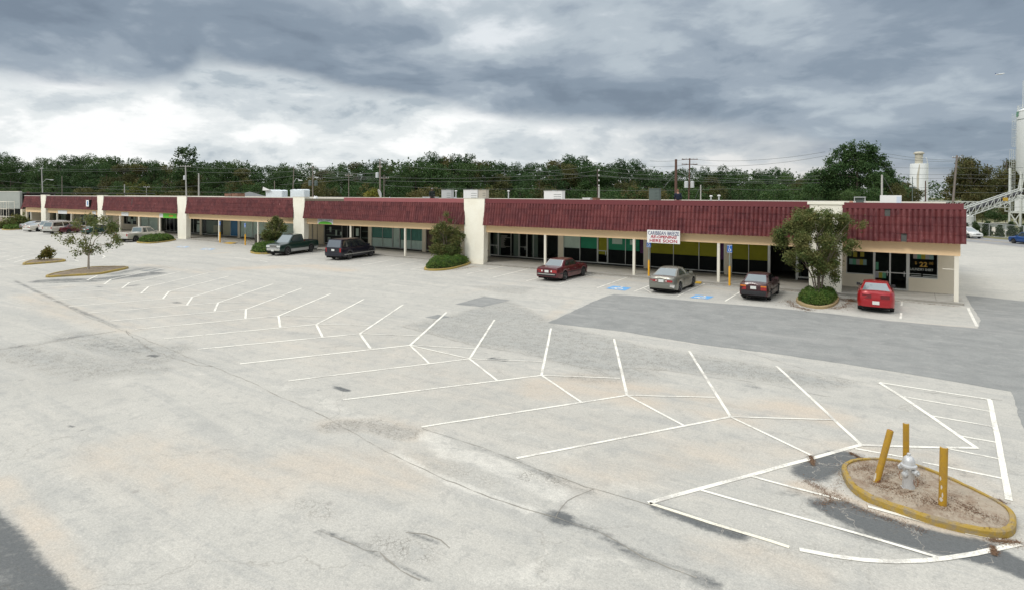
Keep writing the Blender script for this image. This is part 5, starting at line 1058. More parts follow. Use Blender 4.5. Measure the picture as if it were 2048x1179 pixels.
def blob_pts(blobs, n, rg, shell=.45, tuft=0, tr=.2):
    """points in a set of ellipsoids (cx,cy,cz,rx,ry,rz), denser near the skin, optionally gathered in tufts"""
    B = np.array(blobs); wgt = (B[:, 3] * B[:, 4] * B[:, 5]) ** (2 / 3); wgt /= wgt.sum(); k = tuft or n
    idx = rg.choice(len(B), k, p=wgt); d_ = rg.normal(size=(k, 3)); d_ /= np.linalg.norm(d_, axis=1)[:, None]; r = (shell + (1 - shell) * rg.random(k)) ** .6
    p = B[idx, :3] + d_ * r[:, None] * B[idx, 3:6]
    if tuft: j = rg.integers(0, tuft, n); p = p[j] + rg.normal(size=(n, 3)) * tr
    return p
def crown(name, blobs, n, size, m, seed, **k):
    rg = np.random.default_rng(seed); tuft = k.pop('tuft', 0); tr = k.pop('tr', .2); sh = k.pop('shell', .45); return npmesh(name, *leaves(blob_pts(blobs, n, rg, sh, tuft, tr), size, seed, **k), m)
# --- far trees: variants at unit height, shared by many trees
VAR = {}
def variant(kind, i):
    rnd = random.Random(i * 13 + len(kind)); bl = []
    if kind == 'broad':
        for k in range(15): t = rnd.random(); a_ = rnd.uniform(0, 2 * PI); rr = .27 * math.sin(PI * min(1, t * .75 + .22)) * rnd.uniform(.4, 1); bl.append((rr * math.cos(a_), rr * math.sin(a_), .24 + .66 * t, rnd.uniform(.08, .15), rnd.uniform(.08, .15), rnd.uniform(.06, .105)))
        n, sz, m, tf, tr = 8500, .0185, F_broad, 1100, .015
    elif kind == 'aut':
        for k in range(13): t = rnd.random(); a_ = rnd.uniform(0, 2 * PI); rr = .26 * math.sin(PI * min(1, t * .75 + .22)) * rnd.uniform(.4, 1); bl.append((rr * math.cos(a_), rr * math.sin(a_), .22 + .66 * t, rnd.uniform(.08, .14), rnd.uniform(.08, .14), rnd.uniform(.06, .10)))
        n, sz, m, tf, tr = 7500, .0195, F_aut, 1000, .016
    elif kind == 'pine':
        for k in range(13): t = (k + rnd.random()) / 13; a_ = rnd.uniform(0, 2 * PI); rr = .17 * (1 - .55 * t) * rnd.uniform(.3, 1.1); s_ = .125 * (1 - .35 * t); bl.append((rr * math.cos(a_), rr * math.sin(a_), .34 + .58 * t, s_ * rnd.uniform(.8, 1.2), s_ * rnd.uniform(.8, 1.2), s_ * .62))
        n, sz, m, tf, tr = 8000, .0165, F_pine, 1000, .012
    else:
        for k in range(8): a_ = rnd.uniform(0, 2 * PI); rr = .35 * rnd.random(); bl.append((rr * math.cos(a_), rr * math.sin(a_), rnd.uniform(.3, .72), rnd.uniform(.2, .3), rnd.uniform(.2, .3), rnd.uniform(.16, .26)))
        n, sz, m, tf, tr = 5000, .032, F_aut if kind == 'shrub_a' else F_broad, 200, .03
    mb = MB(); tp = .8 if 'shrub' not in kind else .5; lean = rnd.uniform(-.03, .03); mb.tube([(0, 0, -.02), (lean, 0, .3), (lean * 1.5, .01, tp)], [.016, .012, .004], 6)
    for k in range(6): a_ = rnd.uniform(0, 2 * PI); z0 = rnd.uniform(.28, .6); mb.tube([(lean, 0, z0), (lean + .1 * math.cos(a_), .1 * math.sin(a_), z0 + .09), (lean + .17 * math.cos(a_), .17 * math.sin(a_), z0 + .2)], [.006, .004, .002], 4)
    return crown('crown', bl, n, sz, m, i * 7 + 3, tuft=tf, tr=tr), mb.mesh('trunk', M_barkd)
for kind in ('broad', 'aut', 'pine', 'shrub', 'shrub_a'): VAR[kind] = [variant(kind, i) for i in range(5 if 'shrub' not in kind else 3)]
LBL = {'broad': ('broadleaf_tree', 'dark green rounded broadleaf tree in the wood behind the shopping strip', 'broadleaf trees of the wood'), 'aut': ('autumn_tree', 'olive and rust tinged tree in the wood behind the shopping strip', 'autumn tinged trees of the wood'),
       'pine': ('pine_tree', 'tall dark pine rising from the wood behind the shopping strip', 'pines of the wood'), 'shrub': ('shrub_tree', 'low dark bushy tree just behind the shopping strip', 'low dark trees before the wood'), 'shrub_a': ('shrub_tree', 'low olive brown bushy tree just behind the shopping strip', 'low olive trees before the wood')}
trnd = random.Random(11)
def shiftD(px, D):
    'push things at the left out behind the building'
    return D + max(0, (KY + 21) / ray(px, 391).y - 84)
def far_tree(kind, px, pyt, D, wf=1.0, label=None, name=None, zg=0, i=None):
    D = shiftD(px, D)
    base = AtD(px, 391, D); zt = AtD(px, pyt, D).z; h_ = max(1.5, zt - zg); cm, tm = trnd.choice(VAR[kind]) if i is None else VAR[kind][i]
    nm, lb, gr = LBL[kind]; e = empty(name or nm, (base.x, base.y, zg), trnd.uniform(0, 2 * PI), label=label or lb, cat='tree' if 'shrub' not in kind else 'bushy tree', group=None if label else gr)
    e.scale = (h_ * wf, h_ * wf, h_)
    c = link('crown', cm, e); t = link('trunk', tm, e); return e
TOP = [(-60, 300), (0, 306), (40, 320), (90, 318), (120, 312), (160, 314), (180, 305), (240, 308), (300, 314), (340, 320), (400, 318), (440, 314), (480, 314), (505, 327), (545, 324), (580, 316), (610, 324), (650, 334), (680, 320), (730, 314), (760, 317), (800, 315), (850, 308), (900, 303), (940, 307), (980, 313), (1030, 326), (1085, 322), (1110, 314), (1145, 308), (1175, 306), (1200, 320), (1225, 317), (1260, 320), (1285, 324), (1310, 332), (1350, 334), (1400, 335), (1430, 333), (1470, 332), (1500, 336), (1540, 332), (1565, 329), (1590, 340), (1625, 350), (1660, 350), (1720, 345), (1800, 350), (1860, 366), (1900, 362), (2060, 360)]
def topy(x): return interp(TOP, x)
x = -40
while x < 1640:
    kd = 'pine' if (700 < x < 760 or 850 < x < 1300) and trnd.random() < .75 else trnd.choice(['broad', 'broad', 'broad', 'pine', 'aut', 'pine'])
    if x < 640: kd = trnd.choice(['broad', 'broad', 'broad', 'broad', 'aut', 'pine'])
    if x > 1340: kd = trnd.choice(['broad', 'broad', 'pine'])
    far_tree(kd, x, topy(x) + trnd.uniform(-7, 7), trnd.uniform(142, 156), trnd.uniform(.95, 1.2)); x += trnd.uniform(17, 24)
x = -60
while x < 1650: far_tree(trnd.choice(['broad', 'broad', 'aut', 'pine']), x, topy(x) + trnd.uniform(8, 18), trnd.uniform(130, 140), trnd.uniform(1.1, 1.35)); x += trnd.uniform(25, 34)
x = -60
while x < 1620: far_tree(trnd.choice(['shrub', 'shrub', 'shrub_a']), x, trnd.uniform(352, 372), trnd.uniform(112, 124), trnd.uniform(.9, 1.2)); x += trnd.uniform(30, 46)
for px in (1850, 1872, 1895, 1918, 1942, 1965, 1990, 2012, 2036, 2060): far_tree(trnd.choice(['shrub', 'shrub_a']), px, trnd.uniform(396, 412), trnd.uniform(128, 140), trnd.uniform(1.2, 1.6), 'low bushy tree standing beyond the road behind the white conveyors')['group'] = 'bushy trees beyond the road'
# the wood's closed interior, seen as one mass between the trunks
rg = np.random.default_rng(3); bl = []
for k in range(150):
    px = -120 + 1800 * k / 150; D = shiftD(px, rg.uniform(160, 172)); p = AtD(px, 391, D); zt = AtD(px, topy(px) + 14, D).z
    for q in (.25, .55, .85): bl.append((p.x, p.y, zt * q, 4.2, 4.2, zt * .2))
for k in range(20):
    px = 1640 + 460 * k / 20; D = rg.uniform(215, 240); p = AtD(px, 391, D); zt = AtD(px, (362 if px > 1840 else 352), D).z
    for q in (.3, .75): bl.append((p.x, p.y, zt * q, 7, 7, zt * .28))
tag(link('wood', crown('wood', bl, 60000, .75, F_broad, 5, tuft=9000, tr=.5)), 'dense dark wood filling the background behind the individual trees', 'wood', kind='stuff')
# single trees one can tell apart
yt = far_tree('shrub', 283, 352, 112, 1.3, 'yellow green round tree behind the roof at the left', 'yellow_green_tree')
for ch in yt.children:
    if ch.name.startswith('crown'): ch.data = ch.data.copy(); ch.data.materials.clear(); ch.data.materials.append(foliage('olive_yellow_leaves', (.085, .105, .02), (.13, .13, .026), (.15, .13, .03), rnd=.05, ns=.4))
def own_tree(name, label, base, blobs, n, sz, m, seed, trunks, bark, tuft=0, tr=.2, cat='tree', shell=.45, **k):
    e = empty(name, base, label=label, cat=cat); link('crown', crown('crown', blobs, n, sz, m, seed, tuft=tuft, tr=tr, shell=shell, **k), e)
    mb = MB()
    for pts, rs in trunks: mb.tube(pts, rs, 7)
    mb.build('trunk', bark, e, smooth=60); return e
def pxblobs(base, D, lst, depth=1.0):
    """crown lobes given as (px,py,radius px) at distance D -> local ellipsoids"""
    out = []; rn = random.Random(int(base.x * 10))
    for px, py, rp in lst:
        p = AtD(px, py, D) - base; r = rp * D / FP; q = p + Vector((_f.x, _f.y, 0)) * rn.uniform(-1, 1) * depth * r; out.append((q.x, q.y, q.z, r, r, r * .8))
    return out
# tall bare-topped tree left of centre
D = shiftD(372, 128); bs = AtD(372, 391, D); bs.z = 0
bl = pxblobs(bs, D, [(362, 303, 6), (372, 299, 6), (383, 303, 6), (356, 312, 5), (366, 312, 5), (378, 311, 6), (389, 310, 5), (371, 320, 6), (362, 326, 6), (384, 322, 6), (352, 322, 4), (372, 335, 14), (365, 350, 15), (382, 352, 15)], .8)
own_tree('tall_tree', 'tall open topped tree standing above the wood left of centre', bs, bl, 2600, .55, F_broad, 21, [([(0, 0, 0), (.2, 0, 8), tuple(AtD(371, 312, D) - bs)], [.3, .2, .06])] + [([(.2, 0, 9), tuple(AtD(a, b_, D) - bs)], [.08, .03]) for a, b_ in ((357, 312), (388, 309), (383, 301), (362, 303), (352, 322))], M_barkd, tuft=170, tr=.4)
D745 = shiftD(745, 90); bs2 = AtD(745, 391, D745); bs2.z = 0
own_tree('yellow_bush', 'bright yellow green bush beside the satellite dish behind the roof', bs2, pxblobs(bs2, D745, [(738, 390, 9), (748, 386, 9), (744, 392, 12)]), 1300, .3, F_yel, 31, [([(0, 0, 0), (0, 0, 5)], [.1, .05])], M_barkd, cat='bush', tuft=200, tr=.2)
# big pine right of centre
D = 92; bs = AtD(1712, 391, D); bs.z = 0
bl = pxblobs(bs, D, [(a_, b_, c_ * (.78 if b_ < 350 else .95)) for a_, b_, c_ in [(1706, 292, 9), (1722, 293, 10), (1740, 300, 12), (1745, 313, 13), (1687, 297, 8), (1676, 303, 8), (1672, 313, 7), (1662, 321, 8), (1690, 312, 12), (1708, 308, 15), (1725, 315, 16), (1700, 328, 18), (1722, 335, 20), (1748, 330, 15), (1762, 318, 9), (1770, 332, 11), (1776, 348, 12), (1680, 335, 14), (1662, 340, 12), (1655, 326, 7),
    (1648, 345, 11), (1634, 350, 11), (1622, 358, 11), (1655, 362, 18), (1680, 360, 20), (1710, 362, 24), (1740, 362, 22), (1765, 366, 16), (1788, 366, 12), (1798, 384, 12), (1640, 378, 18), (1670, 388, 20), (1705, 392, 22), (1745, 392, 20), (1778, 390, 16), (1618, 382, 14)]], 1.1)
own_tree('large_pine', 'large dark green pine towering behind the last two shops', bs, bl, 42000, .28, F_pine, 41, [([(0, 0, 0), (.1, 0, 6), (.2, 0, 12)], [.35, .25, .08])] + [([(.1, 0, 5 + k), tuple(Vector(bl[j][:3]))], [.1, .03]) for k, j in enumerate((5, 7, 11, 16, 20, 13, 3, 25))], M_barkd, tuft=3600, tr=.26)
for px, py, wf, D in ((1800, 350, 1.3, 100), (1786, 362, 1.2, 90), (1812, 366, 1.2, 104), (1625, 372, 1.4, 98), (1745, 372, 1.4, 84), (1700, 378, 1.5, 84)): far_tree('aut' if px > 1780 else 'broad', px, py, D, wf, None)
# autumn trees at the right
for px, lab, D, lst in ((1938, 'open crowned autumn tree with brown leaves right of the leaning pole', 175, [(1938, 326, 14), (1950, 332, 15), (1926, 334, 13), (1960, 345, 14), (1915, 348, 14), (1940, 350, 20), (1965, 362, 16), (1918, 368, 18), (1945, 378, 24), (1970, 384, 18), (1912, 390, 16), (1935, 398, 24), (1902, 362, 8), (1962, 402, 20)]),
        (2008, 'rust brown tree behind the tall silo at the right edge', 180, [(2020, 332, 12), (2008, 342, 12), (1996, 352, 11), (2015, 356, 18), (1985, 366, 14), (2005, 376, 22), (2030, 350, 16), (2035, 372, 20), (1982, 388, 18), (2010, 396, 24), (2040, 395, 20), (1988, 404, 18)])):
    bs = AtD(px, 391, D); bs.z = 0; bl = pxblobs(bs, D, lst, 1.0)
    own_tree('autumn_tree', lab, bs, bl, 16000, .5, F_aut, px, [([(0, 0, 0), (.3, 0, 9), (.5, 0, 17)], [.4, .3, .1])] + [([(.2, 0, 6 + k), tuple(bl[j][:3])], [.16, .04]) for k, j in enumerate((0, 1, 2, 3, 4, 6))], M_bark, tuft=800, tr=.5)
# --- shrubs and trees in the lot
def limbs(n, h, spread, seed, r0=.03, levels=2):
    rn = random.Random(seed); out = []; tips = []
    for k in range(n):
        a_ = 2 * PI * k / n + rn.uniform(-.4, .4); sp_ = spread * rn.uniform(.5, 1); pts = [Vector((.08 * math.cos(a_), .08 * math.sin(a_), 0))]
        for q in (.33, .66, 1.0): pts.append(Vector((sp_ * q ** 1.2 * math.cos(a_) + rn.uniform(-.06, .06), sp_ * q ** 1.2 * math.sin(a_) + rn.uniform(-.06, .06), h * q * rn.uniform(.92, 1.02))))
        out.append((pts, [r0, r0 * .8, r0 * .55, r0 * .25]))
        for j in range(4):
            s_ = pts[2].lerp(pts[3], rn.random()) if j % 2 else pts[1].lerp(pts[2], rn.random()); b2 = a_ + rn.uniform(-1.2, 1.2); e_ = s_ + Vector((math.cos(b2), math.sin(b2), 1.2)) * h * .2 * rn.uniform(.6, 1.1); out.append(([s_, s_.lerp(e_, .5) + Vector((0, 0, .05)), e_], [r0 * .4, r0 * .3, r0 * .15]))
    return out
def loc_blobs(base, lst, seed=1, dj=.8):
    D = dep(base); rn = random.Random(seed); out = []
    for px, py, rp in lst:
        p = AtD(px, py, D) - Vector(base); r = rp * D / FP; q = p + Vector((_f.x, _f.y, 0)) * rn.uniform(-dj, dj); out.append((q.x, q.y, q.z, r, r, r * .85))
    return out
b5 = G(1637, 597, .1)
lst = [(1590, 440, 14), (1600, 428, 9), (1575, 455, 13), (1562, 468, 13), (1568, 485, 13), (1585, 475, 16), (1585, 498, 13), (1600, 458, 15), (1612, 440, 13), (1625, 432, 10), (1640, 428, 9), (1655, 436, 11), (1668, 428, 9), (1680, 436, 10), (1695, 440, 9), (1706, 448, 6), (1690, 455, 12), (1672, 455, 15), (1650, 455, 16), (1628, 458, 16), (1612, 480, 16), (1635, 482, 17), (1658, 480, 16), (1680, 475, 14), (1694, 488, 9), (1605, 508, 13), (1625, 512, 13), (1648, 508, 13), (1670, 503, 13), (1684, 515, 10), (1672, 530, 9), (1600, 525, 8), (1655, 528, 8), (1682, 545, 6), (1668, 560, 5), (1660, 575, 4), (1720, 447, 4), (1610, 520, 12), (1630, 530, 12), (1650, 525, 13), (1665, 540, 8), (1642, 545, 8), (1675, 552, 7), (1622, 545, 6), (1598, 536, 6), (1575, 512, 9), (1688, 500, 9)]
own_tree('crepe_myrtle', 'large many stemmed bushy tree in front of the lettered last pillar', b5, loc_blobs(b5, lst, 3, 1.3), 40000, .095, F_crepe, 51, limbs(11, 4.0, 1.7, 4, .04), M_bark, tuft=2600, tr=.12, shell=.15, asp=.65)
b4 = G(893, 524, .1); lst = [(893, 430, 4), (888, 445, 5), (899, 441, 5), (880, 455, 9), (895, 458, 10), (912, 462, 8), (868, 465, 8), (875, 480, 12), (893, 478, 13), (912, 480, 11), (925, 470, 4), (872, 498, 11), (888, 500, 13), (905, 498, 12), (918, 500, 7), (885, 512, 9), (900, 512, 8), (927, 480, 3)]
own_tree('crepe_myrtle', 'leafy multi stemmed shrub growing from the hedge left of the fifth pillar', b4, loc_blobs(b4, lst, 4, .8), 12000, .13, F_crepe, 52, limbs(7, 3.6, 1.0, 5, .03), M_bark, tuft=800, tr=.12, shell=.2)
b6 = G(546, 497, .1); lst = [(550, 438, 4), (545, 447, 7), (555, 445, 6), (535, 455, 7), (548, 458, 10), (560, 458, 6), (538, 468, 9), (552, 470, 9), (530, 473, 6), (545, 480, 9), (556, 478, 7), (540, 488, 7), (568, 452, 3)]
own_tree('crepe_myrtle', 'bushy shrub tree in front of the grey windowed shops beside the green pickup', b6, loc_blobs(b6, lst, 5, .8), 8500, .17, F_crepe, 53, limbs(6, 3.0, 1.0, 6, .035), M_bark, tuft=500, tr=.15, shell=.2)
b2 = G(177, 538, .15); lst = [(172, 436, 10), (178, 445, 10), (190, 452, 9), (160, 448, 8), (215, 440, 9), (222, 452, 11), (228, 463, 10), (212, 462, 10), (235, 475, 6), (222, 475, 7), (120, 472, 6), (127, 482, 8), (138, 470, 6), (148, 480, 5), (142, 488, 6), (168, 478, 6), (176, 488, 10), (180, 500, 10), (168, 502, 8), (158, 505, 7), (188, 497, 7), (213, 490, 7), (228, 486, 9), (236, 482, 5), (200, 468, 5), (160, 462, 4), (194, 503, 4), (150, 500, 3), (128, 468, 3)]
tr_ = [([(0, 0, 0), (.02, 0, .6), (0, .02, 1.25)], [.095, .075, .06])]
D2 = dep(b2); P_ = lambda a, c: tuple(AtD(a, c, D2) - Vector(b2))
for q in ([(177, 505), (170, 480), (172, 440)], [(177, 508), (190, 480), (214, 460), (222, 440)], [(178, 510), (198, 492), (228, 484)], [(177, 510), (160, 492), (140, 485), (122, 474)], [(177, 512), (165, 505), (155, 503)], [(177, 505), (182, 475), (190, 452)], [(172, 480), (160, 462), (150, 470)]):
    tr_.append(([P_(*v) for v in q], [.045, .03, .02, .01][:len(q)]))
own_tree('slender_tree', 'slender open branched tree on the nearer yellow kerbed island at left', b2, loc_blobs(b2, lst, 6, .6), 3600, .14, F_crepe, 54, tr_, M_pale_bark, tuft=420, tr=.13, shell=.2)
b3 = G(88, 520, .15); lst = [(92, 508, 5), (98, 504, 5), (86, 511, 5), (104, 500, 4), (100, 512, 4), (82, 514, 3), (103, 494, 2), (108, 502, 2.5)]
own_tree('sapling', 'small yellow green sapling leaning right on the further kerbed island', b3, loc_blobs(b3, lst, 7, .4), 1000, .17, F_sap, 55, [([(0, 0, 0), (.1, 0, .6), (.4, 0, 1.2)], [.05, .04, .02])], M_bark, tuft=130, tr=.1)
bb = G(30, 456, .1); lst = [(22, 446, 7), (34, 444, 9), (42, 448, 9), (30, 451, 8), (14, 452, 6), (38, 438, 6), (46, 452, 6)]
own_tree('shrub', 'dark shrub clump on the far left island beside parked cars', bb, loc_blobs(bb, lst, 8, 1), 3000, .4, F_crepe, 56, [([(0, 0, 0), (0, 0, 1.5)], [.08, .04])], M_bark, cat='shrub', tuft=300, tr=.3)
# hedges: dense, many small leaves
def hedge(pl, h_, label, n, sz, fr=.92, shift=(0, 0), seed=1, m=None, part=None):
    c = sum(pl, Vector((0, 0))) / len(pl); rg = np.random.default_rng(seed); P = np.array([(p.x - c.x, p.y - c.y) for p in pl]) * fr; k = rg.integers(0, len(P), n); k2 = (k + 1) % len(P); t = rg.random(n)[:, None]
    e_ = P[k] * (1 - t) + P[k2] * t; r = np.sqrt(rg.random(n)) ** .8; xy = e_ * r[:, None]
    if part: keep = (xy @ np.array(part[:2])) > part[2]; xy = xy[keep]; r = r[keep]
    wob = .5 + .5 * np.sin(xy[:, 0] * 5 + seed) * np.sin(xy[:, 1] * 4 + 1); prof = (1 - r ** 5) ** .5 * (.70 + .42 * wob); z = .1 + h_ * prof * np.where(rg.random(len(r)) < .7, rg.uniform(.82, 1.03, len(r)), rg.random(len(r)))
    pos = np.c_[xy, z] + rg.normal(size=(len(r), 3)) * .035
    e = empty('hedge', (c.x + shift[0], c.y + shift[1], 0), label=label, cat='hedge'); link('foliage', npmesh('foliage', *leaves(pos, sz, seed, up=.8), m or F_hedge), e)
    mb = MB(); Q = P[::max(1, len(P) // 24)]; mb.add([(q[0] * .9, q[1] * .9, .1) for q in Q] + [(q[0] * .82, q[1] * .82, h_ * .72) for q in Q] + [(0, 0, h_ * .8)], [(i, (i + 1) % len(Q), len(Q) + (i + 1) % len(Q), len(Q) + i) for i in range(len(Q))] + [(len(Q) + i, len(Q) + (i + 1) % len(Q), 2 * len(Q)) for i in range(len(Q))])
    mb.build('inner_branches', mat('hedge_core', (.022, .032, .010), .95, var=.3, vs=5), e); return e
hedge(pl5, .62, 'rounded green hedge at the foot of the large bushy tree', 9000, .085, .88, seed=2); hedge(pl4, .78, 'green hedge filling the kerbed island left of the fifth pillar', 8500, .10, .92, seed=3)
hedge(pl6, .85, 'clipped green hedge in front of the green pickup', 6500, .13, .95, seed=4); hedge(pl7, .75, 'low green hedge beside the silver pickup', 4200, .19, .9, seed=5); hedge(pl8, .7, 'low hedge on the far left island', 2500, .3, .9, seed=6)
# fallen leaves and twigs, uncountable
def litter(name, regs, n, sz, m, label, seed, z0=.012):
    rg = np.random.default_rng(seed); pos = []
    for pts, sp_ in regs:
        q = np.array(gp(pts)); k = rg.integers(0, max(1, len(q) - 1), n // len(regs)); t = rg.random(len(k))[:, None]; a_ = q[k] * (1 - t) + q[np.minimum(k + 1, len(q) - 1)] * t + rg.normal(size=(len(k), 2)) * sp_ * (.3 + 1.4 * rg.random((len(k), 1)) ** 2); pos.append(a_)
    pos = np.vstack(pos); pos = np.c_[pos, z0 + rg.random(len(pos)) * .02]; v, f = leaves(pos, sz, seed); v = v.reshape(-1, 4, 3); v[:, :, 2] = z0 + (v[:, :, 2] - pos[:, None, 2]) * .25 + rg.random((len(pos), 1)) * .012; v[:, :, 2] = np.maximum(v[:, :, 2], .006)
    tag(link(name, npmesh(name, v.reshape(-1, 3), f, m)), label, 'fallen leaves', kind='stuff')
M_lit = foliage('dead_leaves', (.16, .09, .05), (.24, .15, .09), (.10, .06, .035), rnd=.02, ns=2)
litter('leaf_litter', [([(1575, 600), (1590, 612), (1620, 620)], .32), ([(1680, 596), (1700, 604), (1690, 612), (1665, 618)], .32), ([(1700, 598), (1706, 603)], .2)], 2600, .07, M_lit, 'brown fallen leaves lying round the island of the large bushy tree', 1)
litter('leaf_litter', [([(1680, 940), (1670, 990), (1710, 1015), (1770, 1035), (1850, 1062)], .13), ([(1608, 960), (1640, 975), (1665, 1000), (1640, 1008)], .13), ([(1700, 905), (1725, 918), (1735, 922)], .05), ([(1622, 912), (1626, 930)], .035), ([(1990, 1000), (2000, 1003)], .05), ([(1980, 1080), (2040, 1085)], .08), ([(1985, 1092), (1990, 1110)], .03)], 9000, .026, M_lit, 'reddish dead leaf debris along the kerb of the hydrant island', 2)
litter('leaf_litter', [([(1780, 955), (1760, 985), (1830, 1000), (1900, 1030)], .3), ([(1700, 950), (1800, 940), (1850, 990), (1990, 1055)], .2)], 6500, .030, M_lit, 'dry twigs and leaf crumbs scattered on the island soil', 3, .152)
litter('leaf_litter', [([(940, 528), (1000, 532), (1080, 540), (1180, 548)], .12), ([(1180, 548), (1300, 559), (1380, 566)], .1), ([(1400, 568), (1600, 584)], .1), ([(1690, 592), (1920, 613)], .08), ([(905, 541), (950, 533)], .3)], 2600, .06, M_lit, 'thin line of brown leaf debris along the foot of the walkway kerb', 4)

# ------------------------------------------------------------------ roof equipment
RZ = 4.9
M_galv = mat('galvanised_sheet', (.50, .52, .52), .5, .3, var=.12, vs=3); M_white = mat('white_sheet', (.74, .75, .74), .6, var=.06, vs=2); M_wrap = mat('white_wrap', (.70, .77, .80), .35, var=.06, vs=2, coat=.3); M_gbox = mat('grey_green_cabinet', (.10, .13, .12), .6, var=.1); M_rustd = mat('rusty_sheet', (.22, .12, .08), .8, var=.3, vs=4)
def rbox(name, px0, px1, pyt, Y, dpt, m, label, cat, zb=RZ, shape=None):
    x0, x1 = XS(px0, Y, pyt), XS(px1, Y, pyt); zt = AtY((px0 + px1) / 2, pyt, Y).z; e = empty(name, ((x0 + x1) / 2, Y, zb), label=label, cat=cat); w_ = (x1 - x0) / 2; h_ = zt - zb; return e, w_, h_
def acunit(px0, px1, pyt, Y, dpt, m, label, fan=True):
    e, w_, h_ = rbox('rooftop_unit', px0, px1, pyt, Y, dpt, m, label, 'roof unit'); h_ = max(h_, .3)
    MB().box(-w_, w_, 0, dpt, .12, h_ - .05).build('casing', m, e); MB().box(-w_ - .03, w_ + .03, -.03, dpt + .03, h_ - .05, h_).build('lid', m, e); MB().box(-w_ + .06, w_ - .06, .05, dpt - .05, 0, .12).build('base', M_rustd, e)
    mb = MB()
    for k in range(6): z_ = .25 + (h_ - .4) * k / 6; mb.box(w_ * .1, w_ * .9, -.02, -.004, z_, z_ + .03)
    mb.build('louvres', M_gbox, e)
    if fan: MB().lathe([(min(w_, dpt / 2) * .7, h_), (min(w_, dpt / 2) * .7, h_ + .06), (min(w_, dpt / 2) * .6, h_ + .06)], 16, c=(0, dpt / 2, 0)).build('fan_guard', M_gbox, e)
    return e
def wrapped(px0, px1, pyt, Y, label, peak=None):
    e, w_, h_ = rbox('wrapped_unit', px0, px1, pyt, Y, 2, M_wrap, label, 'roof unit'); n = 64; mb = MB(); d_ = .5; pts = []
    per = [(-w_, -d_), (w_, -d_), (w_, d_), (-w_, d_)]
    for i in range(4):
        for k in range(n // 4): t = k / (n // 4); a_ = Vector(per[i]).lerp(Vector(per[(i + 1) % 4]), t); nn = Vector((per[(i + 1) % 4][1] - per[i][1], -(per[(i + 1) % 4][0] - per[i][0]))).normalized(); pts.append(a_ + nn * (.05 if k % 2 else -.03))
    lv = [(.0, .97), (.3, 1.0), (h_ * .8, 1.0), (h_ - .12, 1.02), (h_ - .03, .95), (h_, .82)]
    for z_, s_ in lv: mb.v += [(p.x * s_, p.y * s_ + 1, z_ + (.03 * math.sin(p.x * 6) if z_ > h_ - .2 else 0)) for p in pts]
    m_ = len(pts); mb.f = [(k * m_ + i, k * m_ + (i + 1) % m_, (k + 1) * m_ + (i + 1) % m_, (k + 1) * m_ + i) for k in range(len(lv) - 1) for i in range(m_)] + [tuple((len(lv) - 1) * m_ + i for i in range(m_))]
    o = mb.build('wrap', M_wrap, e, smooth=30)
    if peak: MB().add([(-w_, 0, h_ - .1), (-w_ + .1, 0, h_ + .45), (-w_ * .1, .2, h_ - .05), (-w_ + .1, 1.2, h_ - .1)], [(0, 2, 1), (1, 2, 3), (0, 1, 3)]).build('loose_flap', M_white, o)
wrapped(525, 557, 380, KY + 9, 'white wrapped rooftop unit with a loose flap, left of the pair', True); wrapped(574, 601, 379, KY + 8, 'white wrapped rooftop unit nearest the fourth pillar')
acunit(449, 462, 387.5, KY + 9, 1.2, M_rustd, 'rusty brown rooftop unit left of two brown units'); acunit(463, 475, 387, KY + 9, 1.2, M_rustd, 'rusty brown rooftop unit beside the wrapped units')
acunit(927, 955, 380, KY + 7.5, .5, M_white, 'long pale rooftop unit right of the grey duct heap'); acunit(957, 972, 380, KY + 7.4, .5, mat('beige_unit', (.45, .42, .35), .7), 'open framed beige rooftop unit by the fifth pillar'); acunit(1088, 1124, 382, KY + 8, .6, M_white, 'long white rooftop unit in the middle of the roof')
acunit(1298, 1318, 377, KY + 5.5, .5, M_gbox, 'dark grey green rooftop cabinet with a pale notice', fan=False); acunit(883, 902, 380, KY + 8, .5, M_galv, 'grey ducted rooftop unit with crumpled top')
acunit(845, 862, 394, KY + 10, 1.4, M_galv, 'low grey rooftop unit left of the black clad person', fan=False)
acunit(1165, 1180, 396, KY + 6, .8, M_white, 'low white roof box behind the coping in mid roof', False); acunit(1185, 1192, 396, KY + 6, .8, M_rustd, 'small low brown roof box', False)
e, w_, h_ = rbox('roof_hatch', 1760, 1803, 391, KY + 5, 1, M_white, 'plain white panel box standing on the roof over the corner shop', 'roof unit'); MB().box(-w_, w_, 0, 1.1, 0, h_).build('casing', M_white, e, smooth=None); MB().box(w_ * .55, w_ * .97, -.015, -.003, .1, h_ - .08).build('side_panel', mat('bluish_sheet', (.55, .62, .72), .6), e)
e, w_, h_ = rbox('roof_hatch', 1614, 1646, 403, KY + 2.6, 1, M_white, 'white box with grey top rail standing behind the lettered pillar', 'roof unit'); MB().box(-w_, w_, 0, .8, 0, h_ - .12).build('casing', M_white, e); MB().box(-w_ + .08, w_ + .02, .05, .75, h_ - .12, h_).build('top_rail', M_galv, e)
e, w_, h_ = rbox('roof_vent', 1708, 1731, 394, KY + 4.5, 1, M_rustd, 'dark open metal frame with rusty hood on the right hand roof', 'roof vent'); MB().box(-w_, -w_ + .06, 0, .06, 0, h_).box(w_ - .06, w_, 0, .06, 0, h_).box(-w_, w_, -.1, .7, h_ - .05, h_).build('frame', M_galv, e); MB().box(-w_ + .1, w_ - .12, .1, .6, 0, h_ - .1).build('dark_core', M_gbox, e)
e, w_, h_ = rbox('roof_vent', 1698, 1707, 403, KY + 4, 1, M_rustd, 'small round terracotta roof vent beside the dark frame', 'roof vent'); MB().lathe([(w_, 0), (w_, h_ * .7), (w_ * 1.15, h_ * .72), (w_ * .8, h_), (0, h_ + .03)], 12).build('pot', mat('terracotta', (.42, .22, .15), .8), e, smooth=40)
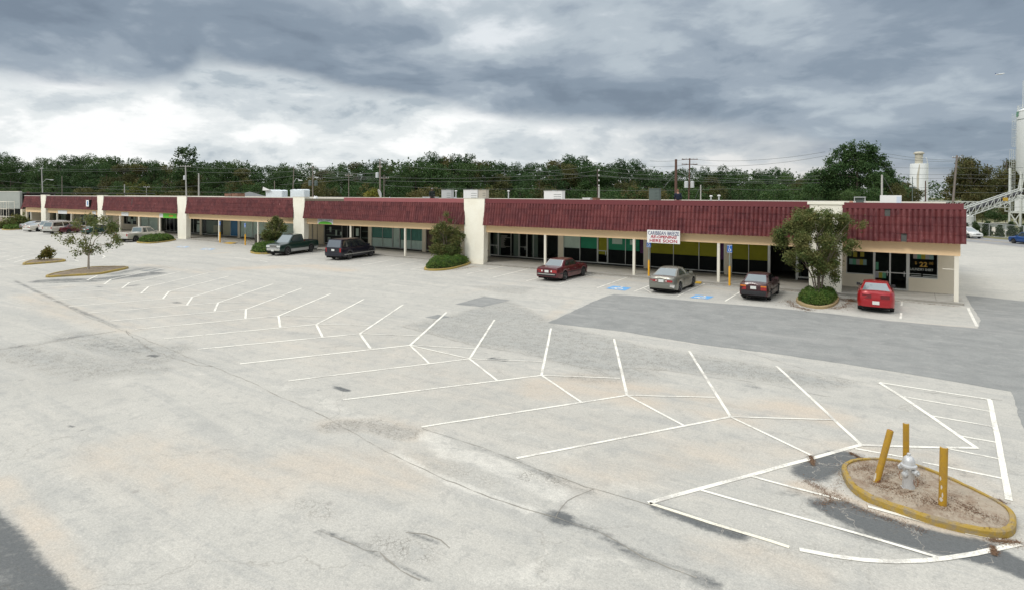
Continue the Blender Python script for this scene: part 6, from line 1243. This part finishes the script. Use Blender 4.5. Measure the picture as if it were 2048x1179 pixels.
for px, py, Y, lab in ((1017, 381, KY + 6, 'slim white capped vent pipe on the roof right of the fifth pillar'), (912, 381, KY + 7, 'white capped vent pipe beside the grey ducted unit'), (1422, 391, KY + 6, 'thin vent pipe with a small box right of the roof person'), (1438, 390, KY + 6, 'second thin vent pipe right of the roof person')):
    x_ = XS(px, Y, py); zt = AtY(px, py, Y).z; e = empty('vent_pipe', (x_, Y, RZ), label=lab, cat='vent pipe'); MB().lathe([(.06, 0), (.06, zt - RZ - .12)], 10).build('pipe', M_galv, e, smooth=40); MB().lathe([(.12, zt - RZ - .12), (.14, zt - RZ - .04), (.05, zt - RZ)], 10).build('cap', M_white, e, smooth=40)
x_ = XS(762, KY + 8, 385); e = empty('satellite_dish', (x_, KY + 8, RZ), label='round silver satellite dish on the roof beside the yellow bush', cat='satellite dish'); zt = AtY(762, 386, KY + 8).z - RZ
mb = MB(); mb.lathe([(0, 0), (.25, .03), (.45, .11), (.55, .18), (.54, .2), (.44, .14), (.24, .06), (0, .03)], 18, axis='y'); o = mb.build('dish', M_galv, e, smooth=50); o.location = (0, 0, zt); o.rotation_euler = (math.radians(-20), 0, math.radians(150)); MB().tube([(0, 0, 0), (0, 0, zt)], .05, 6).build('mast', M_galv, e)
rn = random.Random(8)
for px, py, wd, lab in ((608 + 18, 391, 14, 'crumpled white sheet on the roof right of the wrapped units'), (775, 394, 14, 'crumpled silver duct lying on the roof by the dish'), (905, 395, 10, 'crumpled metal scrap beside the vent pipe')):
    Y = KY + 6; x_ = XS(px, Y, py); e = empty('roof_debris', (x_, Y, RZ), label=lab, cat='debris'); zt = AtY(px, py, Y).z - RZ; w_ = wd / 2 * 60 / FP; mb = MB(); n = 10
    for i in range(n):
        for j in range(4): mb.v.append((-w_ + 2 * w_ * i / (n - 1), j * .3, zt * (1 - ((i - 4.5) / 6) ** 2) * (.8 + .3 * rn.random()) * (1 if 0 < j < 3 else .3)))
    mb.f = [(i * 4 + j, i * 4 + j + 1, i * 4 + j + 5, i * 4 + j + 4) for i in range(n - 1) for j in range(3)]; mb.build('sheet', M_galv if 'silver' in lab or 'metal' in lab else M_white, e)
# low distant roof line behind at left centre: grey shed roof
DS = shiftD(488, 90); p0 = AtD(488, 391, DS); e = empty('grey_shed', (p0.x, p0.y, 0), math.radians(-30), label='grey gabled shed roof behind the strip near the brown units', cat='shed'); zt = AtD(488, 384, DS).z
MB().add([(-3, -2, zt - .9), (3, -2, zt - .9), (2.4, 1, zt), (-2, 1, zt), (3, 4, zt - .9), (-3, 4, zt - .9)], [(0, 1, 2, 3), (3, 2, 4, 5), (1, 4, 2), (0, 3, 5)]).build('roof', mat('shed_roof_grey', (.22, .23, .23), .7), e); MB().box(-2.9, 2.9, -1.8, 3.8, 0, zt - .92).build('wall', M_wall, e)
for px0, px1, py in ((272, 303, 394), (314, 337, 393)):
    DV = shiftD(290, 88); p0 = AtD((px0 + px1) / 2, 391, DV); e = empty('white_truck', (p0.x, p0.y, 0), YAW, label='white van roof showing above the coping, ' + ('left of two' if px0 < 300 else 'right of two'), cat='van'); zt = AtD((px0 + px1) / 2, py, DV).z; w_ = (px1 - px0) / 2 * DV / FP
    MB().hexa([(-w_, -1, .5), (w_, -1, .5), (w_, 1, .5), (-w_, 1, .5), (-w_ + .2, -.9, zt - .1), (w_ - .2, -.9, zt - .1), (w_ - .2, .9, zt), (-w_ + .2, .9, zt)]).build('van_box', M_white, e); MB().box(-w_ + .3, w_ - .3, -1.02, 1.02, .0, .5).build('chassis', M_trim, e)

# ------------------------------------------------------------------ people on the roof
def person(name, label, loc, rz, jacket, trousers, skin, hair, pose=0, hgt=1.76):
    e = empty(name, loc, rz, label=label, cat='person'); s = hgt / 1.76
    def skin_obj(nm, V, E, R, m, sub=2):
        me = bpy.data.meshes.new(nm); me.from_pydata([tuple(Vector(v) * s) for v in V], E, []); me.materials.append(m); o = link(nm, me, e)
        md = o.modifiers.new('Skin', 'SKIN'); md.use_smooth_shade = True; sk = me.skin_vertices[0].data
        for i, r_ in enumerate(R): sk[i].radius = (r_[0] * s, r_[1] * s) if isinstance(r_, tuple) else (r_ * s, r_ * s)
        sk[0].use_root = True; sm = o.modifiers.new('Subdivision', 'SUBSURF'); sm.levels = sub; sm.render_levels = sub; return o
    V = [(0, 0, .95), (0, .01, 1.12), (0, .02, 1.30), (0, .015, 1.44), (0, .0, 1.52), (0, -.02, 1.60), (0, -.03, 1.70)]; R = [(.15, .11), (.14, .10), (.16, .11), (.10, .08), .055, (.075, .09), (.07, .085)]; E = [(i, i + 1) for i in range(6)]
    def chain(start, pts, rs):
        k = start
        for p, r_ in zip(pts, rs): V.append(p); R.append(r_); E.append((k, len(V) - 1)); k = len(V) - 1
        return k
    for sx in (-1, 1):
        chain(0, [(sx * .09, 0, .88), (sx * .10, -.01, .50), (sx * .10, .02, .09), (sx * .11, -.12, .04)], [.085, .055, .04, (.04, .03)])
        w_ = chain(3, [(sx * .18, .01, 1.42), (sx * .24, .02, 1.14), (sx * .22, -.10, .93), (sx * .20, -.14, .86)], [.055, .045, .032, (.035, .018)])
        wx_, wy_, wz_ = V[w_]
        for k in range(4): chain(w_, [(wx_ + (k - 1.5) * .018, wy_ - .03, wz_ - .05), (wx_ + (k - 1.5) * .019, wy_ - .045, wz_ - .085 + .004 * abs(k - 1))], [.009, .008])
        chain(w_, [(wx_ - sx * .035, wy_ - .03, wz_ - .01), (wx_ - sx * .045, wy_ - .05, wz_ - .04)], [.010, .009])
    skin_obj('body', V, E, R, skin, 1)
    VJ = [(0, .0, .90), (0, .01, 1.10), (0, .02, 1.30), (0, .015, 1.43), (0, .01, 1.50)]; RJ = [(.185, .14), (.18, .135), (.20, .14), (.13, .10), (.075, .07)]; EJ = [(i, i + 1) for i in range(4)]
    for sx in (-1, 1):
        k = 3
        for p, r_ in (((sx * .19, .01, 1.42), .078), ((sx * .25, .02, 1.14), .064), ((sx * .225, -.09, .95), .048)): VJ.append(p); RJ.append(r_); EJ.append((k, len(VJ) - 1)); k = len(VJ) - 1
    skin_obj('jacket', VJ, EJ, RJ, jacket)
    VT = [(0, 0, .92)]; RT_ = [(.165, .12)]; ET = []
    for sx in (-1, 1):
        k = 0
        for p, r_ in (((sx * .09, 0, .86), .105), ((sx * .10, -.01, .50), .075), ((sx * .10, .02, .07), .062)): VT.append(p); RT_.append(r_); ET.append((k, len(VT) - 1)); k = len(VT) - 1
    skin_obj('trousers', VT, ET, RT_, trousers)
    mb = MB(); n = 12
    for a_ in range(6):
        th = a_ / 5 * PI * .55
        for k in range(n): q = 2 * PI * k / n; mb.v.append((math.sin(th) * .088 * s * math.cos(q), (-.02 + math.sin(th) * .105 * math.sin(q) + .01) * s, (1.665 + .115 * math.cos(th) - (.03 if math.sin(q) > 0 else -.015) * math.sin(th)) * s))
    mb.f = [(a_ * n + k, a_ * n + (k + 1) % n, (a_ + 1) * n + (k + 1) % n, (a_ + 1) * n + k) for a_ in range(5) for k in range(n)]; mb.build('hair', hair, e, smooth=80)
    mb = MB(); mb.add([(-.014, -.115, 1.63), (.014, -.115, 1.63), (0, -.145, 1.625), (0, -.12, 1.67)], [(0, 2, 3), (2, 1, 3), (0, 1, 2)]); mb.v = [tuple(Vector(v) * s) for v in mb.v]; mb.build('nose', skin, e)
    for sx in (-1, 1): MB().lathe([(0, -.012 * s), (.011 * s, 0), (0, .012 * s)], 8, c=(sx * .032 * s, -.113 * s, 1.668 * s)).build('eye', M_trim, e); MB().lathe([(0, -.03 * s), (.02 * s, 0), (0, .03 * s)], 8, c=(sx * .083 * s, -.02 * s, 1.65 * s)).build('ear', skin, e)
    MB().box(-.025 * s, .025 * s, -.122 * s, -.112 * s, 1.592 * s, 1.602 * s).build('mouth', mat('lip_tone', (.35, .12, .10), .6), e)
    return e
M_skin = mat('skin', (.42, .24, .17), .6, var=.05); M_skind = mat('dark_skin', (.12, .07, .05), .6, var=.05); M_jk = mat('navy_jacket', (.012, .018, .035), .85); M_bk = mat('black_jacket', (.012, .018, .016), .85); M_tr = mat('grey_trousers', (.06, .06, .065), .9); M_h1 = mat('auburn_hair', (.17, .075, .035), .8); M_h2 = mat('grey_hair', (.22, .22, .22), .8)
Yp_ = KY + 2.4; pp_ = AtY(1356, 380, Yp_); hgt = pp_.z - RZ + .02
person('person', 'person in a dark navy jacket standing on the roof in front of the brown pole', (pp_.x, Yp_, RZ), math.radians(200), M_jk, M_tr, M_skin, M_h1, hgt=hgt)
Yp_ = KY + 4.5; pp_ = AtY(864, 376.5, Yp_); ee = person('person', 'person in black with a white stripe down one side standing far back on the roof', (pp_.x, Yp_, RZ), math.radians(60), M_bk, M_bk, M_skind, M_h2, hgt=pp_.z - RZ)
MB().add([(.20, .0, 1.45), (.235, .03, 1.45), (.27, .03, 1.0), (.235, -.02, 1.0)], [(0, 1, 2, 3)]).box(.205, .23, -.02, .04, 1.0, 1.4).build('white_stripe', M_white, ee)

# ------------------------------------------------------------------ poles, wires, lamps
M_wood = mat('weathered_pole', (.21, .18, .155), .9, var=.2, vs=1.5); M_woodp = mat('pale_pole', (.42, .41, .38), .8, var=.1); M_woodb = mat('brown_pole', (.115, .065, .05), .9, var=.2); M_wire = mat('wire', (.13, .14, .13), .6, var=.02); M_ins = mat('white_insulator', (.6, .6, .58), .5); M_can = mat('transformer_grey', (.55, .57, .58), .5)
def pole(px, pyt, D, label, pxb=None, r=.14, m=None, arms=(), cans=(), lamp=None, ins=0, cat='utility pole', cm=None):
    D = shiftD(px, D); r = r * (1 + .25 * (px < 500))
    b0 = AtD(pxb or px, 405, D); b0.z = 0; t0 = AtD(px, pyt, D); e = empty('utility_pole', b0, label=label, cat=cat); tl = t0 - b0
    MB().tube([(0, 0, -.1), tuple(tl)], [r, r * .68], 10).build('pole_shaft', m or M_wood, e, smooth=60); u = tl / tl.length
    for py, half in arms:
        c = tl * ((AtD(px, py, D).z) / tl.z); o = MB().bar(c - _r * half, c + _r * half, .12, .10).build('crossarm', m or M_wood, e)
        for k in (-.9, -.45, .45, .9): MB().lathe([(.04, 0), (.07, .08), (.04, .2), (0, .22)], 8, c=tuple(c + _r * half * k + _u * .04)).build('insulator', M_ins, o)
    for py, off, rr in cans:
        c = tl * (AtD(px, py, D).z / tl.z) + _r * off; MB().lathe([(rr, 0), (rr, rr * 3), (rr * .6, rr * 3.3), (0, rr * 3.35)], 12, c=tuple(c)).build('transformer', cm or M_can, e, smooth=40)
    if lamp:
        c = tl * (AtD(px, lamp[1] + 6, D).z / tl.z); q = AtD(lamp[0], lamp[1], D) - b0; o = MB().tube([c, c.lerp(q, .4) + _u * .7, q], .05, 6).build('lamp_arm', M_galv, e); MB().hexa([tuple(q + _r * a * .35 + _u * b_ + _f * c2) for b_ in (-.1, .08) for a, c2 in ((-1, -.12), (1, -.12), (1, .12), (-1, .12))]).build('lamp_head', M_white, o)
    for k in range(ins): c = tl * (1 - .035 - k * .075); MB().lathe([(.05, 0), (.12, .1), (.05, .3), (0, .32)], 8, c=tuple(c + _r * .2)).build('insulator', M_ins, e)
    return e
pole(83, 335, 92, 'pale utility pole with a street lamp arm at the left', pxb=87, arms=((338, .5),), lamp=(104, 360), m=M_woodp); pole(124, 352, 104, 'thin dark pole right of the left hand street lamp', r=.1, m=M_wood)
pole(249, 369, 90, 'short pale pole left of the yellow green tree', r=.12, m=M_woodp); pole(293, 374, 95, 'thin T shaped post in front of the yellow green tree', r=.05, arms=((375, .7),), m=M_woodp)
pole(371, 331, 92, 'utility pole with crossarm and pale transformer beneath the tall open tree', pxb=374, arms=((333, 1.2),), cans=((360, -.25, .28),), m=M_woodp); pole(397.5, 347, 90, 'plain pale pole right of the transformer pole', m=M_woodp, r=.15)
pole(549, 362, 100, 'short stub pole behind the wrapped units', r=.12); pole(588, 332, 96, 'leaning braced pole with street lamp behind the fourth pillar', pxb=583, lamp=(601, 361), m=M_wood, r=.11)
pole(625.5, 332, 96, 'pole with two dark transformers right of the wrapped units', arms=((336, .9),), cans=((372, -.5, .3), (372, .6, .3)), lamp=(633, 355), cm=M_gbox); pole(697.5, 347, 104, 'thin pole with short crossarm left of the dish', r=.1, arms=((352, .7),))
pole(760, 319, 88, 'tall pole with pale transformer beside the satellite dish', r=.15, arms=((335, .35),), cans=((356, -.45, .25),), m=M_wood); pole(768, 350, 104, 'thin pole with small crossarm just right of the dish pole', r=.09, arms=((357, .9),))
pole(1195, 338, 88, 'dark pole strung with white insulators in mid roof', pxb=1196, r=.12, m=M_barkd, ins=6); pole(1198, 374, 84, 'short pale stub beside the insulator pole', r=.16, m=M_woodp)
pole(1352, 319, 84, 'thick bare brown pole above the roof person', r=.24, m=M_woodb); pole(1379.5, 317, 90, 'tall double crossarm pole with two pale transformers', pxb=1376, arms=((319, 1.2), (329, 1.2)), cans=((376, -.42, .3), (376, .48, .3)), m=M_woodb)
pole(1401.5, 370, 84, 'plain pale post with a guy stay right of the double crossarm pole', r=.11, m=M_woodp); pole(1764, 350, 72, 'pale stub pole behind the white roof panel', r=.15, m=M_woodp); pole(1825, 354, 76, 'thin dark pole in front of the small silo', r=.06, m=M_gbox, arms=((375, .35),))
pole(1914, 311, 95, 'tall leaning grey pole before the autumn tree', pxb=1901, r=.2, arms=((316, .7),)); pole(1851, 362, 100, 'thin dark post right of the small silo', r=.12, m=M_woodb)
def wire(pts, D, label='thin overhead wire strung past the wood', sag=0, r=.021, grp='overhead wires'):
    P = [AtD(p[0], p[1], shiftD(p[0], D)) for p in pts]; q = []
    for a, c in zip(P, P[1:]):
        for k in range(8): t = k / 8; q.append(a.lerp(c, t) - _u * sag * 4 * t * (1 - t))
    q.append(P[-1]); o = MB().tube(q, r, 4).build('overhead_wire', M_wire); tag(o, label, 'wire', grp)
for pts, D, sg in (([(-60, 352), (83, 338), (371, 334), (588, 335), (760, 325)], 92, .35), ([(83, 341), (371, 337)], 92, .5), ([(371, 343), (625, 341), (760, 345)], 94, .4), ([(-60, 375), (249, 373), (397, 372)], 90, .3), ([(397, 366), (588, 352), (760, 352)], 91, .3), ([(588, 337), (697, 350), (768, 355), (1060, 352), (1195, 341)], 96, .3), ([(588, 341), (697, 355), (760, 360)], 96, .2), ([(588, 346), (697, 360), (760, 366)], 96, .2), ([(560, 370), (700, 360), (800, 352)], 92, 0),
        ([(760, 327), (1060, 340), (1380, 356), (1620, 358)], 90, .5), ([(768, 362), (1060, 360), (1195, 350)], 100, .25), ([(768, 371), (1060, 378), (1460, 378), (1640, 376)], 100, .3), ([(1195, 332), (1352, 345), (1500, 349), (1640, 352)], 88, .2), ([(1195, 341), (1352, 352), (1640, 360)], 88, .2), ([(1195, 350), (1352, 361), (1640, 366)], 88, .2), ([(1060, 346), (1195, 331)], 88, .1),
        ([(1300, 322), (1379, 318), (1500, 321), (1650, 304)], 90, .2), ([(1300, 333), (1379, 329), (1500, 331), (1650, 312)], 90, .2), ([(1755, 304), (1913, 321)], 92, .3), ([(1776, 315), (1913, 324)], 92, .2), ([(1780, 335), (1910, 336), (2060, 335)], 95, .1), ([(1780, 348), (1910, 349), (2060, 349)], 95, .1), ([(1780, 357), (1910, 356), (2060, 357)], 95, .1), ([(1640, 376), (1780, 377), (1910, 370), (2060, 370)], 95, .2), ([(1910, 385), (2060, 384)], 95, .1), ([(1840, 408), (1910, 414), (2060, 414)], 97, .1),
        ([(625, 337), (760, 348)], 95, .3), ([(0, 362), (249, 380), (520, 385)], 96, .2)): wire(pts, D, sag=sg)
wire([(1401, 372), (1390, 398)], 84, 'guy stay running down from the plain pale post', 0, .02, None); wire([(1766, 353), (1786, 388)], 72, 'guy stay of the stub pole behind the white roof panel', 0, .02, None); wire([(588, 340), (568, 385)], 96, 'outer guy stay of the leaning braced pole', 0, .03, None); wire([(1352, 345), (1326, 378)], 84, 'guy stay left of the thick brown pole', 0, .02, None)

# ------------------------------------------------------------------ batching plant, silos and conveyor at the right
M_silo = mat('silo_white', (.74, .76, .74), .6, var=.05, vs=.4); M_soil = mat('silo_stain', (.50, .47, .38), .8, var=.15, vs=1); M_pst = mat('plant_steel', (.62, .64, .60), .6, var=.05); M_belt = mat('conveyor_belt', (.03, .03, .035), .8)
D = 118; c0 = AtD(1837, 391, D); c0.z = 0; rS = 15 * D / FP; zb1 = AtD(1837, 328, D).z; zt1 = AtD(1837, 304, D).z
e = empty('small_silo', c0, YAW, label='white cylindrical silo with a capped stack behind the corner shop', cat='silo')
MB().lathe([(rS, 1.5), (rS, zb1 - .1), (rS * .98, zb1)], 32).build('tank', M_silo, e, smooth=40); MB().lathe([(rS * .45, zb1), (rS * .45, zt1 - .5), (rS * .62, zt1 - .42), (rS * .62, zt1 - .2), (rS * .4, zt1)], 20).build('stack', M_soil, e, smooth=40); MB().add([(rS * 1.006 * math.sin(t) , -rS * 1.006 * math.cos(t), z_) for z_, a0, a1 in ((zb1 - .2, .62, .72), (zb1 - 2.5, .35, .62), (zb1 - 6, .38, .6), (3, .4, .6)) for t in np.linspace(a0, a1, 5)], [(r_ * 5 + i, r_ * 5 + i + 1, r_ * 5 + i + 6, r_ * 5 + i + 5) for r_ in range(3) for i in range(4)]).build('rust_streak', M_soil, e, smooth=60)
mb = MB(); mb.tube([(rS + .3, -.2, 2), (rS + .3, -.2, zb1 + .3), (rS + .1, -.2, zb1 + 1.1), (rS * .6, -.2, zb1 + 1.2), (rS * .45, -.2, zb1 + .6)], .06, 6); mb.tube([(rS + .45, -.2, 2), (rS + .45, -.2, zb1)], .05, 5); mb.build('fill_pipe', M_pst, e)
mb = MB()
for z_ in np.arange(2, zb1 - 3, .6): mb.bar((-rS - .5, -.3, z_), (-rS - .1, -.3, z_), .05)
mb.tube([(-rS - .5, -.3, 1), (-rS - .5, -.3, zb1 - 3)], .04, 5).tube([(-rS - .1, -.3, 1), (-rS - .1, -.3, zb1 - 3)], .04, 5); mb.box(-rS - 1.0, -rS, -.8, .2, zb1 - 5.4, zb1 - 5.3); mb.tube([(-rS - 1.0, -.8, zb1 - 5.3), (-rS - 1.0, -.8, zb1 - 4.2), (-rS, -.8, zb1 - 4.2)], .04, 5); mb.build('ladder', M_pst, e); MB().box(-rS - 2.5, rS + .8, -1.5, 1.5, 0, 3.4).build('base_house', M_wall, e)
# tall silo, right edge
D = 112; c0 = AtD(2077, 391, D); c0.z = 0; rS = 35 * D / FP; zT = AtD(2040, 221, D).z; zB = AtD(2040, 340, D).z
e = empty('tall_silo', c0, YAW, label='tall white silo with green lettering cut off by the right edge', cat='silo')
MB().lathe([(rS * .3, zB - 4.2), (rS, zB), (rS, zT - .1), (rS * 1.02, zT - .1), (rS * 1.02, zT), (rS * .6, zT + .7), (0, zT + .9)], 40).build('tank', M_silo, e, smooth=35)
MB().tube([(-rS * .72, -.6, zT), (-rS * .72, -.6, AtD(2040, 158, D).z)], .05, 6).build('mast', M_pst, e)
mb = MB()
for a_ in np.linspace(0, 2 * PI, 17)[:-1]: mb.tube([(rS * .97 * math.cos(a_), rS * .97 * math.sin(a_), zT), (rS * .97 * math.cos(a_), rS * .97 * math.sin(a_), zT + 1.0)], .035, 5)
for z_ in (.5, 1.0): mb.tube([(rS * .97 * math.cos(a_), rS * .97 * math.sin(a_), zT + z_) for a_ in np.linspace(0, 2 * PI, 25)], .035, 5)
mb.build('top_rail', M_pst, e)
mb = MB(); lx = -rS - .35
for z0, z1 in ((AtD(2028, 290, D).z, zT - .2), (2.5, AtD(2028, 296, D).z)):
    ex = lx - (.35 if z0 < 5 else 0)
    for o_ in (-.3, .3): mb.tube([(ex + o_, -.3, z0), (ex + o_, -.3, z1)], .035, 5); mb.tube([(ex + o_, -.9, z0), (ex + o_, -.9, z1)], .03, 5)
    for z_ in np.arange(z0, z1, .45): mb.bar((ex - .3, -.3, z_), (ex + .3, -.3, z_), .04)
    for z_ in np.arange(z0, z1, 1.6): mb.bar((ex - .3, -.9, z_), (ex + .3, -.9, z_), .05).bar((ex - .3, -.9, z_), (ex - .3, -.3, z_), .05)
mb.build('cage_ladder', M_pst, e)
mb = MB()
for sx in (-1, -.45, .1): 
    for sy in (-.8, .8): mb.bar((rS * sx, rS * sy, 0), (rS * sx, rS * sy, zB + .5), .3)
for z0 in (3.2, 6.4): mb.bar((-rS, -rS * .8, z0), (rS, -rS * .8, z0), .25); mb.bar((-rS, rS * .8, z0), (rS, rS * .8, z0), .25); mb.bar((-rS, -rS * .8, z0), (-rS, rS * .8, z0), .25)
mb.bar((-rS, -rS * .8, .2), (-rS * .45, -rS * .8, 3.2), .16).bar((-rS * .45, -rS * .8, .2), (-rS, -rS * .8, 3.2), .16); mb.build('support_frame', M_pst, e)
MB().box(-rS * .8, rS, -rS * .7, rS * .7, 3.4, 6.0).build('hopper_house', M_silo, e); MB().box(-rS - 1.6, -rS * .8, -1.2, -.1, 3.3, 3.45).box(-rS - 1.6, -rS - 1.5, -1.2, -1.15, 3.45, 4.4).build('platform', M_pst, e)
for k in range(5): MB().tube([(-rS * .6 + k * .5, -rS * .75, zB - 3.6), (-rS * .4 + k * .5, -rS * .8, zB + .2)], .12, 6).build('chute_pipe', M_pst, e)
text('silo_lettering', 'B', 1.35, mat('silo_green_ink', (.10, .30, .19), .6), e, (-rS * .72, -rS * .74, AtD(2040, 232, D).z), rot=(PI / 2, 0, math.radians(-36)), shear=.25, bold=.02, ext=.02); MB().add([(rS * 1.004 * math.sin(t), -rS * 1.004 * math.cos(t), z_) for z_ in (AtD(2040, 238, D).z, AtD(2040, 239.3, D).z) for t in np.linspace(-1.05, .8, 20)], [(i, i + 1, 21 + i, 20 + i) for i in range(19)]).build('silo_stripe', M_gbox, e)
# conveyors
def truss(name, a, c, h_, wd, label, belt=True, bays=12, legs=()):
    a = Vector(a); c = Vector(c); e = empty(name, a, label=label, cat='conveyor'); d_ = c - a; n = Vector((_f.x, _f.y, 0)) * wd / 2; mb = MB()
    for s_ in (-1, 1):
        mb.bar(n * s_, d_ + n * s_, .14, .14).bar(n * s_ - _u * h_, d_ + n * s_ - _u * h_, .14, .14)
        for k in range(bays):
            t0, t1 = k / bays, (k + 1) / bays; mb.bar(d_ * t0 + n * s_, d_ * t0 + n * s_ - _u * h_, .08); mb.bar(d_ * t0 + n * s_ - _u * h_, d_ * t1 + n * s_, .08)
    mb.build('truss', M_pst, e)
    if belt: MB().bar(-_u * h_ * .42, d_ - _u * h_ * .42, wd * .9, .3).build('belt', M_belt, e)
    for t in legs: p = d_ * t; MB().bar(p - _u * h_, Vector((p.x, p.y, -a.z)), .16).build('conveyor_leg', M_pst, e)
    return e
truss('conveyor', AtD(1895, 428, 100), AtD(2042, 378, 108), 1.5, 1.1, 'white truss conveyor rising to the tall silo', legs=(.36,)); MB().box(0, 0, 0, 0, 0, 0)
truss('conveyor', AtD(1850, 402, 116), AtD(2015, 405, 114), 1.0, 1.0, 'level white conveyor behind the rising one', bays=16, legs=(.0, .55))
o = bpy.data.objects['conveyor']; p_ = AtD(2011, 399, 104.5); MB().hexa([tuple(p_ - o.location + _r * a_ * .45 + _u * b_ + _f * c_) for b_ in (-.3, .3) for a_, c_ in ((-1, -.03), (1, -.03), (1, .03), (-1, .03))]).build('yellow_panel', M_yel, o)
# storage tank, pale wall of containers, fence, verge bushes
D = 108; c0 = AtD(1926, 391, D); c0.z = 0; e = empty('storage_tank', c0, label='squat white storage tank behind the end of the tiled roof', cat='tank'); zt = AtD(1926, 428, D).z; rS = 18 * D / FP; MB().lathe([(rS, 0), (rS, zt - .4), (rS * .5, zt), (0, zt + .1)], 24).build('shell', M_silo, e, smooth=40); MB().lathe([(rS * 1.02, 1.2), (rS * 1.02, 1.3)], 24).build('hoop', M_galv, e)
a = AtD(1952, 391, 112); c = AtD(2018, 391, 112); a.z = c.z = 0; zt = AtD(1980, 447, 112).z; e = empty('container_wall', a, label='long grey green panel wall behind the roadside bushes', cat='wall'); d_ = c - a; MB().bar(_u * zt / 2, d_ + _u * zt / 2, .3, zt).build('panel', mat('grey_panel', (.33, .35, .32), .8, var=.1, vs=.5), e)
mb = MB(); rn = random.Random(4); MB().bar(_u * (zt + .06), d_ + _u * (zt + .06), .6, .12).build('top_rail', M_copw, e)
vg0 = Vector((*rd0, 0)); 
# grass verge
mb = MB(); mb.quad(vg0 - tv * 260 + nv * .02 + _u * .02, vg0 + tv * 260 + nv * .02 + _u * .02, vg0 + tv * 260 + nv * 3.4 + _u * .05, vg0 - tv * 260 + nv * 3.4 + _u * .05); struct('grass_verge', mb, mat('verge_grass', (.12, .13, .05), .95, var=.3, vs=1.2, two=(.20, .17, .09)))
e = empty('chain_link_fence', tuple(vg0 + nv * 2.6), label='chain link fence with thin posts along the far side of the road', cat='fence'); mb = MB(); L0 = -8
for k in range(0, 16): MB().tube([tuple(tv * (k * 3 + L0)), tuple(tv * (k * 3 + L0) + _u * 2.0)], .045, 6).build('fence_post', M_galv, e)
for z_ in (.1, 2.0): mb.tube([tuple(tv * L0 + _u * z_), tuple(tv * (45 + L0) + _u * z_)], .035, 5)
mb.build('rail', M_galv, e); mb = MB()
for k in range(150):
    for s_ in (-1, 1): a_ = tv * (L0 + k * .3); c_ = a_ + tv * s_ * 1.9 + _u * 1.9; mb.add([a_ + _u * .1, a_ + _u * .1 + tv * .012, c_ + tv * .012, c_], [(0, 1, 2, 3)])
mb.build('wire_mesh', M_galv, e)
fb = []
for i in range(2):
    rn = random.Random(60 + i); bl = [(rn.uniform(-.08, .08), rn.uniform(-.08, .08), .1 + .8 * t, .30 * (1 - .72 * t) + .04, .30 * (1 - .72 * t) + .04, .13) for t in np.linspace(0, 1, 9)]; fb.append(crown('foliage', bl, 5000, .055, F_fir, 70 + i, tuft=700, tr=.03))
for px, pyb, pyt, lab in ((1951, 473, 443, 'first upright evergreen bush beyond the road from the left'), (1974, 473, 442, 'broad evergreen bush second along the far roadside'), (1999, 474, 448, 'smaller evergreen bush third along the far roadside'), (2024, 473, 443, 'evergreen bush under the conveyor head at the far roadside'), (2047, 475, 448, 'evergreen bush at the picture edge above the blue pickup'), (1934, 466, 446, 'evergreen bush half hidden by the end of the tiled roof')):
    b0 = G(px, pyb); h_ = AtY(px, pyt, b0.y).z; e = empty('evergreen_bush', b0, rn.uniform(0, 6), label=lab, cat='bush', group='evergreen bushes along the road'); e.scale = (h_ * 1.05, h_ * 1.05, h_); link('foliage', fb[px % 2], e); o = MB().tube([(0, 0, -.02), (0, 0, .5)], .03, 6).build('stem', M_barkd, e)
# rubble heaps seen between the bushes
e = empty('sand_heap', G(1990, 470), label='pale heap of sand behind the roadside fence', cat='heap'); mb = MB(); rn = random.Random(3); n = 14
for k in range(5):
    for i in range(n): q = 2 * PI * i / n; rr = (1 - k / 4.6); mb.v.append((4 * rr * math.cos(q) * rn.uniform(.9, 1.1), 4 + 2 * rr * math.sin(q), 1.1 * k / 4 * rn.uniform(.9, 1.1)))
mb.f = [(k * n + i, k * n + (i + 1) % n, (k + 1) * n + (i + 1) % n, (k + 1) * n + i) for k in range(4) for i in range(n)] + [tuple(4 * n + i for i in range(n))]; mb.build('heap', mat('pale_sand', (.48, .45, .38), .95, var=.15), e, smooth=60)
# airliner, far off
D = 2300; c0 = AtD(2000, 148.5, D); e = empty('airliner', c0, YAW + PI, label='tiny distant airliner flying under the dark cloud', cat='aeroplane'); L = 17 * D / FP
MB().lathe([(.1, -L / 2), (1.6, -L / 2 + 3), (1.9, -L * .3), (1.9, L * .25), (.6, L / 2)], 14, axis='x').build('fuselage', M_white, e, smooth=50)
MB().add([(L * .48, -.2, 1), (L * .36, -.2, 1), (L * .46, 0, 6.5), (L * .53, 0, 6.5)], [(0, 1, 2, 3)]).box(L * .4, L * .5, -.2, .2, .5, 1.2).build('tail_fin', mat('blue_tail', (.03, .06, .22), .5), e)
MB().add([(-3, 0, -.8), (4, 0, -.8), (9, 16, .5), (6.5, 16, .5), (9, -16, .5), (6.5, -16, .5)], [(0, 1, 2, 3), (0, 1, 4, 5)]).box(-2, 2, -6, -4.6, -2.6, -1.2).box(-2, 2, 4.6, 6, -2.6, -1.2).build('wing', M_galv, e)
